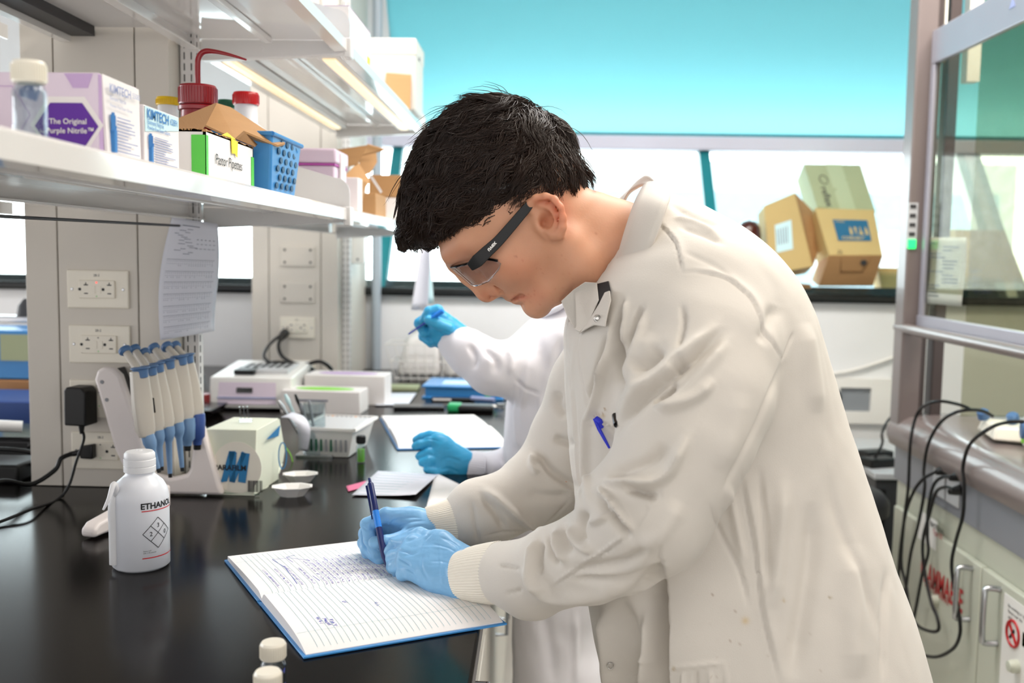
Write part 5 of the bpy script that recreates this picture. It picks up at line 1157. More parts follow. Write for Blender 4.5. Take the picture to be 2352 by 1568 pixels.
# neck opening
FC.chain([(vp(1330, 600, 1.25), .060), (vp(1440, 565, 1.25), .062), (vp(1490, 620, 1.25), .045)], k=.006, sub=True)
FC.chain([(vp(1310, 660, 1.25), .034), (vp(1372, 720, 1.235), .022)], k=.006, sub=True)
V, Q = FC.mesh(); V = smooth_vq(V, Q, 2); me = subdiv(mesh_np('coat', V, Q), 1)
V = getv(me); N = getn(me)
V = V+N*(cnoise(V*np.array((1, 1, .45)), 22, 11)*.0035+cnoise(V, 55, 12)*.0010)[:, None]
LN = [ # seams and folds of the coat; height in mm, widths in pixels to the left and right
 ([(1510, 511), (1544, 547), (1556, 572), (1566, 625)], -2.2, 3, 3), ([(1512, 508), (1548, 545), (1560, 572), (1570, 622)], 1.6, 4, 14),
 ([(1566, 625), (1605, 625), (1663, 637), (1697, 660), (1728, 690), (1751, 738), (1776, 790), (1797, 826)], -2.6, 3, 3),
 ([(1566, 621), (1605, 620), (1664, 632), (1700, 655), (1733, 687), (1757, 736), (1781, 788), (1801, 824)], 1.6, 5, 12),
 ([(1797, 828), (1778, 878), (1740, 968), (1700, 1045), (1660, 1125)], -4, 5, 9), ([(1823, 762), (1797, 828)], -2.5, 3, 4),
 ([(1700, 1083), (1715, 1160), (1733, 1260), (1748, 1390), (1768, 1480), (1790, 1568)], -3, 3, 5), ([(1706, 1083), (1721, 1160), (1739, 1260), (1755, 1390), (1775, 1480), (1797, 1568)], 3, 5, 22),
 ([(1632, 1160), (1660, 1230), (1700, 1310), (1720, 1395)], -3.5, 6, 4), ([(1672, 1115), (1690, 1200), (1708, 1290)], 3, 12, 10), ([(1745, 1080), (1757, 1200), (1762, 1340)], -2.5, 8, 8), 
 ([(1870, 1150), (1862, 1300), (1838, 1450), (1820, 1560)], -5, 26, 26), ([(1905, 1090), (1930, 1200), (1980, 1330), (2020, 1450)], -2.5, 20, 12), ([(2035, 1310), (2030, 1450), (2028, 1560)], -2.5, 10, 10),
 ([(1800, 1100), (1790, 1250), (1775, 1400)], 4, 22, 22), ([(1950, 1250), (1960, 1400), (1965, 1560)], 5, 34, 34),
 # hem side step: front panel set back under the arm
 ([(1522, 1300), (1530, 1400), (1532, 1568), (1540, 1700)], -34, 60, 3), ([(1420, 1380), (1440, 1480), (1450, 1600)], -10, 34, 22), ([(1480, 1400), (1478, 1500), (1460, 1600)], 8, 14, 14),
 ([(1385, 1400), (1400, 1490), (1405, 1600)], 8, 12, 10),
 # sleeve folds
 ([(1655, 762), (1600, 815), (1560, 850), (1500, 895), (1440, 950), (1405, 1000)], -6, 9, 16), ([(1648, 745), (1590, 800), (1520, 862), (1452, 915), (1424, 960)], 5, 22, 10), ([(1670, 780), (1610, 850), (1560, 905), (1515, 935)], 4, 10, 22),
 ([(1497, 760), (1475, 820), (1458, 880), (1500, 870)], 3, 20, 20), ([(1521, 800), (1490, 830), (1460, 850)], -8, 18, 14), ([(1475, 700), (1462, 735), (1446, 800)], -5, 9, 10), ([(1478, 712), (1470, 770), (1455, 830), (1430, 880)], 4, 14, 12),
 ([(1572, 825), (1556, 842), (1548, 850)], -7, 13, 10), ([(1545, 878), (1543, 895), (1520, 912), (1500, 925)], -7, 11, 9), ([(1500, 925), (1540, 935), (1600, 910), (1640, 870)], 5, 14, 18), ([(1565, 700), (1570, 740), (1558, 800)], -3, 6, 8),
 ([(1385, 1105), (1430, 1107), (1500, 1104), (1535, 1085), (1555, 1050), (1580, 1000)], 7, 14, 14), ([(1435, 1116), (1470, 1130), (1510, 1143)], -8, 10, 12), ([(1398, 1093), (1440, 1080), (1500, 1060), (1530, 1020)], -4.5, 18, 18),
 ([(1375, 1118), (1410, 1150), (1435, 1185), (1452, 1215)], 6, 12, 6), ([(1372, 1140), (1398, 1172), (1430, 1210), (1448, 1235)], -7, 14, 7),
 ([(1455, 1218), (1400, 1262), (1340, 1300), (1262, 1352)], -2.4, 3, 3), ([(1500, 1140), (1475, 1190), (1455, 1218)], -1.6, 3, 3), ([(1453, 1213), (1398, 1257), (1338, 1295), (1260, 1347)], 1.8, 5, 9), ([(1640, 880), (1580, 1030), (1500, 1140)], -.8, 4, 4),
 ([(1415, 1160), (1380, 1190), (1352, 1200)], 4, 9, 9), ([(1345, 1172), (1330, 1215), (1340, 1250)], -5, 12, 12), ([(1310, 1205), (1322, 1240), (1360, 1270)], 4, 10, 10), ([(1300, 1200), (1290, 1235), (1312, 1270)], -5, 10, 10), ([(1266, 1225), (1262, 1260), (1282, 1300)], -5, 9, 11), ([(1280, 1215), (1276, 1250), (1300, 1292)], 4, 8, 8),
 ([(1232, 1240), (1222, 1290), (1226, 1330), (1258, 1352)], 5.5, 14, 8), ([(1241, 1240), (1236, 1290), (1240, 1320)], -5, 6, 9), ([(1146, 1298), (1175, 1302), (1195, 1308)], -3.5, 3, 4), ([(1160, 1365), (1190, 1358), (1200, 1350)], -2.5, 4, 5), ([(1200, 1300), (1225, 1345), (1262, 1372), (1340, 1372), (1450, 1350)], 4, 12, 18),
 ([(1505, 1322), (1450, 1330), (1380, 1333), (1320, 1330)], -4.5, 8, 10), ([(1490, 1255), (1440, 1290), (1380, 1300), (1310, 1310)], -4, 14, 16), ([(1560, 1150), (1520, 1220), (1470, 1270)], 3, 25, 25),
 # chest
 ([(1331, 767), (1328, 812), (1345, 911), (1353, 955)], -2, 3, 3), ([(1335, 767), (1333, 812), (1350, 911)], 2.4, 5, 8), ([(1321, 767), (1314, 880), (1320, 990), (1333, 1160)], 2.6, 5, 4), ([(1316, 880), (1323, 1000), (1334, 1150)], -2.5, 3, 5),
 ([(1418, 783), (1385, 855), (1360, 940), (1348, 972), (1345, 1060), (1350, 1160)], 4, 8, 10), ([(1398, 760), (1370, 860), (1352, 930)], -4, 8, 8), ([(1432, 700), (1418, 760), (1424, 850), (1430, 890)], -9, 12, 12), ([(1405, 740), (1400, 800), (1380, 880)], 4, 9, 9), ([(1440, 690), (1430, 740), (1426, 800)], 5, 8, 8), ([(1296, 780), (1305, 850), (1312, 900)], -3, 6, 6),
 ([(1350, 970), (1375, 968), (1398, 972), (1420, 976)], -2.2, 2.5, 2.5), ([(1350, 973), (1375, 972), (1398, 976), (1420, 980)], 2.4, 3, 9),
 # far sleeve
 ([(1225, 1034), (1260, 1080), (1300, 1110), (1330, 1125)], -6, 8, 14), ([(1228, 1040), (1222, 1068), (1235, 1090)], 5, 8, 8), ([(1110, 1125), (1160, 1165), (1210, 1200), (1250, 1212)], 6, 9, 14), ([(1108, 1140), (1140, 1180), (1160, 1220)], -4, 10, 10),
 ([(1102, 1234), (1160, 1222), (1240, 1214), (1312, 1145)], -2.4, 3, 3), ([(1210, 1130), (1260, 1140), (1310, 1140)], -3, 14, 14), ([(1270, 1005), (1320, 1024)], -5, 9, 12), ([(1285, 900), (1278, 930), (1300, 960)], -5, 12, 12),
 ([(1083, 1150), (1090, 1190), (1100, 1245)], -3.5, 5, 4),
 # back and yoke
 ([(1560, 520), (1620, 540), (1660, 560)], -1.8, 6, 8), ([(1540, 470), (1600, 500), (1660, 520)], -2, 8, 8), ([(1548, 500), (1600, 512), (1650, 540)], 2, 7, 7), ([(1780, 700), (1760, 760), (1745, 790)], -3, 18, 20), ([(1575, 580), (1640, 610), (1680, 640)], -1.6, 5, 7),
 ([(1850, 740), (1868, 850), (1880, 950)], 3, 26, 20), ([(1700, 900), (1690, 990), (1650, 1080)], 2, 30, 30),
 # lower pocket
 ([(1532, 1536), (1600, 1530), (1664, 1523)], 3.2, 2.5, 7), ([(1664, 1522), (1672, 1600)], 2.8, 3, 3), ([(1466, 1512), (1480, 1522), (1492, 1538)], 4, 3, 8), ([(1600, 1540), (1598, 1600)], -2, 6, 6), ([(1630, 1535), (1632, 1600)], 2, 6, 6), ([(1570, 1540), (1565, 1600)], 2, 6, 6)]
V = folds(V, N, [(p_, a_*(1.25 if abs(a_) > 15 else 2.0 if min(l_, r_) >= 6 else 1.05), l_*.82, r_*.82) for p_, a_, l_, r_ in LN])
setv(me, V); N = getn(me)
# small brown spots as a colour attribute
tint = np.ones((len(V), 4)); pxv = proj(V)
def spot(px, py, r, col):
    d = ((pxv[:, 0]-px)/r)**2+((pxv[:, 1]-py)/r)**2; w = np.exp(-d)[:, None]; tint[:, :3] = tint[:, :3]*(1-w)+tint[:, :3]*np.array(col)*w
for a, b, r, c_ in ((1907, 1372, 3.2, .55), (1800, 1378, 3.5, .8), (1547, 1536, 3.5, .7), (1712, 1425, 8, .93), (1385, 955, 5, .8), (1371, 950, 3, .75)): spot(a, b, r, (c_, c_*.85, c_*.6))
for k in range(46): spot(rs.uniform(1540, 1900), rs.uniform(1330, 1560), rs.uniform(.8, 1.3), (.6, .5, .45))
for k in range(10): spot(rs.uniform(1360, 1395), rs.uniform(935, 970), 1.3, (.6, .45, .3))
ca = me.color_attributes.new('tint', 'FLOAT_COLOR', 'POINT'); ca.data.foreach_set('color', tint.ravel()); use_tint('coat')
from mathutils.bvhtree import BVHTree
bvh = BVHTree.FromPolygons([tuple(q) for q in getv(me)], [tuple(p.vertices) for p in me.polygons])
def surf(px, py, off_=.003, d=None):
    r_ = ray(px, py).normalized(); h_ = bvh.ray_cast(CO, r_)
    if h_[0] is None or (d is not None and h_[0].y > d+.12): return at(px, py, d)
    return h_[0]-r_*off_
place('lab_coat', me, 'coat', man, off)
# collar ribbon round the neck
def ribbon(inner, outer, name, m, th=.0035, nv=5, parent=man, o_=man_c, bulge=.006):
    a = smoothpts(inner, 8); b = smoothpts(outer, 8); n = len(a)-1
    mb = MB(); mb.grid(lambda u, v: a[round(u*n)]*(1-v)+b[round(u*n)]*v+Vector((0, -bulge*math.sin(PI*v) if a[round(u*n)].y < HM else bulge*math.sin(PI*v), bulge*.5*math.sin(PI*v)))-o_, n, nv)
    return obj(name, mb, m, parent, solid=th, smooth=60)
inner = [at(1401, 656, 1.180), at(1420, 590, 1.166), at(1437, 530, 1.165), at(1458, 468, 1.182), at(1474, 435, 1.215), at(1480, 425, 1.255), at(1462, 432, 1.30), at(1440, 450, 1.335), at(1420, 500, 1.345)]
outer = [at(1441, 674, 1.150), at(1478, 606, 1.130), at(1506, 545, 1.122), at(1530, 478, 1.130), at(1539, 446, 1.165), at(1512, 422, 1.21), at(1488, 404, 1.262), at(1466, 420, 1.33), at(1420, 460, 1.38)]
ribbon(inner, outer, 'collar', 'coatplain')
ribbon([at(1401, 656, 1.18), at(1412, 668, 1.17), at(1441, 674, 1.15)], [at(1398, 668, 1.183), at(1412, 672, 1.172), at(1442, 676, 1.152)], 'collar_edge', 'coatplain')
# lapel flaps with press studs
def flap(pts, name, d, nrm=(-.3, -1, .2)):
    mb = MB(); mb.slab([surf(x, y, dd if dd < 1 else .007, 1.17)-man_c for (x, y), dd in zip(pts, d)], nrm, .003); return obj(name, mb, 'coatplain', man, bevel=.001)
flap([(1290, 692), (1318, 666), (1345, 648), (1372, 650), (1376, 690), (1352, 742), (1332, 764), (1322, 757), (1303, 725)], 'lapel', (1.18, 1.17, 1.165, 1.17, 1.165, 1.16, 1.155, 1.16, 1.17))
flap([(1401, 668), (1404, 690), (1396, 722), (1391, 751), (1365, 747), (1345, 757), (1330, 768), (1350, 742), (1376, 700), (1390, 672)], 'lapel', (.012, .014, .017, .020, .018, .014, .009, .009, .009, .009))
for (px, py), d in (((1309, 695), 1.166), ((1372, 731), 1.130), ((1402, 1529), 1.06)):
    q = surf(px, py, {1309: .012, 1372: .022}.get(px, .003), 1.17)-man_c; mb = MB(); mb.tube([q+Vector((.0034*math.cos(a), 0, .0036*math.sin(a))) for a in [2*PI*k/20 for k in range(21)]], .0008, n=8); 
    if py == 731: mb.lathe([(.0028, 0), (.0016, .0016), (.0003, .0018)], q, 16, (0, -1, 0))
    obj('press_stud', mb, 'chrome', man)
mb = MB(); mb.slab([surf(*q, .006, 1.19)-man_c for q in ((1370, 652), (1398, 645), (1403, 668), (1376, 706), (1371, 690))], (0, 1, 0), .004); obj('undershirt', mb, 'shirtblack', man, bevel=.004)
# ribbed cuffs
def cuff(pts, name, nr=62, amp=.0006, parent=man, o_=man_c, m='rib'):
    P = smoothpts([p[:3] for p in [tuple(q[0])+(0,) for q in pts]], 6); r = []
    for i in range(len(pts)-1):
        for k in range(6): r.append(pts[i][1]+(pts[i+1][1]-pts[i][1])*k/6)
    r.append(pts[-1][1]); mb = MB(); n = nr*4; ref = None; ringv = []
    for k, p in enumerate(P):
        t = (P[min(k+1, len(P)-1)]-P[max(k-1, 0)]).normalized()
        if ref is None: ref = t.orthogonal().normalized()
        ref = (ref-t*ref.dot(t)).normalized(); b = t.cross(ref)
        for i in range(n): a = 2*PI*i/n; rr_ = r[k]+amp*math.cos(a*nr); ringv.append(p+(ref*math.cos(a)+b*math.sin(a))*rr_-o_)
    mb.add(ringv, [(j*n+i, j*n+(i+1) % n, (j+1)*n+(i+1) % n, (j+1)*n+i) for j in range(len(P)-1) for i in range(n)])
    return obj(name, mb, m, parent, solid=.002, smooth=180)
cuff([(vp(1057, 1323, 1.232), .0285), (vp(1072, 1321, 1.228), .0315), (vp(1100, 1318, 1.218), .0345), (vp(1130, 1316, 1.206), .0365), (vp(1152, 1314, 1.198), .0370)], 'cuff')
cuff([(vp(983, 1206, 1.382), .0245), (vp(1005, 1203, 1.382), .0275), (vp(1035, 1199, 1.386), .0320), (vp(1065, 1194, 1.390), .0350), (vp(1088, 1188, 1.394), .0370)], 'cuff')
# ---- gloves
GL = [([(1062, 1262), (1035, 1242), (1008, 1232)], -.9, 2.5, 3), ([(1066, 1278), (1030, 1258), (990, 1248)], -.9, 2.5, 3), ([(1060, 1300), (1020, 1290), (985, 1288)], -.7, 2.5, 3), ([(1056, 1330), (1020, 1322), (990, 1325)], .8, 3, 4),
  ([(1000, 1216), (975, 1240), (958, 1268), (925, 1276)], -1.3, 4, 3), ([(985, 1222), (955, 1236), (930, 1246)], -1.0, 3, 3), ([(1010, 1240), (1012, 1290), (1018, 1350)], .8, 4, 4), ([(1040, 1280), (1046, 1330), (1050, 1368)], -1.1, 3, 3),
  ([(1028, 1300), (1036, 1345), (1040, 1370)], .9, 4, 3), ([(975, 1262), (968, 1300), (990, 1345)], -.8, 3, 4), ([(960, 1256), (1000, 1256), (1040, 1262)], .7, 3, 3), ([(945, 1300), (930, 1290), (912, 1280)], -1.4, 3, 3), ([(948, 1272), (930, 1266), (905, 1262)], -1.4, 3, 3), ([(955, 1318), (935, 1306), (915, 1303)], -1.2, 3, 3),
  ([(978, 1196), (945, 1198), (912, 1212)], -1.0, 2.5, 3), ([(975, 1206), (940, 1212), (908, 1226)], -1.0, 2.5, 3), ([(970, 1190), (930, 1188), (895, 1200)], -.9, 2.5, 3), ([(905, 1185), (892, 1205), (888, 1225)], .8, 3, 3), ([(862, 1188), (852, 1205), (862, 1222)], -.8, 2.5, 3), ([(832, 1210), (845, 1218), (860, 1216)], -1, 2.5, 2.5), ([(870, 1240), (872, 1250), (870, 1262)], -.8, 2.5, 2.5), ([(890, 1236), (905, 1250), (900, 1262)], -.8, 3, 3)]
def hand(name, palm, fingers, extra, lo, hi, m, parent, o_, h=.0016, wr=.0009):
    G = Field(lo, hi, h)
    for c in palm: G.chain(c, k=.012)
    for f in fingers: G.chain(f, k=.0028)
    for f in extra: G.chain(f, k=.008)
    V, Q = G.mesh(); V = smooth_vq(V, Q, 3)
    me = subdiv(mesh_np(name, V, Q), 1); V = getv(me); N = getn(me); V = folds(V, N, GL); N = getn(me); V = V+N*(cnoise(V*np.array((1, 1, 2.6)), 210, 4)*wr*.35+cnoise(V, 90, 8)*wr*1.1)[:, None]; setv(me, V)
    return place(name, me, m, parent, tuple(o_))
bb = lambda pts, m_=.03: (np.min(pts, 0)-m_, np.max(pts, 0)+m_)
v = vp
allp = np.array([v(1075, 1257, 1.24), v(890, 1240, 1.33), v(1060, 1377, 1.2), v(900, 1320, 1.3)])
lo, hi = bb(allp, .028)
hand('glove', [[(v(1062, 1300, 1.247), .022), (v(1010, 1272, 1.268), .017), (v(950, 1247, 1.288), .0115)], [(v(1062, 1318, 1.240), .023), (v(1000, 1295, 1.258), .018), (v(935, 1268, 1.276), .0115)],
    [(v(1062, 1335, 1.232), .021), (v(1000, 1318, 1.245), .017), (v(932, 1290, 1.266), .0115)], [(v(1060, 1348, 1.226), .018), (v(1010, 1334, 1.238), .015), (v(950, 1312, 1.254), .0115)], [(v(1066, 1290, 1.25), .02), (v(1015, 1243, 1.275), .012), (v(1000, 1234, 1.28), .009)],
    [(v(1085, 1300, 1.225), .024), (v(1062, 1330, 1.235), .024)]],
  [[(v(950, 1247, 1.288), .0108), (v(908, 1250, 1.312), .0092), (v(894, 1267, 1.318), .0082), (v(898, 1287, 1.314), .0076)],
   [(v(935, 1268, 1.276), .011), (v(903, 1280, 1.296), .0098), (v(901, 1302, 1.304), .0084)],
   [(v(932, 1290, 1.266), .011), (v(908, 1301, 1.282), .0098), (v(915, 1315, 1.296), .0084)],
   [(v(950, 1312, 1.254), .0108), (v(926, 1318, 1.262), .009), (v(930, 1324, 1.284), .0076)]],
  [[(v(1005, 1236, 1.285), .010), (v(965, 1229, 1.305), .0095), (v(930, 1236, 1.318), .0085)]], lo, hi, 'glove', man, man_c)
allp = np.array([v(1015, 1180, 1.40), v(820, 1160, 1.42), v(820, 1310, 1.33), v(1000, 1240, 1.33)])
lo, hi = bb(allp, .02)
hand('glove', [[(v(1000, 1206, 1.379), .0205), (v(950, 1195, 1.375), .017), (v(888, 1183, 1.370), .0115)], [(v(1000, 1212, 1.384), .021), (v(940, 1208, 1.388), .018), (v(876, 1197, 1.388), .0115)],
    [(v(1000, 1218, 1.386), .020), (v(940, 1222, 1.395), .017), (v(878, 1218, 1.400), .0115)], [(v(1000, 1220, 1.384), .018), (v(945, 1238, 1.395), .015), (v(892, 1240, 1.402), .011)], [(v(995, 1212, 1.372), .018), (v(950, 1222, 1.357), .014)]],
  [[(v(888, 1183, 1.370), .0112), (v(843, 1203, 1.366), .0094), (v(848, 1240, 1.359), .0085), (v(866, 1272, 1.350), .0074)],
   [(v(876, 1197, 1.388), .0112), (v(838, 1225, 1.382), .0095), (v(842, 1262, 1.368), .0084), (v(872, 1288, 1.350), .0075)],
   [(v(878, 1218, 1.400), .0112), (v(836, 1246, 1.392), .0092), (v(849, 1280, 1.376), .0084), (v(885, 1292, 1.362), .0075)],
   [(v(892, 1240, 1.402), .0105), (v(850, 1266, 1.398), .0085), (v(868, 1289, 1.384), .0078), (v(898, 1291, 1.376), .007)],
   [(v(950, 1222, 1.357), .0118), (v(918, 1238, 1.341), .0102), (v(886, 1244, 1.332), .0092), (v(860, 1246, 1.333), .0082)]],
  [], lo, hi, 'glove', man, man_c)
# glove cuffs peeking out
# ---- safety glasses
t = thing('safety_glasses', 'clear wraparound safety glasses with black temples on the bending man', 'glasses', Vector(hd(.12, .03, 0)))
o_ = t.location
def gl(phi, v_):
    a = R(phi*70/82); f = .050+.072*math.cos(a); s = .0785*math.sin(a); p = abs(phi)*70/82
    top = .052-.028*(min(p, 61)/61)**1.6-(max(0, p-61)/9)**1.3*.0145; bot = .014-.012*min(1, max(0, p-15)/30)+.003*max(0, (p-64)/6)
    if abs(phi) < 12: bot += .018*(1-abs(phi)/12)
    return Vector(hd(f, bot+(top-bot)*v_, s))-o_
m = MB(); m.grid(lambda u, w: gl(-82+164*u, w), 60, 10); obj('lens', m, 'lens', t, solid=.0022, smooth=60)
m = MB(); m.tube([gl(-82+164*k/60, 1.0) for k in range(61)], .0016, n=8); obj('brow_bar', m, 'blackgloss', t)
m = MB(); m.tube([gl(-82+164*k/60, 0.0) for k in range(61)], .0009, n=6); obj('lens_edge', m, 'clear', t)
for s_ in (1, -1):
    def tp(px, py, s): return Vector(hpx(px, py, s*s_))-o_
    pts = [tp(1088, 612, .0735), tp(1105, 598, .0775), tp(1124, 580, .079), tp(1150, 556, .080), tp(1180, 522, .0805), tp(1208, 489, .0805), tp(1225, 470, .079), tp(1245, 462, .076)]
    mb = MB(); P = smoothpts(pts, 5); hw = [.0050, .0078, .0072, .0064, .0060, .0056, .0045, .003]
    HWs = np.interp(np.linspace(0, 7, len(P)), range(8), hw); n = len(P); vs = []
    for k, p in enumerate(P):
        tt = (P[min(k+1, n-1)]-P[max(k-1, 0)]).normalized(); w_ = tt.cross(Vector((0, 1, 0))).normalized()*HWs[k]; y = Vector((0, .0015*s_, 0))
        vs += [p-w_-y, p+w_-y, p+w_+y, p-w_+y]
    mb.add(vs, [(4*k+i, 4*k+(i+1) % 4, 4*k+4+(i+1) % 4, 4*k+4+i) for k in range(n-1) for i in range(4)]+[(0, 1, 2, 3), (4*n-1, 4*n-2, 4*n-3, 4*n-4)])
    tpo = obj('temple', mb, 'black', t, bevel=.0008)
    if s_ == 1:
        a = Vector(hpx(1127, 574, .0828))-o_; b = Vector(hpx(1141, 559, .083))-o_
        obj('lettering', text_mb('uvex', .0068, .03, M=frame(a, b-a, (b-a).cross(Vector((0, 1, 0)))*-1)), 'white', tpo, smooth=0)
# ---- the writing pen, pocket pens
def pen(A, B, label, kind=0, name='ballpoint_pen', grp=None):
    t = thing(name, label, 'pen', A, 0, grp); ax = (B-A); L_ = ax.length; ax.normalize()
    if kind == 0:
        obj('tip_cone', MB().lathe([(.0006, 0), (.0012, .004), (.0042, .018), (.0046, .030)], (0, 0, 0), 20, ax), 'navy', t)
        obj('grip', MB().lathe([(.0046, .030), (.0046, .058)], (0, 0, 0), 20, ax), 'navy', t)
        obj('barrel', MB().lathe([(.0046, .058), (.0046, L_*.63)], (0, 0, 0), 20, ax), 'penblue', t)
        obj('refill', MB().lathe([(.0016, .05), (.0016, L_*.7)], (0, 0, 0), 10, ax), 'navy', t)
        obj('upper_barrel', MB().lathe([(.0047, L_*.63), (.0047, L_*.93), (.0035, L_*.945)], (0, 0, 0), 20, ax), 'navy', t)
        obj('click_button', MB().lathe([(.0024, L_*.945), (.0024, L_*.99), (.0018, L_)], (0, 0, 0), 14, ax), 'navy', t)
        s_ = ax.cross(Vector((0, 1, 0))).normalized()
        s_ = s_*(-1 if s_.x > 0 else 1)
        obj('clip', MB().slab([s_*.0058+ax*L_*.55+Vector((0, -.001, 0)), s_*.0074+ax*L_*.55+Vector((0, -.001, 0)), s_*.0072+ax*L_*.93+Vector((0, -.001, 0)), s_*.004+ax*L_*.93+Vector((0, -.001, 0))], (0, 1, 0), .0022), 'navy', t)
    else:
        c_ = ('penroyal', 'black', 'penblue')[kind-1]
        obj('barrel', MB().lathe([(.0012, 0), (.0038, .012), (.004, L_*.6)], (0, 0, 0), 16, ax), 'clear' if kind == 3 else c_, t)
        obj('cap', MB().lathe([(.0046, L_*.6), (.0048, L_*.97), (.003, L_)], (0, 0, 0), 16, ax), c_, t)
        obj('clip', MB().tube([ax*L_*.98+Vector((0, -.005, 0)), ax*L_*.62+Vector((0, -.0065, 0))], .0013), c_, t)
        if kind == 3: obj('refill', MB().lathe([(.0013, .002), (.0013, L_*.62)], (0, 0, 0), 10, ax), 'penroyal', t)
    return t
zp = fb(.86, .1).z+nb.location.z
pen(atz(888, 1305, .9395), at(848, 1098, 1.372), 'dark blue click pen with a bright blue middle, held upright on the notebook')
e1 = at(1396, 1028, 1.10)
t = thing('pocket_pen', 'royal blue pen cap clipped over the chest pocket of the man\'s coat', 'pen', surf(1375, 966, .006))
q = t.location; obj('cap', MB().tube([surf(1368, 961, .004)-q, surf(1376, 968, .003)-q, surf(1382, 978, -.002)-q], [.0035, .0048, .0045]), 'penroyal', t)
obj('clip', MB().tube([surf(1366, 960, .006)-q, surf(1376, 985, .006)-q, surf(1388, 1007, .006)-q, surf(1400, 1029, .005)-q], [.0024, .0022, .0019, .0013]), 'penroyal', t)
t = thing('pocket_pen', 'black pen in the chest pocket, half hidden by the sleeve', 'pen', surf(1416, 965, .003)); q = t.location
obj('cap', MB().tube([surf(1413, 954, .003)-q, surf(1418, 975, .0)-q], [.0038, .0042]), 'blackgloss', t); obj('clip', MB().tube([surf(1411, 955, .007)-q, surf(1415, 978, .006)-q], .0012), 'blackgloss', t)
# trousers and shoes below the coat
G = Field((.12, .95, .03), (.70, 1.6, .95), .012)
for s_ in (-1, 1): G.chain([((.31, 1.27+.09*s_, .88), .09), ((.34, 1.27+.10*s_, .5), .07), ((.40, 1.27+.11*s_, .09), .052)], k=.02)
V, Q = G.mesh(); place('trousers', mesh_np('trousers', V, Q), 'trouser', man, off)
for s_ in (-1, 1):
    G = Field((.18, 1.0, .0), (.56, 1.55, .14), .006); y = 1.27+.11*s_
    G.chain([((.46, y, .045), .042), ((.36, y, .045), .044), ((.25, y, .032), .030)], k=.01); G.F = np.maximum(G.F, (0.001-G.ax[2])[None, None, :].astype(np.float32))
    V, Q = G.mesh(); place('shoe', mesh_np('shoe', V, Q), 'black', man, off)
# ================================================================ the colleague behind
her_c = Vector((.12, 2.05, 0))
her = thing('person', 'person in a white lab coat half hidden behind, raised gloved hand holding a pen', 'person', her_c)
HD = 2.0
torso2 = [(1262, 655, 1345, 650, .06, 2), (1235, 715, 1380, 690, .13, 2.2), (1205, 770, 1410, 720, .18, 2.4), (1178, 850, 1430, 800, .19, 2.5), (1163, 930, 1440, 900, .185, 2.5), (1160, 1020, 1445, 1000, .18, 2.5),
          (1165, 1120, 1445, 1120, .175, 2.5), (1172, 1250, 1440, 1250, .18, 2.5), (1176, 1400, 1372, 1400, .18, 2.5), (1178, 1500, 1385, 1500, .19, 2.5), (1180, 1620, 1400, 1620, .20, 2.5)]
FC = Field((-.22, 1.70, .45), (.42, 2.35, 1.36), .008)
FC.put(loftfield(torso2, HD, None, None, None, capr=.015), (-.22, 1.70, .45), (.42, 2.35, 1.36), k=.01)
up_ = [(vp(1262, 800, 1.93), .066), (vp(1200, 850, 1.88), .060), (vp(1135, 845, 1.86), .050), (vp(1085, 812, 1.88), .042), (vp(1048, 785, 1.90), .034)]
lo_ = [(vp(1275, 850, 2.12), .066), (vp(1260, 980, 2.14), .060), (vp(1215, 1045, 2.09), .050), (vp(1165, 1075, 2.04), .041), (vp(1120, 1082, 2.02), .037), (vp(1085, 1078, 2.01), .036)]
FC.chain(up_, k=.015); FC.chain(lo_, k=.015)
FC.chain([(vp(1300, 610, 2.0), .05), (vp(1310, 700, 2.0), .04)], k=.006, sub=True)
V, Q = FC.mesh(); V = smooth_vq(V, Q, 2); me = subdiv(mesh_np('lab_coat', V, Q), 1); V = getv(me); N = getn(me)
V = V+N*(cnoise(V*np.array((1, 1, .4)), 26, 21)*.005+cnoise(V, 60, 22)*.0018)[:, None]
V = folds(V, N, [([(1240, 700), (1215, 800), (1200, 900), (1195, 1000)], 5, 12, 8), ([(1225, 760), (1200, 860), (1180, 940)], -6, 10, 12), ([(1183, 868), (1205, 890), (1240, 905)], -5, 3, 3), ([(1240, 905), (1242, 980), (1235, 1040)], 4, 4, 6),
    ([(1186, 870), (1185, 960), (1190, 1050)], 4, 4, 6), ([(1110, 800), (1140, 830), (1135, 860)], -7, 8, 8), ([(1075, 790), (1090, 820), (1085, 850)], -6, 7, 8), ([(1160, 790), (1175, 820), (1170, 860)], 6, 8, 8), ([(1110, 1050), (1118, 1085), (1110, 1115)], -6, 7, 8),
    ([(1150, 1040), (1160, 1080), (1150, 1120)], -6, 8, 8), ([(1180, 1020), (1200, 1050), (1220, 1090)], -6, 8, 8), ([(1245, 1400), (1262, 1480), (1270, 1568)], -8, 14, 14), ([(1320, 1400), (1322, 1568)], 6, 6, 8), ([(1290, 770), (1275, 860), (1262, 930)], -6, 10, 10)], )
setv(me, V); place('lab_coat', me, 'coat2', her, her_c)
def ribbon2(a, b, name):
    a = smoothpts(a, 6); b = smoothpts(b, 6); n = len(a)-1; mb = MB(); mb.grid(lambda u, v_: a[round(u*n)]*(1-v_)+b[round(u*n)]*v_-her_c, n, 4); return obj(name, mb, 'coat2', her, solid=.004, smooth=60)
ribbon2([at(1262, 660, 2.0), at(1275, 672, 1.92), at(1300, 660, 1.9), at(1330, 620, 1.93), at(1340, 600, 2.0)], [at(1225, 735, 1.93), at(1262, 722, 1.88), at(1300, 700, 1.86), at(1350, 650, 1.88), at(1365, 620, 2.0)], 'collar')
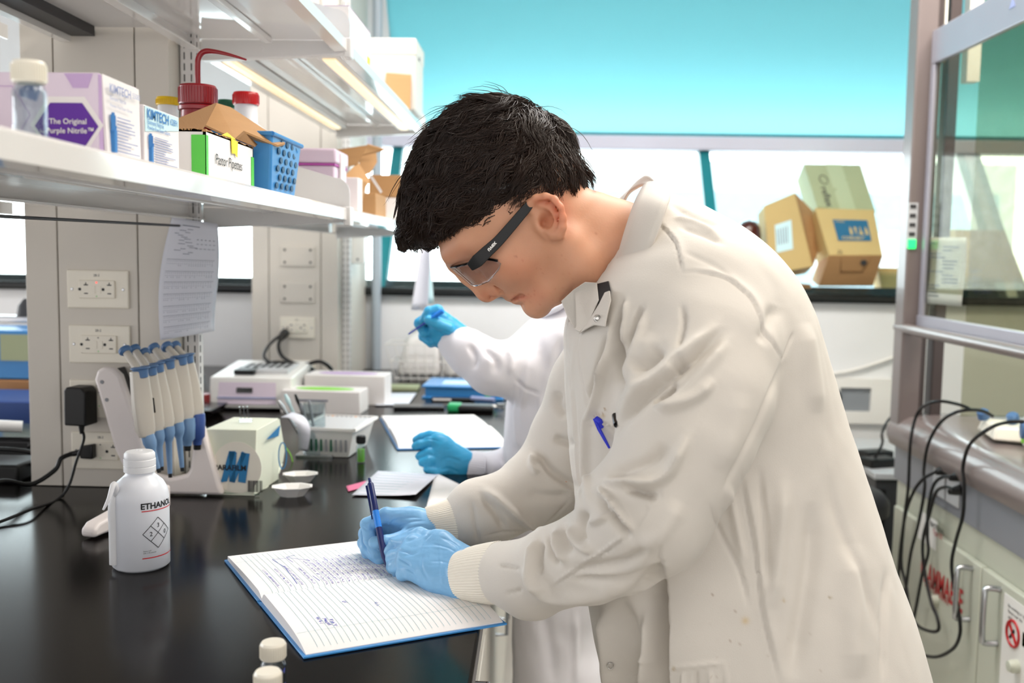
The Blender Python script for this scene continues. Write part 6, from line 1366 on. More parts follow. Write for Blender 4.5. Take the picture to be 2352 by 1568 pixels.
for c_ in ([(vp(1042, 778, 1.905), .031), (vp(1058, 790, 1.90), .035), (vp(1076, 803, 1.89), .038)], [(vp(1066, 1074, 2.005), .033), (vp(1085, 1077, 2.01), .036), (vp(1102, 1080, 2.015), .037)]): cuff(c_, 'cuff', 50, .0005, her, her_c, 'coat2')
# head, neck, arms
G = Field((-.05, 1.75, 1.0), (.30, 2.20, 1.52), .006)
hc2 = vp(1285, 580, 2.0)
G.ell(hc2, (.088, .072, .105), k=.01); G.ell(hc2+np.array((-.03, 0, -.05)), (.06, .055, .06), k=.03); G.cap(hc2+np.array((-.088, 0, -.02)), hc2+np.array((-.10, 0, -.035)), .010, .012, k=.015)
G.chain([(hc2+np.array((.02, 0, -.05)), .056), (vp(1318, 700, 2.0), .055), (vp(1310, 780, 2.0), .08)], k=.02)
G.chain([(hc2+np.array((-.088, -.018, -.062)), .006), (hc2+np.array((-.088, .018, -.062)), .006)], k=.01)
for s_ in (-1, 1): G.ell(hc2+np.array((.01, .073*s_, -.01)), (.016, .008, .028), k=.006); G.ell(hc2+np.array((-.085, .03*s_, .008)), (.01, .016, .01), k=.01, sub=True); G.ell(hc2+np.array((-.074, .03*s_, .008)), (.011, .011, .011), k=.003)
V, Q = G.mesh(); V = smooth_vq(V, Q, 1); me = mesh_np('body', V, Q); t4 = np.ones((len(V), 4)); ca = me.color_attributes.new('tint', 'FLOAT_COLOR', 'POINT'); ca.data.foreach_set('color', t4.ravel()); place('body', me, 'skin', her, her_c)
G = Field((-.02, 1.8, 1.25), (.32, 2.2, 1.58), .006)
G.ell(hc2+np.array((.012, 0, .018)), (.094, .082, .105), k=.01); G.ell(hc2+np.array((-.10, 0, -.06)), (.08, .075, .09), k=.01, sub=True)
V, Q = G.mesh(); V = smooth_vq(V, Q, 1); me = mesh_np('hair', V, Q); N = getn(me); V = V+N*(cnoise(V*np.array((1, 4, 1)), 80, 6)*.003)[:, None]; setv(me, V); place('hair', me, 'hair', her, her_c)
GL = [([(1045, 770), (1020, 760), (1000, 765)], -1.5, 3, 3), ([(1040, 785), (1015, 775), (1000, 780)], -1.5, 3, 3), ([(1060, 1060), (1030, 1050), (1010, 1060)], -1.5, 3, 4), ([(1055, 1085), (1030, 1075), (1010, 1080)], -1.5, 3, 4), ([(1008, 1012), (985, 1008), (965, 1012)], -1.5, 2, 2)]
v = vp
lo, hi = bb(np.array([v(950, 700, 1.95), v(1065, 800, 1.85), v(1000, 700, 1.85), v(1000, 790, 1.97)]), .03)
hand('glove', [[(v(1048, 780, 1.90), .026), (v(1010, 752, 1.90), .024)], [(v(1052, 768, 1.90), .022), (v(1015, 735, 1.89), .018)], [(v(1040, 790, 1.905), .022), (v(1000, 768, 1.915), .020)]],
  [[(v(1018, 735, 1.885), .0125), (v(1005, 712, 1.885), .011), (v(985, 715, 1.882), .0098), (v(973, 735, 1.885), .009)], [(v(1010, 745, 1.90), .0125), (v(985, 727, 1.905), .011), (v(962, 742, 1.90), .0095), (v(975, 765, 1.892), .009)],
   [(v(1003, 755, 1.915), .012), (v(975, 752, 1.92), .0105), (v(972, 772, 1.91), .0095), (v(988, 785, 1.90), .009)], [(v(1005, 770, 1.92), .0115), (v(982, 772, 1.925), .0095), (v(990, 788, 1.912), .009)],
   [(v(1030, 755, 1.875), .0125), (v(1003, 742, 1.868), .011), (v(985, 735, 1.872), .0095)]], [], lo, hi, 'glove2', her, her_c, h=.0022)
lo, hi = bb(np.array([v(950, 990, 2.05), v(1075, 1120, 1.95), v(1000, 990, 1.95), v(1000, 1110, 2.05)]), .03)
hand('glove', [[(v(1062, 1058, 2.0), .026), (v(1015, 1022, 2.0), .020), (v(1005, 1012, 2.0), .015)], [(v(1060, 1075, 2.0), .028), (v(1012, 1045, 1.995), .022)], [(v(1056, 1092, 1.998), .022), (v(1015, 1068, 1.99), .020)]],
  [[(v(1012, 1006, 2.01), .0125), (v(988, 1000, 2.02), .0105), (v(968, 1004, 2.02), .0092), (v(956, 1010, 2.02), .0085)], [(v(1008, 1018, 2.0), .0125), (v(985, 1014, 1.995), .0105), (v(965, 1020, 1.99), .0095), (v(954, 1024, 1.99), .0085)],
   [(v(1008, 1042, 1.99), .0120), (v(985, 1039, 1.985), .0105), (v(964, 1047, 1.985), .0092)], [(v(1008, 1058, 1.985), .0115), (v(985, 1058, 1.975), .010), (v(970, 1062, 1.975), .0088)],
   [(v(1020, 1080, 1.98), .0135), (v(1002, 1084, 1.975), .0115), (v(982, 1078, 1.97), .0095)]], [], lo, hi, 'glove2', her, her_c, h=.0022)
pen(at(937, 768, 1.885), at(1018, 713, 1.862), 'clear-barrelled ballpoint pen with blue cap held in the raised glove', 3)
G = Field((-.15, 1.80, .03), (.35, 2.3, .8), .014)
for s_ in (-1, 1): G.chain([((.09, 2.05+.08*s_, .7), .085), ((.07, 2.05+.09*s_, .4), .06), ((.09, 2.05+.09*s_, .1), .045)], k=.02)
V, Q = G.mesh(); place('trousers', mesh_np('trousers', V, Q), 'trouser', her, her_c)
for s_ in (-1, 1):
    G = Field((-.16, 1.85, .0), (.22, 2.25, .14), .008); y = 2.05+.09*s_
    G.chain([((.12, y, .045), .04), ((.0, y, .04), .038), ((-.08, y, .032), .028)], k=.01); G.F = np.maximum(G.F, (0.001-G.ax[2])[None, None, :].astype(np.float32))
    V, Q = G.mesh(); place('shoe', mesh_np('shoe', V, Q), 'black', her, her_c)
# ================================================================ items on the lower shelf
zs = ZL
def cbox(name, label, cat, cx, cy, w, d, h, m, rot=0, group=None, bevel=.0015, part='carton'):
    t = thing(name, label, cat, (cx, cy, zs), rot, group); o = obj(part, MB().box((-w/2, -d/2, 0), (w/2, d/2, h)), m, t, bevel=bevel); return t, o
# vial at the front-left of the shelf, and a second one cut by the frame
v3 = vial(Vector((at(70, 300, .775).x, .775, zs)), 'glass vial with cream cap on the shelf in front of the purple glove box', 'vials on the lower shelf')
obj('contents', MB().slab([(-.006, -.004, .034), (.008, -.006, .030), (.010, -.003, .042), (-.001, -.002, .043), (-.008, .0, .040)], (0, 1, 0), .0015), 'ktext', v3)
v4 = vial(Vector((-.405, .70, zs)), 'clear glass vial at the left edge of the frame on the shelf', 'vials on the lower shelf', cap='cyanpale')
# purple glove box
w, d, h = .122, .085, .079
gb = thing('glove_box', 'purple and lilac glove box reading The Original Purple Nitrile', 'glove box', Vector((-.41, .925, zs)), R(-1), 'glove boxes on the lower shelf')
o = obj('carton', MB().box((-w, 0, 0), (0, d, h)), 'lilac', gb, bevel=.001)
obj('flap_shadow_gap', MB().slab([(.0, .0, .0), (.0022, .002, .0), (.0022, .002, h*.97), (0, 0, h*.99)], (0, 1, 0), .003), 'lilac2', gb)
obj('end_panel', MB().hexa([(.003, .004, 0), (.006, .004, 0), (.003, d, 0), (.001, d, 0), (.001, .002, h*.99), (.003, .002, h*.99), (.002, d, h*.98), (.0005, d, h*.98)]), 'boxwhite', gb)
def hexpts(cx, cz, rx, rz): return [(cx+rx*math.cos(a), cz+rz*math.sin(a)) for a in [PI*k/3 for k in range(6)]]
def face(pts, m, par, y=-.0006, nm='printed_panel'): return obj(nm, MB().slab([(x, y, z) for x, z in pts], (0, 1, 0), .0005), m, par)
face([(x*1, z) for x, z in hexpts(-.0305, .031, .0345, .030)], 'boxwhite', o, -.0004); face([q for q in hexpts(-.0305, .030, .0300, .0245) if True], 'purple', o, -.0010)
face([(-.030, h-.001), (-.012, h-.001), (-.005, h-.001), (-.010, h-.014), (-.024, h-.014), (-.032, h-.001)], 'lilac2', o, -.0006)
m = MB()
for c_ in (hexpts(-.098, .040, .033, .03),): m.tube([(x, -.0008, z) for x, z in c_+[c_[0]]], .0004, n=5)
obj('hexagon_outline', m, 'lilac2', o); face([(-.06, .0005), (-.001, .0005), (-.001, .005), (-.012, .008), (-.055, .004)], 'purple', o, -.0005)
m = text_mb('The Original', .0070, .012, M=frame(Vector((-.0465, -.0018, .0320)), (1, 0, 0), (0, 0, 1))); text_mb('Purple Nitrile™', .0070, .012, mb=m, M=frame(Vector((-.0495, -.0018, .0235)), (1, 0, 0), (0, 0, 1)))
text_mb('for', .0045, .0, mb=m, M=frame(Vector((-.0555, -.0018, .0235)), (1, 0, 0), (0, 0, 1))); obj('lettering', m, 'boxwhite', o, smooth=0)
def sideface(par, x, y0, dy, h, brand='ktext', num='55082'):
    Mx = lambda yy, zz: frame(Vector((x, yy, zz)), (0, 1, 0), (0, 0, 1))
    obj('lettering', text_mb('KIMTECH', dy*.150, .02, M=Mx(y0+dy*.05, h*.80)), brand, par, smooth=0)
    m = text_mb(num, dy*.10, .0, M=Mx(y0+dy*.72, h*.82)); text_mb('Element Nitrile', dy*.075, 0, mb=m, M=Mx(y0+dy*.06, h*.71)); text_mb('Powder-Free Exam Gloves', dy*.06, 0, mb=m, M=Mx(y0+dy*.06, h*.63)); obj('lettering', m, brand, par, smooth=0)
    m = MB(); hx, hy = y0+dy*.14, h*.10
    m.tube([(x, hx, hy), (x, hx, hy+h*.26)], h*.045, n=4)
    for k in range(4): m.tube([(x, hx+dy*(-.035+.025*k), hy+h*.24), (x, hx+dy*(-.045+.03*k), hy+h*(.44+.03*(k in (1, 2))))], h*.013, n=4)
    m.tube([(x, hx+dy*.04, hy+h*.2), (x, hx+dy*.075, hy+h*.32)], h*.013, n=4)
    obj('hand_symbol', m, 'kblue', par)
    m = MB(); r_ = random.Random(3)
    for k in range(11): zz = h*(.52-.040*k); m.box((x-.0002, y0+dy*.26, zz), (x+.0002, y0+dy*(.26+r_.uniform(.3, .66)), zz+h*.011))
    obj('printed_lines', m, 'ktext', par)
sideface(gb, .0068, .004, .075, h)
w2, d2, h2 = .11, .104, .064
kb = thing('glove_box', 'pale blue-topped glove box marked 62891 beside the purple one', 'glove box', Vector((-.405, 1.013+.005, zs)), 0, 'glove boxes on the lower shelf')
o = obj('carton', MB().box((-w2, 0, 0), (0, d2-.006, h2)), 'boxwhite', kb, bevel=.001)
obj('pale_band', MB().slab([(.0004, .001, h2*.58), (.0004, .096, h2*.76), (.0004, .096, h2-.001), (.0004, .001, h2-.001)], (1, 0, 0), .0003), 'cyanpale', o)
sideface(o, .0014, 0, .096, h2, 'kblue', '62891')
obj('lettering', text_mb('250', .008, .01, M=frame(Vector((.0012, .012, .002)), (0, 1, 0), (0, 0, 1))), 'inkblack', o, smooth=0)
# white carton of pipettes with green tape and a torn lid
pb = thing('carton_box', 'white carton hand-lettered Pastor Pipettes with green tape and torn brown lid', 'box', Vector((-.412, 1.225, zs)), 0)
W_, D_, H_ = .125, .205, .062
m = MB(); m.box((-W_, 0, 0), (0, .003, H_)); m.box((-W_, D_-.003, 0), (0, D_, H_)); m.box((-.003, 0, 0), (0, D_, H_)); m.box((-W_, 0, 0), (-W_+.003, D_, H_)); m.box((-W_, 0, 0), (0, D_, .003))
o = obj('carton', m, 'boxwhite', pb)
# corrugated torn rim
m = MB(); random.seed(8); n = 60
for (a, b) in (((-.0015, 0), (-.0015, D_)), ((-W_, .0015), (0, .0015))):
    for k in range(n):
        t0 = k/n; t1 = (k+1)/n; x0, y0 = a[0]+(b[0]-a[0])*t0, a[1]+(b[1]-a[1])*t0; x1, y1 = a[0]+(b[0]-a[0])*t1, a[1]+(b[1]-a[1])*t1; hh = random.uniform(.0008, .0032)
        m.box((min(x0, x1)-.002, min(y0, y1)-.002, H_-.0005), (max(x0, x1)+.0015, max(y0, y1)+.0015, H_+hh))
obj('torn_rim', m, 'card', pb)
lid = [(-.115, .01, H_+.002), (-.02, .03, H_+.055), (-.015, D_-.03, H_+.062), (-.115, D_, H_+.010)]
zq = lambda px, py, d: at(px, py, d)-pb.location
A, B_, C_, D2 = zq(378, 284, 1.30), zq(490, 240, 1.36), zq(655, 330, 1.47), zq(575, 332, 1.42)
obj('lid_flap', MB().slab([zq(468, 285, 1.40), zq(496, 236, 1.42), zq(530, 246, 1.5), zq(655, 328, 1.50), zq(638, 333, 1.46), zq(560, 300, 1.40), zq(540, 318, 1.38)], (-.2, .5, -1), .003), 'card', pb)
obj('lid_flap', MB().slab([zq(380, 283, 1.30), zq(496, 236, 1.41), zq(470, 287, 1.36), zq(455, 305, 1.30), zq(378, 290, 1.28)], (0, 1, -.3), .003), 'carddark', pb)
obj('lid_flap', MB().slab([zq(540, 318, 1.378), zq(560, 300, 1.398), zq(590, 330, 1.44), zq(584, 336, 1.42)], (0, 1, -.3), .003), 'carddark', pb)
m = MB(); m.box((.0002, -.001, 0), (.0010, .008, H_*.93)); m.box((-.017, -.0010, 0), (.0010, -.0002, H_*.93)); obj('green_tape', m, 'green', pb); obj('green_tape', MB().box((.0002, D_-.012, 0), (.0010, D_, H_*.80)), 'green', pb)
m = MB(); m.slab([(.0012, .098, H_+.003), (.0012, .126, H_+.001), (.0016, .122, H_-.020), (.0016, .113, H_-.016), (.0016, .100, H_-.017)], (1, 0, 0), .0008); m.slab([(.0012, .098, H_+.003), (.0012, .118, H_+.003), (-.008, .112, H_+.011), (-.010, .096, H_+.006)], (0, 0, 1), .0008); obj('yellow_sticker', m, 'yellow', pb)
# hand lettering
m = text_mb('Pastor Pipettes', .0185, .0, .12, M=frame(Vector((.0014, .034, .026)), (0, 1, .0), (0, 0, 1)))
text_mb('BP-100', .010, .0, .2, mb=m, M=frame(Vector((.0014, .165, .001)), (0, 1, 0), (0, 0, 1))); obj('lettering', m, 'inkblack', pb, smooth=0)
# bottles behind
def bottle(c, rb, h, capr, caph, capm, bodym, label, name='reagent_bottle', neck=.55, straw=False):
    t = thing(name, label, 'bottle', c); sh = h*.62
    obj('body', MB().lathe([(.004, 0), (rb-.003, 0), (rb, .003), (rb, sh*.86), (rb*.95, sh*.95), (rb*.75, sh*1.08), (capr*.9, sh*1.16), (capr*.86, h-caph+.004)], (0, 0, 0), 40), bodym, t, smooth=60)
    m = MB(); m.lathe([(capr*.98, h-caph), (capr, h-caph+.002), (capr, h-.003), (capr*.93, h), (.002, h)], (0, 0, 0), 40)
    for k in range(40): a = 2*PI*k/40; m.box((capr*math.cos(a)-.0006, capr*math.sin(a)-.0006, h-caph+.002), (capr*math.cos(a)+.0006, capr*math.sin(a)+.0006, h-.004))
    obj('cap', m, capm, t, smooth=30); return t
c = at(455, 240, 1.48); hT = at(455, 197, 1.48).z-zs
rbt = bottle((c.x, 1.48, zs), .0335, hT, .0275, .028, 'darkred', 'darkred', 'dark red wash bottle with a bent red spout tube', 'wash_bottle')
q = Vector((c.x, 1.48, zs)); obj('collar_ring', MB().lathe([(.026, hT-.034), (.0285, hT-.036), (.0285, hT-.031), (.026, hT-.029)], (0, 0, 0), 32), 'darkred', rbt)
pts = [Vector((0, 0, hT-.002)), at(454, 160, 1.48)-q, at(456, 134, 1.48)-q, at(468, 119, 1.48)-q, at(490, 118, 1.48)-q, at(525, 125, 1.47)-q, at(565, 137, 1.46)-q]
P_ = smoothpts(pts, 6); obj('spout_tube', MB().tube(P_, [.0042 if k < 20 else .0042-.003*(k-20)/(len(P_)-20) for k in range(len(P_))], n=14), 'darkred', rbt)
c = at(386, 240, 1.62); bottle((c.x, 1.62, zs), .03, at(386, 224, 1.62).z-zs, .0185, .013, 'yellowcap', 'hdpe', 'white plastic bottle with yellow cap behind the pipette carton')
c = at(513, 240, 1.72); bottle((c.x, 1.735, zs), .028, at(513, 227, 1.72).z-zs, .0145, .014, 'greencap', 'hdpe', 'bottle with dark green cap, mostly hidden by the torn lid')
c = at(563, 240, 1.66); bottle((c.x, 1.665, zs), .040, at(563, 212, 1.66).z-zs, .0212, .020, 'redcap', 'hdpe', 'white plastic bottle with bright red cap behind the torn lid')
# blue basket
bk_ = thing('plastic_basket', 'blue perforated plastic basket with a turned-out rim', 'basket', Vector((-.425, 1.53, zs)))
obj('wall', MB().hexa([(-.045, -.072, .0), (.030, -.072, .0), (.034, .055, .0), (-.045, .055, .0), (-.055, -.083, .088), (.036, -.083, .088), (.044, .062, .085), (-.055, .062, .085)]), 'bluebin', bk_, bevel=.004)
m = MB(); rim = [(.036, -.083, .086), (.044, .062, .083), (-.055, .062, .083), (-.055, -.083, .086), (.036, -.083, .086)]
m.tube(rim, .0035, n=8); obj('rim', m, 'bluebin', bk_)
obj('turned_flap', MB().slab([zq(620, 312, 1.50)+pb.location-bk_.location, zq(655, 318, 1.55)+pb.location-bk_.location, zq(685, 350, 1.57)+pb.location-bk_.location, zq(680, 356, 1.57)+pb.location-bk_.location, zq(655, 345, 1.55)+pb.location-bk_.location, zq(625, 335, 1.47)+pb.location-bk_.location], (0, 1, 1), .003), 'bluebin', bk_, bevel=.001)
m = MB()
for r_i in range(6):
    for k in range(4):
        yy = -.050+k*.026+(.013 if r_i % 2 else 0); zz = .014+r_i*.0125
        if yy > .048: continue
        xx = .0315+.006*zz/.088+(yy+.07)*.035; pts = [(xx+.0004, yy+.0075*math.cos(a), zz+.0048*math.sin(a)) for a in [2*PI*j/12 for j in range(12)]]; m.slab(pts, (1, 0, .07), .0008)
obj('perforation', m, 'bluedark', bk_)
# tip boxes beyond the bracket
c = at(715, 400, 2.03); tb = thing('tip_box', 'translucent pinkish pipette tip box behind the shelf bracket', 'tip box', Vector((-.46, 2.02, zs)))
obj('base', MB().box((-.06, -.06, 0), (.055, .065, .085)), 'pinkish', tb, bevel=.004); obj('tray', MB().box((-.061, -.061, .085), (.056, .066, .089)), 'magenta', tb); obj('lid', MB().box((-.062, -.062, .089), (.058, .067, .118)), 'pinkish', tb, bevel=.005); obj('latch', MB().box((.056, -.02, .06), (.061, .02, .112)), 'boxwhite', tb, bevel=.001)
cb_, o = cbox('small_carton', 'small white carton beside the pink tip box', 'box', -.425, 2.16, .07, .05, .075, 'boxwhite')
def freebox(name, label, pts, d0, d1, m, parts=()):
    c0_ = at(*pts[3], d0); t = thing(name, label, 'box', Vector((c0_.x, d0, zs)))
    return t
tc_ = thing('torn_carton', 'torn open brown cardboard box with curled flaps on the far shelf', 'box', Vector((-.45, 2.42, zs)))
q = tc_.location
obj('body', MB().box((-.10, -.07, 0), (.062, .09, .055)), 'card', tc_, bevel=.001)
obj('flap', MB().slab([at(765, 345, 2.35)-q, at(845, 333, 2.35)-q, at(820, 378, 2.32)-q, at(795, 385, 2.33)-q, at(768, 378, 2.35)-q], (0, 1, .2), .003), 'card', tc_)
obj('flap', MB().slab([at(845, 333, 2.36)-q, at(885, 345, 2.40)-q, at(868, 350, 2.40)-q, at(822, 360, 2.34)-q], (0, .3, 1), .003), 'card', tc_)
obj('flap', MB().slab([at(820, 358, 2.38)-q, at(864, 350, 2.42)-q, at(866, 372, 2.42)-q, at(850, 398, 2.40)-q, at(834, 402, 2.38)-q], (0, 1, 0), .003), 'card', tc_)
obj('flap', MB().slab([at(795, 400, 2.30)-q, at(822, 372, 2.33)-q, at(850, 415, 2.36)-q, at(840, 430, 2.32)-q, at(800, 425, 2.28)-q], (0, 1, 0), .003), 'card', tc_)
obj('flap', MB().slab([at(800, 440, 2.20)-q, at(806, 412, 2.22)-q, at(842, 418, 2.25)-q, at(826, 488, 2.24)-q, at(795, 478, 2.2)-q], (0, 1, 0), .003), 'card', tc_)
obj('loose_strip', MB().slab([at(846, 402, 2.3)-q, at(855, 404, 2.3)-q, at(878, 440, 2.32)-q, at(874, 444, 2.32)-q], (0, 1, 0), .002), 'boxwhite', tc_)
for (x0, x1, z0, z1, lb, mm) in ((845, 925, 455, 510, 'lower brown and white carton at the far end of the shelf', 'card'), (850, 918, 405, 455, 'upper brown carton with an open flap at the far end of the shelf', 'card')):
    a = at(x0, z0, 2.62); b = at(x1, z1, 2.62); zz0 = zs if z0 > 450 else zs+.0605; hh = .059 if z0 > 450 else .056
    t = thing('carton_box', lb, 'box', Vector((a.x, 2.60, zz0)), 0, 'cartons at the far end of the lower shelf'); obj('body', MB().box((0, 0, 0), (.085, .20, hh)), mm, t, bevel=.001); obj('white_side', MB().box((.0305, -.0008, 0), (.0855, .0, hh-.001)) if z0 > 450 else MB().box((.085, 0, 0), (.0862, .2, hh)), 'boxwhite', t)
# ---------------------------------------------------------------- items on the upper shelves
zu = ZU
t = thing('glove_box', 'pale blue and white glove box on the upper shelf just past the bracket', 'glove box', Vector((-.375, 1.95, zu)), 0)
obj('carton', MB().box((-.10, 0, 0), (0, .24, .075)), 'boxwhite', t, bevel=.001); obj('pale_side', MB().box((.0, .001, .001), (.0008, .239, .07)), 'cyanpale', t); obj('lilac_top', MB().box((-.1, 0, .075), (0, .24, .0758)), 'lilac2', t); obj('yellow_tab', MB().box((-.001, .20, .0), (.002, .23, .02)), 'yellow', t)
t = thing('blue_tub', 'teal-blue plastic tub at the top edge of the frame on the upper shelf', 'tub', Vector((-.47, 1.76, zu)), 0)
obj('body', MB().lathe([(.030, 0), (.048, .12), (.052, .14), (.050, .14), (.028, .004)], (0, 0, 0), 36), 'bluebinin', t)
t = thing('equipment_case', 'white equipment case standing at the far end of the upper shelf', 'case', Vector((-.44, 2.9, zu)))
obj('case', MB().box((-.105, -.09, 0), (.085, .10, .195)), 'panel', t, bevel=.006); obj('lid', MB().box((-.107, -.092, .150), (.087, .102, .196)), 'panel', t, bevel=.004); obj('vent_slot', MB().box((.085, -.02, .15), (.0875, .0, .16)), 'dgrey', t)
t = thing('cardboard_sheet', 'brown cardboard piece leaning against the white case', 'cardboard', Vector((-.40, 2.79, zu))); obj('sheet', MB().slab([(-.04, 0, 0), (.035, 0, 0), (.035, .01, .095), (-.035, .01, .1)], (0, 1, 0), .004), 'card', t, bevel=.001)
# ================================================================ bench-top clutter behind the notebook
def bp(px, py): return atz(px, py, BZ)
# parafilm box
pf0 = bp(483, 1136); pf1 = bp(583, 1139); pf2 = bp(690, 1060)
pf = thing('film_box', 'pale green and white PARAFILM box with a torn side flap', 'box', pf0)
ux_ = (pf1-pf0); wd_ = ux_.length; ux_.normalize(); uy_ = Vector((0, 1, 0))*.115; hgt = at(470, 985, pf0.y).z-BZ
A = Vector((-.008, 0, 0)); B_ = ux_*wd_; Dp = Vector((.01, .135, 0)); Z = Vector((0, 0, hgt))
o = obj('carton', MB().hexa([A, B_, B_+Dp, A+Dp, A+Z, B_+Z+Vector((.006, 0, .001)), B_+Dp+Z, A+Dp+Z]), 'boxgreen', pf, bevel=.0015)
fm = frame(Vector((0, -.0008, 0)), ux_, (0, 0, 1)); 
m = MB(); m.slab([fm@Vector((.050+.045*math.cos(a), .052+.045*math.sin(a)*1.05, 0)) for a in [2*PI*k/40 for k in range(40)]], (0, 1, 0), .0005); obj('pale_disc', m, 'pmpale', o)
def fpoly(pts, yo=.0008): return [fm@Vector((a_, b_, yo)) for a_, b_ in pts]
m = MB()
for pts in ([(.020, .024), (.032, .026), (.048, .082), (.036, .082)], [(.036, .082), (.050, .080), (.046, .024), (.036, .026)], [(.036, .026), (.046, .024), (.068, .078), (.060, .082)], [(.058, .080), (.074, .078), (.066, .024), (.052, .026)]): m.slab(fpoly(pts), (0, -1, 0), .0004)
obj('blue_emblem', m, 'pmblue', o)
m = text_mb('PARAFILM', .0135, .03, M=fm@Matrix.Translation((.008, .047, .0018))); obj('lettering', m, 'inkblack', o, smooth=0)
m = MB(); random.seed(1); x = .070
while x < .096: w_ = random.choice((.0007, .0012, .002)); m.slab([fm@Vector((x, .008, .0008)), fm@Vector((x+w_, .008, .0008)), fm@Vector((x+w_, .029, .0008)), fm@Vector((x, .029, .0008))], (0, -1, 0), .0003); x += w_+random.choice((.0008, .0013))
obj('barcode', m, 'inkblack', o)
m = MB(); m.tube(smoothpts([(.0, -.0012, .004), (.02, -.0012, .008), (.03, -.0012, .004), (.06, -.0012, .0045), (.09, -.0012, .003)], 5), .0005, n=5); obj('signature_line', m, 'greencap', o)
q = pf0
obj('side_flap', MB().slab([at(600, 990, 1.80)-q, at(640, 962, 1.93)-q, at(652, 1035, 1.95)-q, at(648, 1060, 1.95)-q, at(610, 1118, 1.86)-q, at(592, 1130, 1.81)-q], (1, 0, 0), .002), 'boxgreen', pf)
obj('side_flap', MB().slab([at(588, 1128, 1.79)-q, at(648, 1064, 1.95)-q, at(640, 1085, 1.93)-q, at(600, 1136, 1.79)-q], (1, 0, 0), .002), 'boxgreen', pf)
m = MB(); m.slab([at(608, 1008, 1.795)-q+Vector((.004, -.004, 0)), at(640, 975, 1.9)-q+Vector((.004, -.004, 0)), at(636, 1000, 1.9)-q+Vector((.004, -.004, 0))], (1, 0, 0), .0006); m.tube([at(636+9*math.cos(a), 1045+30*math.sin(a), 1.87)-q+Vector((.012, -.004, 0)) for a in [2*PI*k/20 for k in range(21)]], .0012, n=5); obj('side_print', m, 'pmblue', pf)
# small clear stand with tubes on top of the box
t = thing('tube_rack', 'tiny clear comb-like holder lying on the PARAFILM box', 'rack', pf0+Vector((.045, .07, hgt+.003)), R(10))
for k in range(3): obj('prong', MB().cyl((-.008+k*.007, 0, .004), (-.011+k*.007, 0, .028), .0016), 'clear', t)
obj('base', MB().box((-.012, -.006, 0), (.012, .006, .004)), 'clear', t, bevel=.001)
# weighing boats
def boat(c, label, s=1.0):
    t = thing('weighing_boat', label, 'weighing boat', c, R(12), 'hexagonal weighing boats'); m = MB(); n = 8; vs = []
    prof = [(.62, .0), (1.0, .016), (1.12, .017), (1.12, .018), (.98, .0175), (.60, .0012)]
    for r_, z in prof:
        for k in range(n): a = 2*PI*(k+.5)/n; vs.append((r_*.031*s*math.cos(a)*1.12, r_*.024*s*math.sin(a), z*s))
    fs = [(j*n+i, j*n+(i+1) % n, (j+1)*n+(i+1) % n, (j+1)*n+i) for j in range(5) for i in range(n)]+[tuple(range(n)), tuple(range(6*n-1, 5*n-1, -1))]
    m.add(vs, fs); obj('tray', m, 'whiteglossy', t, smooth=20); return t
b1_ = boat(bp(668, 1141)+Vector((0, .01, 0)), 'white weighing boat in front, with blue marks inside'); b2_ = boat(bp(690, 1106), 'white weighing boat behind the marked one', .92)
m = MB(); m.tube([(-.002, .004, .0045), (.004, -.008, .004)], .0006, n=5); m.tube([(.002, .005, .0045), (.008, -.006, .004)], .0006, n=5); obj('blue_marks', m, 'ink', b1_)
# pen cup with pens and spatulas, strip of labels
cu_ = bp(672, 1090); cu_.z = BZ; t = thing('pen_cup', 'clear beaker holding pens, spatulas and a dangling label strip', 'cup', Vector((cu_.x, 2.13, BZ)))
q = t.location; obj('glass', MB().lathe([(.022, .0), (.024, .002), (.024, .115), (.0225, .115), (.0225, .004), (.001, .003)], (0, 0, 0), 36), 'clear', t, smooth=60)
obj('metal_foot', MB().box((-.035, -.03, 0), (.045, .03, .006)), 'steel', t, bevel=.001)
sts = [((640, 920), 'steel', .0045, 'steel spatula in the cup leaning left'), ((655, 905), 'cyanpale', .005, 'pale blue pen in the cup'), ((678, 905), 'black', .004, 'black-tipped marker in the cup'), ((690, 925), 'grey', .005, 'grey spatula upright in the cup'), ((710, 920), 'grey', .0045, 'grey spatula in the cup leaning right')]
for (p_, mm, r_, lb) in sts:
    b_ = Vector((q.x+random.uniform(-.01, .01), q.y+random.uniform(-.008, .008), BZ+.006)); e_ = at(p_[0], p_[1], 2.13); s_ = thing('pen' if 'pen' in lb or 'marker' in lb else 'spatula', lb, 'pen' if 'pen' in lb or 'marker' in lb else 'spatula', b_, 0, 'tools in the clear beaker')
    obj('shaft', MB().tube([(0, 0, 0), (e_-b_)*.8, (e_-b_)*.9, (e_-b_)], [r_*.6, r_*.7, r_, r_*.6], n=10), mm, s_)
pts = [at(650, 950, 2.09), at(690, 962, 2.05), at(700, 1000, 2.06), at(696, 1038, 2.08)]; La = smoothpts([at(645, 958, 2.08), at(668, 962, 2.05), at(684, 988, 2.05), at(686, 1034, 2.07)], 5); Lb = smoothpts([at(672, 946, 2.10), at(700, 958, 2.07), at(713, 988, 2.06), at(706, 1036, 2.08)], 5); m = MB(); m.grid(lambda u, w: La[round(u*15)]*(1-w)+Lb[round(u*15)]*w, 15, 2)
o = obj('label_strip', m, 'paperblue', solid=.0004); tag(o, 'curled strip of pale blue labels hanging from the beaker', 'labels')
o = obj('green_ring_wire', MB().tube(smoothpts([at(650, 1020, 2.07), at(668, 1045, 2.06), at(672, 1075, 2.06), at(655, 1080, 2.06), at(648, 1060, 2.07)], 5), .0012), 'lime'); tag(o, 'thin yellow-green wire loop beside the beaker', 'wire')
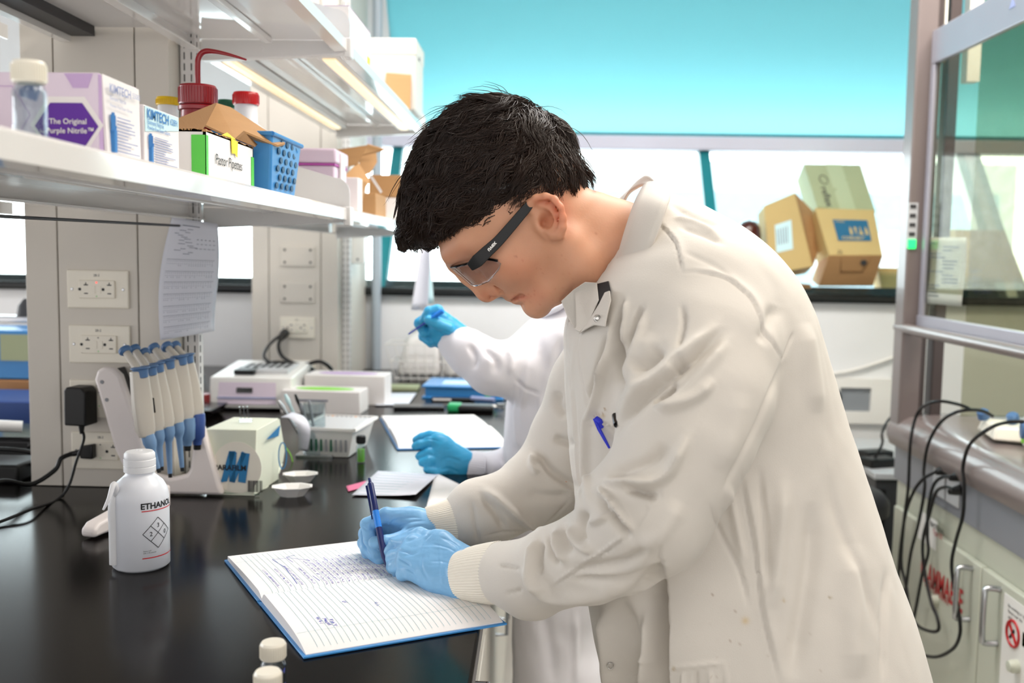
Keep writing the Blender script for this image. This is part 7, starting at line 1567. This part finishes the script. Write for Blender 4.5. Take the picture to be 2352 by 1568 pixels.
# white basket
wb_ = bp(755, 1054); t = thing('plastic_basket', 'white slotted plastic basket behind the beaker', 'basket', Vector((wb_.x+.002, wb_.y+.095, BZ)), R(-6))
obj('wall', MB().hexa([(-.05, -.075, 0), (.045, -.075, 0), (.045, .07, 0), (-.05, .07, 0), (-.062, -.085, .062), (.060, -.085, .062), (.060, .085, .062), (-.062, .085, .062)]), 'white', t, bevel=.003)
m = MB(); m.box((-.066, -.090, .060), (.064, -.085, .066)); m.box((-.066, .085, .060), (.064, .090, .066)); m.box((-.066, -.09, .060), (-.061, .09, .066)); m.box((.06, -.09, .06), (.066, .09, .066)); obj('rim', m, 'whiteglossy', t)
obj('inside', MB().box((-.058, -.081, .0625), (.056, .081, .0632)), 'lgrey', t)
for k in range(9): obj('slot', MB().box((-.048+k*.011, -.0835+.001*abs(k-4)*0, .014), (-.044+k*.011, -.0785, .040)), 'greencap' if k in (1, 2, 3, 5) else 'grey', t)
for k in range(10): obj('inner_rib', MB().box((-.052+k*.011, .078, .063), (-.048+k*.011, .082, .0645)), 'orange' if k in (1, 6) else 'grey', t)
# small glass vial with black cap standing alone
t = vial(bp(829, 1062), 'narrow black-capped glass vial with green contents on the bench', None, h=.058, cap='black', r=.0098, cont='lime', fill=.5)
# sheets beside the notebook
def sheet(pts, m_, label, name='paper_sheet', z=.0012, cat='paper', lines=0, curl=0):
    P = [atz(x, y, BZ+z) for x, y in pts]; m = MB()
    if len(P) == 4: m.grid(lambda u, w: quadpt(P[0], P[1], P[2], P[3], u, w)+Vector((0, 0, curl*(u**4)*(w))), 8, 8)
    else: m.slab(P, (0, 0, 1), .0004)
    o = obj(name, m, m_, solid=.0005 if len(P) == 4 else 0); tag(o, label, cat)
    if lines:
        l = MB()
        for k in range(lines):
            w_ = (k+.7)/lines; a = quadpt(*P, .08, w_); b = quadpt(*P, .92, w_); l.slab([a+Vector((0, 0, .0006)), b+Vector((0, 0, .0006)), b+Vector((0, -.0012, .0006)), a+Vector((0, -.0012, .0006))], (0, 0, 1), .0002)
        obj('ruled_lines', l, 'pagelines', o)
    return o
sheet([(1000, 1085), (1056, 1112), (1052, 1135), (975, 1180)], 'paper', 'bright white sheet at the bench edge by the lower glove', z=.0008)
sheet([(868, 1081), (1006, 1090), (955, 1140), (808, 1136)], 'paperblue', 'pale blue ruled note pad with a curled corner', lines=9, z=.003, curl=.004, name='note_pad')
o = sheet([(795, 1116), (840, 1104), (846, 1116), (800, 1128)], 'rosin', 'pink sticky note tucked under the pale blue pad', name='sticky_note', z=.0015)
# second notebook
n2a = bp(905, 1033); n2b = bp(872, 965); n2c = bp(1160, 1030)
t, f2a, f2b, o2a, o2b, st2, Lv2 = notebook(bp(912, 1034), bp(872, 962), bp(1170, 1030), 'second open notebook with blue cover in front of the colleague', lines=True, th=.018)
m = MB(); 
for b in (.05, .11, .17): st2(m, f2b, [(.1, b), (.9, b)], .0015)
obj('column_rules', m, 'pinkline', o2b)
# phone, keys, binder, papers
ph = bp(960, 940); t = thing('phone', 'black smartphone lying beyond the second notebook', 'phone', Vector((ph.x, ph.y+.02, BZ)), R(8)); obj('body', MB().box((-.072, -.035, 0), (.072, .035, .009)), 'blackgloss', t, bevel=.003); obj('screen', MB().box((-.066, -.031, .009), (.066, .031, .0094)), 'blackgloss', t)
kc = bp(1085, 945); t = thing('key_bunch', 'bunch of keys with a green and black tag on the bench', 'keys', Vector((kc.x, kc.y, BZ)))
obj('green_tag', MB().box((-.07, -.02, 0), (-.03, .03, .022)), 'greenbag', t, bevel=.006); obj('pouch', MB().box((-.04, -.025, 0), (.06, .03, .02)), 'black', t, bevel=.008)
obj('key_ring', MB().tube([(.06+.015*math.cos(a), .015*math.sin(a), .018) for a in [2*PI*k/16 for k in range(17)]], .0012, n=6), 'chrome', t)
for k in range(4): a = -.8+.5*k; obj('key', MB().slab([Vector((.07, 0, .012+.003*k))+Vector((math.cos(a)*x-math.sin(a)*y, math.sin(a)*x+math.cos(a)*y, 0)) for x, y in ((0, -.009), (.015, -.011), (.02, -.003), (.05, -.004), (.05, .003), (.02, .003), (.015, .011), (0, .009))], (0, 0, 1), .002), 'chrome', t)
t = thing('lanyard', 'dark printed lanyard with a purple pen clipped to it by the blue binder', 'lanyard', bp(1060, 922)); obj('strap', MB().box((-.09, -.012, 0), (.04, .012, .012)), 'black', t, bevel=.004); obj('print', MB().box((-.085, -.0125, .004), (-.03, -.0120, .010)), 'boxwhite', t); obj('purple_clip', MB().cyl((.03, -.01, .012), (.10, -.03, .012), .007), 'ktext', t); obj('green_strap', MB().slab([(.06, 0, .01), (.10, 0, .045), (.115, 0, .045), (.08, 0, .01)], (0, 1, 0), .004), 'greenbag', t)
bn = bp(1062, 917); t = thing('blue_binder', 'thick bright blue binder lying at the back of the bench', 'binder', Vector((bn.x, bn.y, BZ)), R(-2)); obj('cover', MB().box((-.125, 0, 0), (.125, .20, .006)), 'nbblue', t, bevel=.002); obj('page_block', MB().box((-.115, .004, .006), (.12, .195, .034)), 'bluebinin', t); obj('cover', MB().box((-.125, 0, .034), (.125, .20, .040)), 'nbblue', t, bevel=.002)
obj('label_patch', MB().box((-.07, .05, .040), (.02, .13, .0406)), 'cyanpale', t)
sheet([(865, 902), (958, 902), (936, 930), (862, 930)], 'paperblue', 'ruled white sheets lying in front of the tan envelope', lines=6, z=.004)
t = thing('tan_envelope', 'tan folder lying behind the loose sheets', 'folder', bp(905, 897)); obj('body', MB().box((-.07, -.005, 0), (.075, .08, .012)), 'cardsage', t, bevel=.002)
# glove boxes on the bench
def glovebox(c, w, d, h, label, rot=0, slot='lime'):
    t = thing('glove_box', label, 'glove box', c, rot, 'white glove boxes lying on the bench'); obj('carton', MB().box((-w/2, 0, 0), (w/2, d, h)), 'boxwhite', t, bevel=.0015)
    obj('opening', MB().slab([(w*.5*.75*math.cos(a), d/2+d*.30*math.sin(a), h+.0002) for a in [2*PI*k/20 for k in range(20)]], (0, 0, 1), .0006), slot, t); obj('side_print', MB().box((-w*.3, -.0006, h*.55), (w*.1, 0, h*.62)), 'ltext', t); return t
c = bp(735, 950); glovebox(Vector((c.x, c.y, BZ)), .22, .105, .062, 'white glove box with a green-edged slot, nearer of the two on the bench', R(-3))
c = bp(775, 938); glovebox(Vector((c.x+.005, c.y+.075, BZ)), .235, .11, .085, 'pinkish white glove box behind the green-edged one', R(-2), 'lilac2')
# heating block instrument
c = bp(578, 946); t = thing('heating_block', 'grey-white laboratory heating block with a small black display', 'instrument', Vector((c.x-.01, c.y+.02, BZ)), R(3))
w_ = .115
obj('body', MB().hexa([(-w_, 0, .006), (w_, 0, .006), (w_, .33, .006), (-w_, .33, .006), (-w_*.98, .012, .092), (w_*.98, .012, .092), (w_, .33, .105), (-w_, .33, .105)]), 'white', t, bevel=.005)
pn = obj('front_panel', MB().slab([(-w_*.78, -.0005, .018), (w_*.62, -.0005, .018), (w_*.60, .0095, .078), (-w_*.76, .0095, .078)], (0, -1, .1), .001), 'lilac', t)
obj('display', MB().slab([(-.038, -.0010+.004, .050), (.006, .003, .050), (.006, .005, .064), (-.038, .005, .064)], (0, -1, .1), .0014), 'blackgloss', pn)
obj('stripe', MB().slab([(-w_*.78, .000, .034), (w_*.62, .000, .034), (w_*.62, .001, .038), (-w_*.78, .001, .038)], (0, -1, .1), .0014), 'ktext', pn)
obj('well_plate', MB().box((-.06, .07, .094), (.09, .24, .106)), 'lgrey', t, bevel=.002); obj('well_opening', MB().box((-.055, .045, .0955), (.0, .12, .1075)), 'black', t)
m = MB()
for i in range(6):
    for j in range(5): m.lathe([(.007, 0), (.007, .0015)], (-.04+i*.022, .135+j*.021, .1062), 10)
obj('well', m, 'dgrey', t)
for s_ in (-1, 1): obj('foot', MB().cyl((s_*.09, .02, 0), (s_*.09, .02, .008), .01), 'black', t)
# cables from the far socket coiled on the block
pts = [at(655, 762, 3.2), at(640, 790, 3.1), at(650, 820, 3.05), at(690, 838, 3.0), at(735, 830, 3.0), at(762, 850, 3.02), at(745, 863, 3.02), at(700, 840, 3.0), at(640, 832, 2.98), at(610, 836, 2.97)]
o = obj('power_cable', MB().tube(smoothpts(pts, 6), .006), 'black'); tag(o, 'black cable looping from the far socket onto the heating block', 'cable', 'cables on the heating block')
pts = [at(655, 762, 3.2), at(620, 790, 3.1), at(607, 820, 3.0), at(640, 840, 2.97), at(700, 850, 2.97), at(725, 862, 3.0)]
o = obj('power_cable', MB().tube(smoothpts(pts, 6), .005), 'dgrey'); tag(o, 'grey cable curving left of the black one over the heating block', 'cable', 'cables on the heating block')
t = thing('power_plug', 'dark plug in the upper socket of the far column', 'plug', at(653, 764, 3.2)); obj('body', MB().tube([(0, .01, .0), (0, -.01, -.005), (-.006, -.03, -.02)], [.014, .014, .008]), 'dgrey', t)
# black tray with red-capped flask behind the pipette stand
c = bp(470, 958); t = thing('black_tray', 'shallow black tray with a bright rim behind the pipette stand', 'tray', Vector((c.x-.03, c.y, BZ))); obj('tray', MB().hexa([(-.07, -.05, 0), (.05, -.05, 0), (.05, .07, 0), (-.07, .07, 0), (-.085, -.065, .028), (.068, -.065, .028), (.068, .085, .028), (-.085, .085, .028)]), 'blackgloss', t, bevel=.003)
t = thing('spray_flask', 'small clear flask with red liquid behind the pipette stand', 'flask', Vector((c.x-.05, c.y+.12, BZ))); obj('glass', MB().lathe([(.02, .0), (.028, .004), (.028, .05), (.012, .08), (.012, .10)], (0, 0, 0), 28), 'clear', t); obj('liquid', MB().lathe([(.002, .003), (.026, .004), (.026, .045), (.002, .046)], (0, 0, 0), 24), 'red', t)
# clear bag / wire basket near the wall
t = thing('wire_basket', 'pale wire drying basket with cloth bags against the window wall', 'basket', Vector((-.36, 3.50, BZ)))
m = MB()
for k in range(11): x = -.17+.034*k; m.tube([(x*.8, -.06, 0), (x, -.075, .125)], .0018, n=5)
for z, s_ in ((.004, .8), (.065, .9), (.125, 1.0)): m.tube([(-.17*s_, -.07*s_, z), (.17*s_, -.07*s_, z), (.17*s_, .08*s_, z), (-.17*s_, .08*s_, z), (-.17*s_, -.07*s_, z)], .0025, n=6)
obj('wire_frame', m, 'white', t)
obj('cloth', MB().hexa([(-.14, -.05, .01), (.02, -.05, .01), (.02, .06, .01), (-.14, .06, .01), (-.10, -.03, .14), (.0, -.04, .19), (.0, .05, .19), (-.12, .05, .14)]), 'paper', t, bevel=.02)
obj('cloth', MB().hexa([(.03, -.05, .01), (.14, -.05, .01), (.14, .06, .01), (.03, .06, .01), (.02, -.03, .17), (.12, -.04, .13), (.12, .05, .13), (.02, .05, .17)]), 'paper', t, bevel=.02)
# ---------------------------------------------------------------- sheets hanging from the shelves
P = [at(395, 498, 1.80), at(500, 514, 1.84), at(497, 760, 1.86), at(368, 781, 1.76)]
m = MB(); m.grid(lambda u, w: quadpt(*P, u, w)+Vector((-.012*math.sin(w*PI)*(1-u)+.004*u*math.sin(w*5), -.020*math.sin(u*PI)*(.6+.4*w), 0)), 14, 18)
o = obj('hanging_sheet', m, 'paperblue', solid=.0004); tag(o, 'curled sheet printed with small tables hanging beside the near column', 'paper')
def hs(u, w, e=.0012): return quadpt(*P, u, w)+Vector((-.012*math.sin(w*PI)*(1-u)+.004*u*math.sin(w*5), -.020*math.sin(u*PI)*(.6+.4*w)-e, 0))
m = MB(); random.seed(5)
def hline(w, u0, u1, t=.0022):
    n = 8; vs = []
    for k in range(n+1): u = u0+(u1-u0)*k/n; vs += [hs(u, w), hs(u, w+t)]
    m.add(vs, [(2*k, 2*k+1, 2*k+3, 2*k+2) for k in range(n)])
for w in (.34, .44, .53, .63, .73, .81, .90):
    hline(w, .10, .93, .003); 
    for k in range(22): 
        u = .11+.037*k; hline(w+.014, u, u+.012, .004); hline(w+.035, u, u+.012, .004)
        if random.random() < .6: hline(w+.05, u, u+.014, .004)
for k in range(16): u = random.uniform(.15, .5); hline(.08+.014*k, u, u+random.uniform(.04, .15), .004)
hline(.05, .3, .66, .006)
for k in range(5): hline(.16, .62+.07*k, .65+.07*k, .006); hline(.20, .62+.07*k, .66+.07*k, .004); hline(.24, .60+.07*k, .65+.07*k, .004)
obj('printed_table', m, 'ltext', o)
m = MB(); P2 = [at(968, 560, 3.0), at(990, 560, 3.0), at(982, 714, 3.0), at(944, 712, 3.0)]; m.grid(lambda u, w: quadpt(*P2, u, w)+Vector((0, .02*math.sin(u*PI), 0)), 6, 8); o = obj('hanging_sheet', m, 'paperblue', solid=.0005); tag(o, 'white paper slip hanging from the far shelf end by the window', 'paper')
m = MB(); P3 = [at(975, 560, 3.02), at(986, 560, 3.02), at(997, 696, 3.02), at(984, 698, 3.02)]; m.grid(lambda u, w: quadpt(*P3, u, w), 3, 8); o = obj('hanging_ribbon', m, 'cyanpale', solid=.0005); tag(o, 'pale blue strip hanging beside the white paper slip', 'ribbon')
# white junction box under the far shelf
c = at(840, 572, 3.3); t = thing('junction_box', 'small white junction box on the side of the far column', 'junction box', Vector((-.645, 3.45, c.z-.05))); obj('box', MB().box((.0, -.05, 0), (.045, .05, .115)), 'white', t, bevel=.004); obj('screw', MB().lathe([(.004, 0), (.003, .003)], (.0225, -.05, .015), 10, (0, -1, 0)), 'dgrey', t)
t = thing('conduit', 'pale blue-grey pipe running up the wall beside the far column', 'pipe', Vector((-.61, WY-.03, BZ))); obj('pipe', MB().cyl((0, 0, .001), (0, 0, 1.9), .018), 'duct', t)
# ---------------------------------------------------------------- far side of the bench, seen past the near column
def farbox(name, label, cat, c, dims, m, bevel=.004, extra=None):
    t = thing(name, label, cat, Vector(c)); obj('body', MB().box((-dims[0]/2, -dims[1]/2, 0), (dims[0]/2, dims[1]/2, dims[2])), m, t, bevel=bevel); return t
c = atz(20, 905, BZ)
t = farbox('blue_crate', 'blue crate with a pale label at the left edge behind the column', 'crate', (-1.38, 2.70, BZ+.09), (.34, .2, .13), 'bluebin'); obj('label_patch', MB().box((-.05, -.103, .05), (.12, -.1, .12)), 'cardsage', t)
t = farbox('wooden_stand', 'low wooden stand carrying the blue crate', 'stand', (-1.38, 2.70, BZ), (.36, .22, .088), 'wood', .003)
t = farbox('navy_bin', 'navy plastic bin at the left edge of the frame', 'bin', (-1.32, 2.42, BZ), (.24, .2, .075), 'pipdeep')
t = thing('white_tray', 'white curved instrument arm over a black tray at the left edge', 'tray', Vector((-1.20, 2.12, BZ))); obj('tray', MB().box((-.2, -.12, 0), (.16, .06, .05)), 'blackgloss', t, bevel=.01); obj('arm', MB().tube(smoothpts([(-.22, -.12, .04), (-.1, -.13, .058), (.05, -.13, .075), (.13, -.1, .07)], 5), .012), 'whiteglossy', t)
t = thing('power_strip', 'black power block with cables on the bench at the left edge', 'power strip', Vector((-.97, 1.86, BZ))); obj('body', MB().box((-.10, -.05, 0), (.0, .05, .035)), 'black', t, bevel=.006); obj('cable', MB().tube(smoothpts([(0, 0, .025), (.015, -.01, .05), (-.05, -.02, .06), (-.12, 0, .05)], 5), .004), 'black', t)
t = thing('steel_stand', 'chrome laboratory stand with clamps at the left edge', 'stand', Vector((-1.62+.15, 2.86, BZ+.222))); obj('bar', MB().box((-.2, -.03, 0), (.17, .03, .02)), 'steel', t, bevel=.004); obj('clamp', MB().lathe([(.03, 0), (.025, .03), (.01, .05)], (-.02, 0, .02), 16), 'dgrey', t)
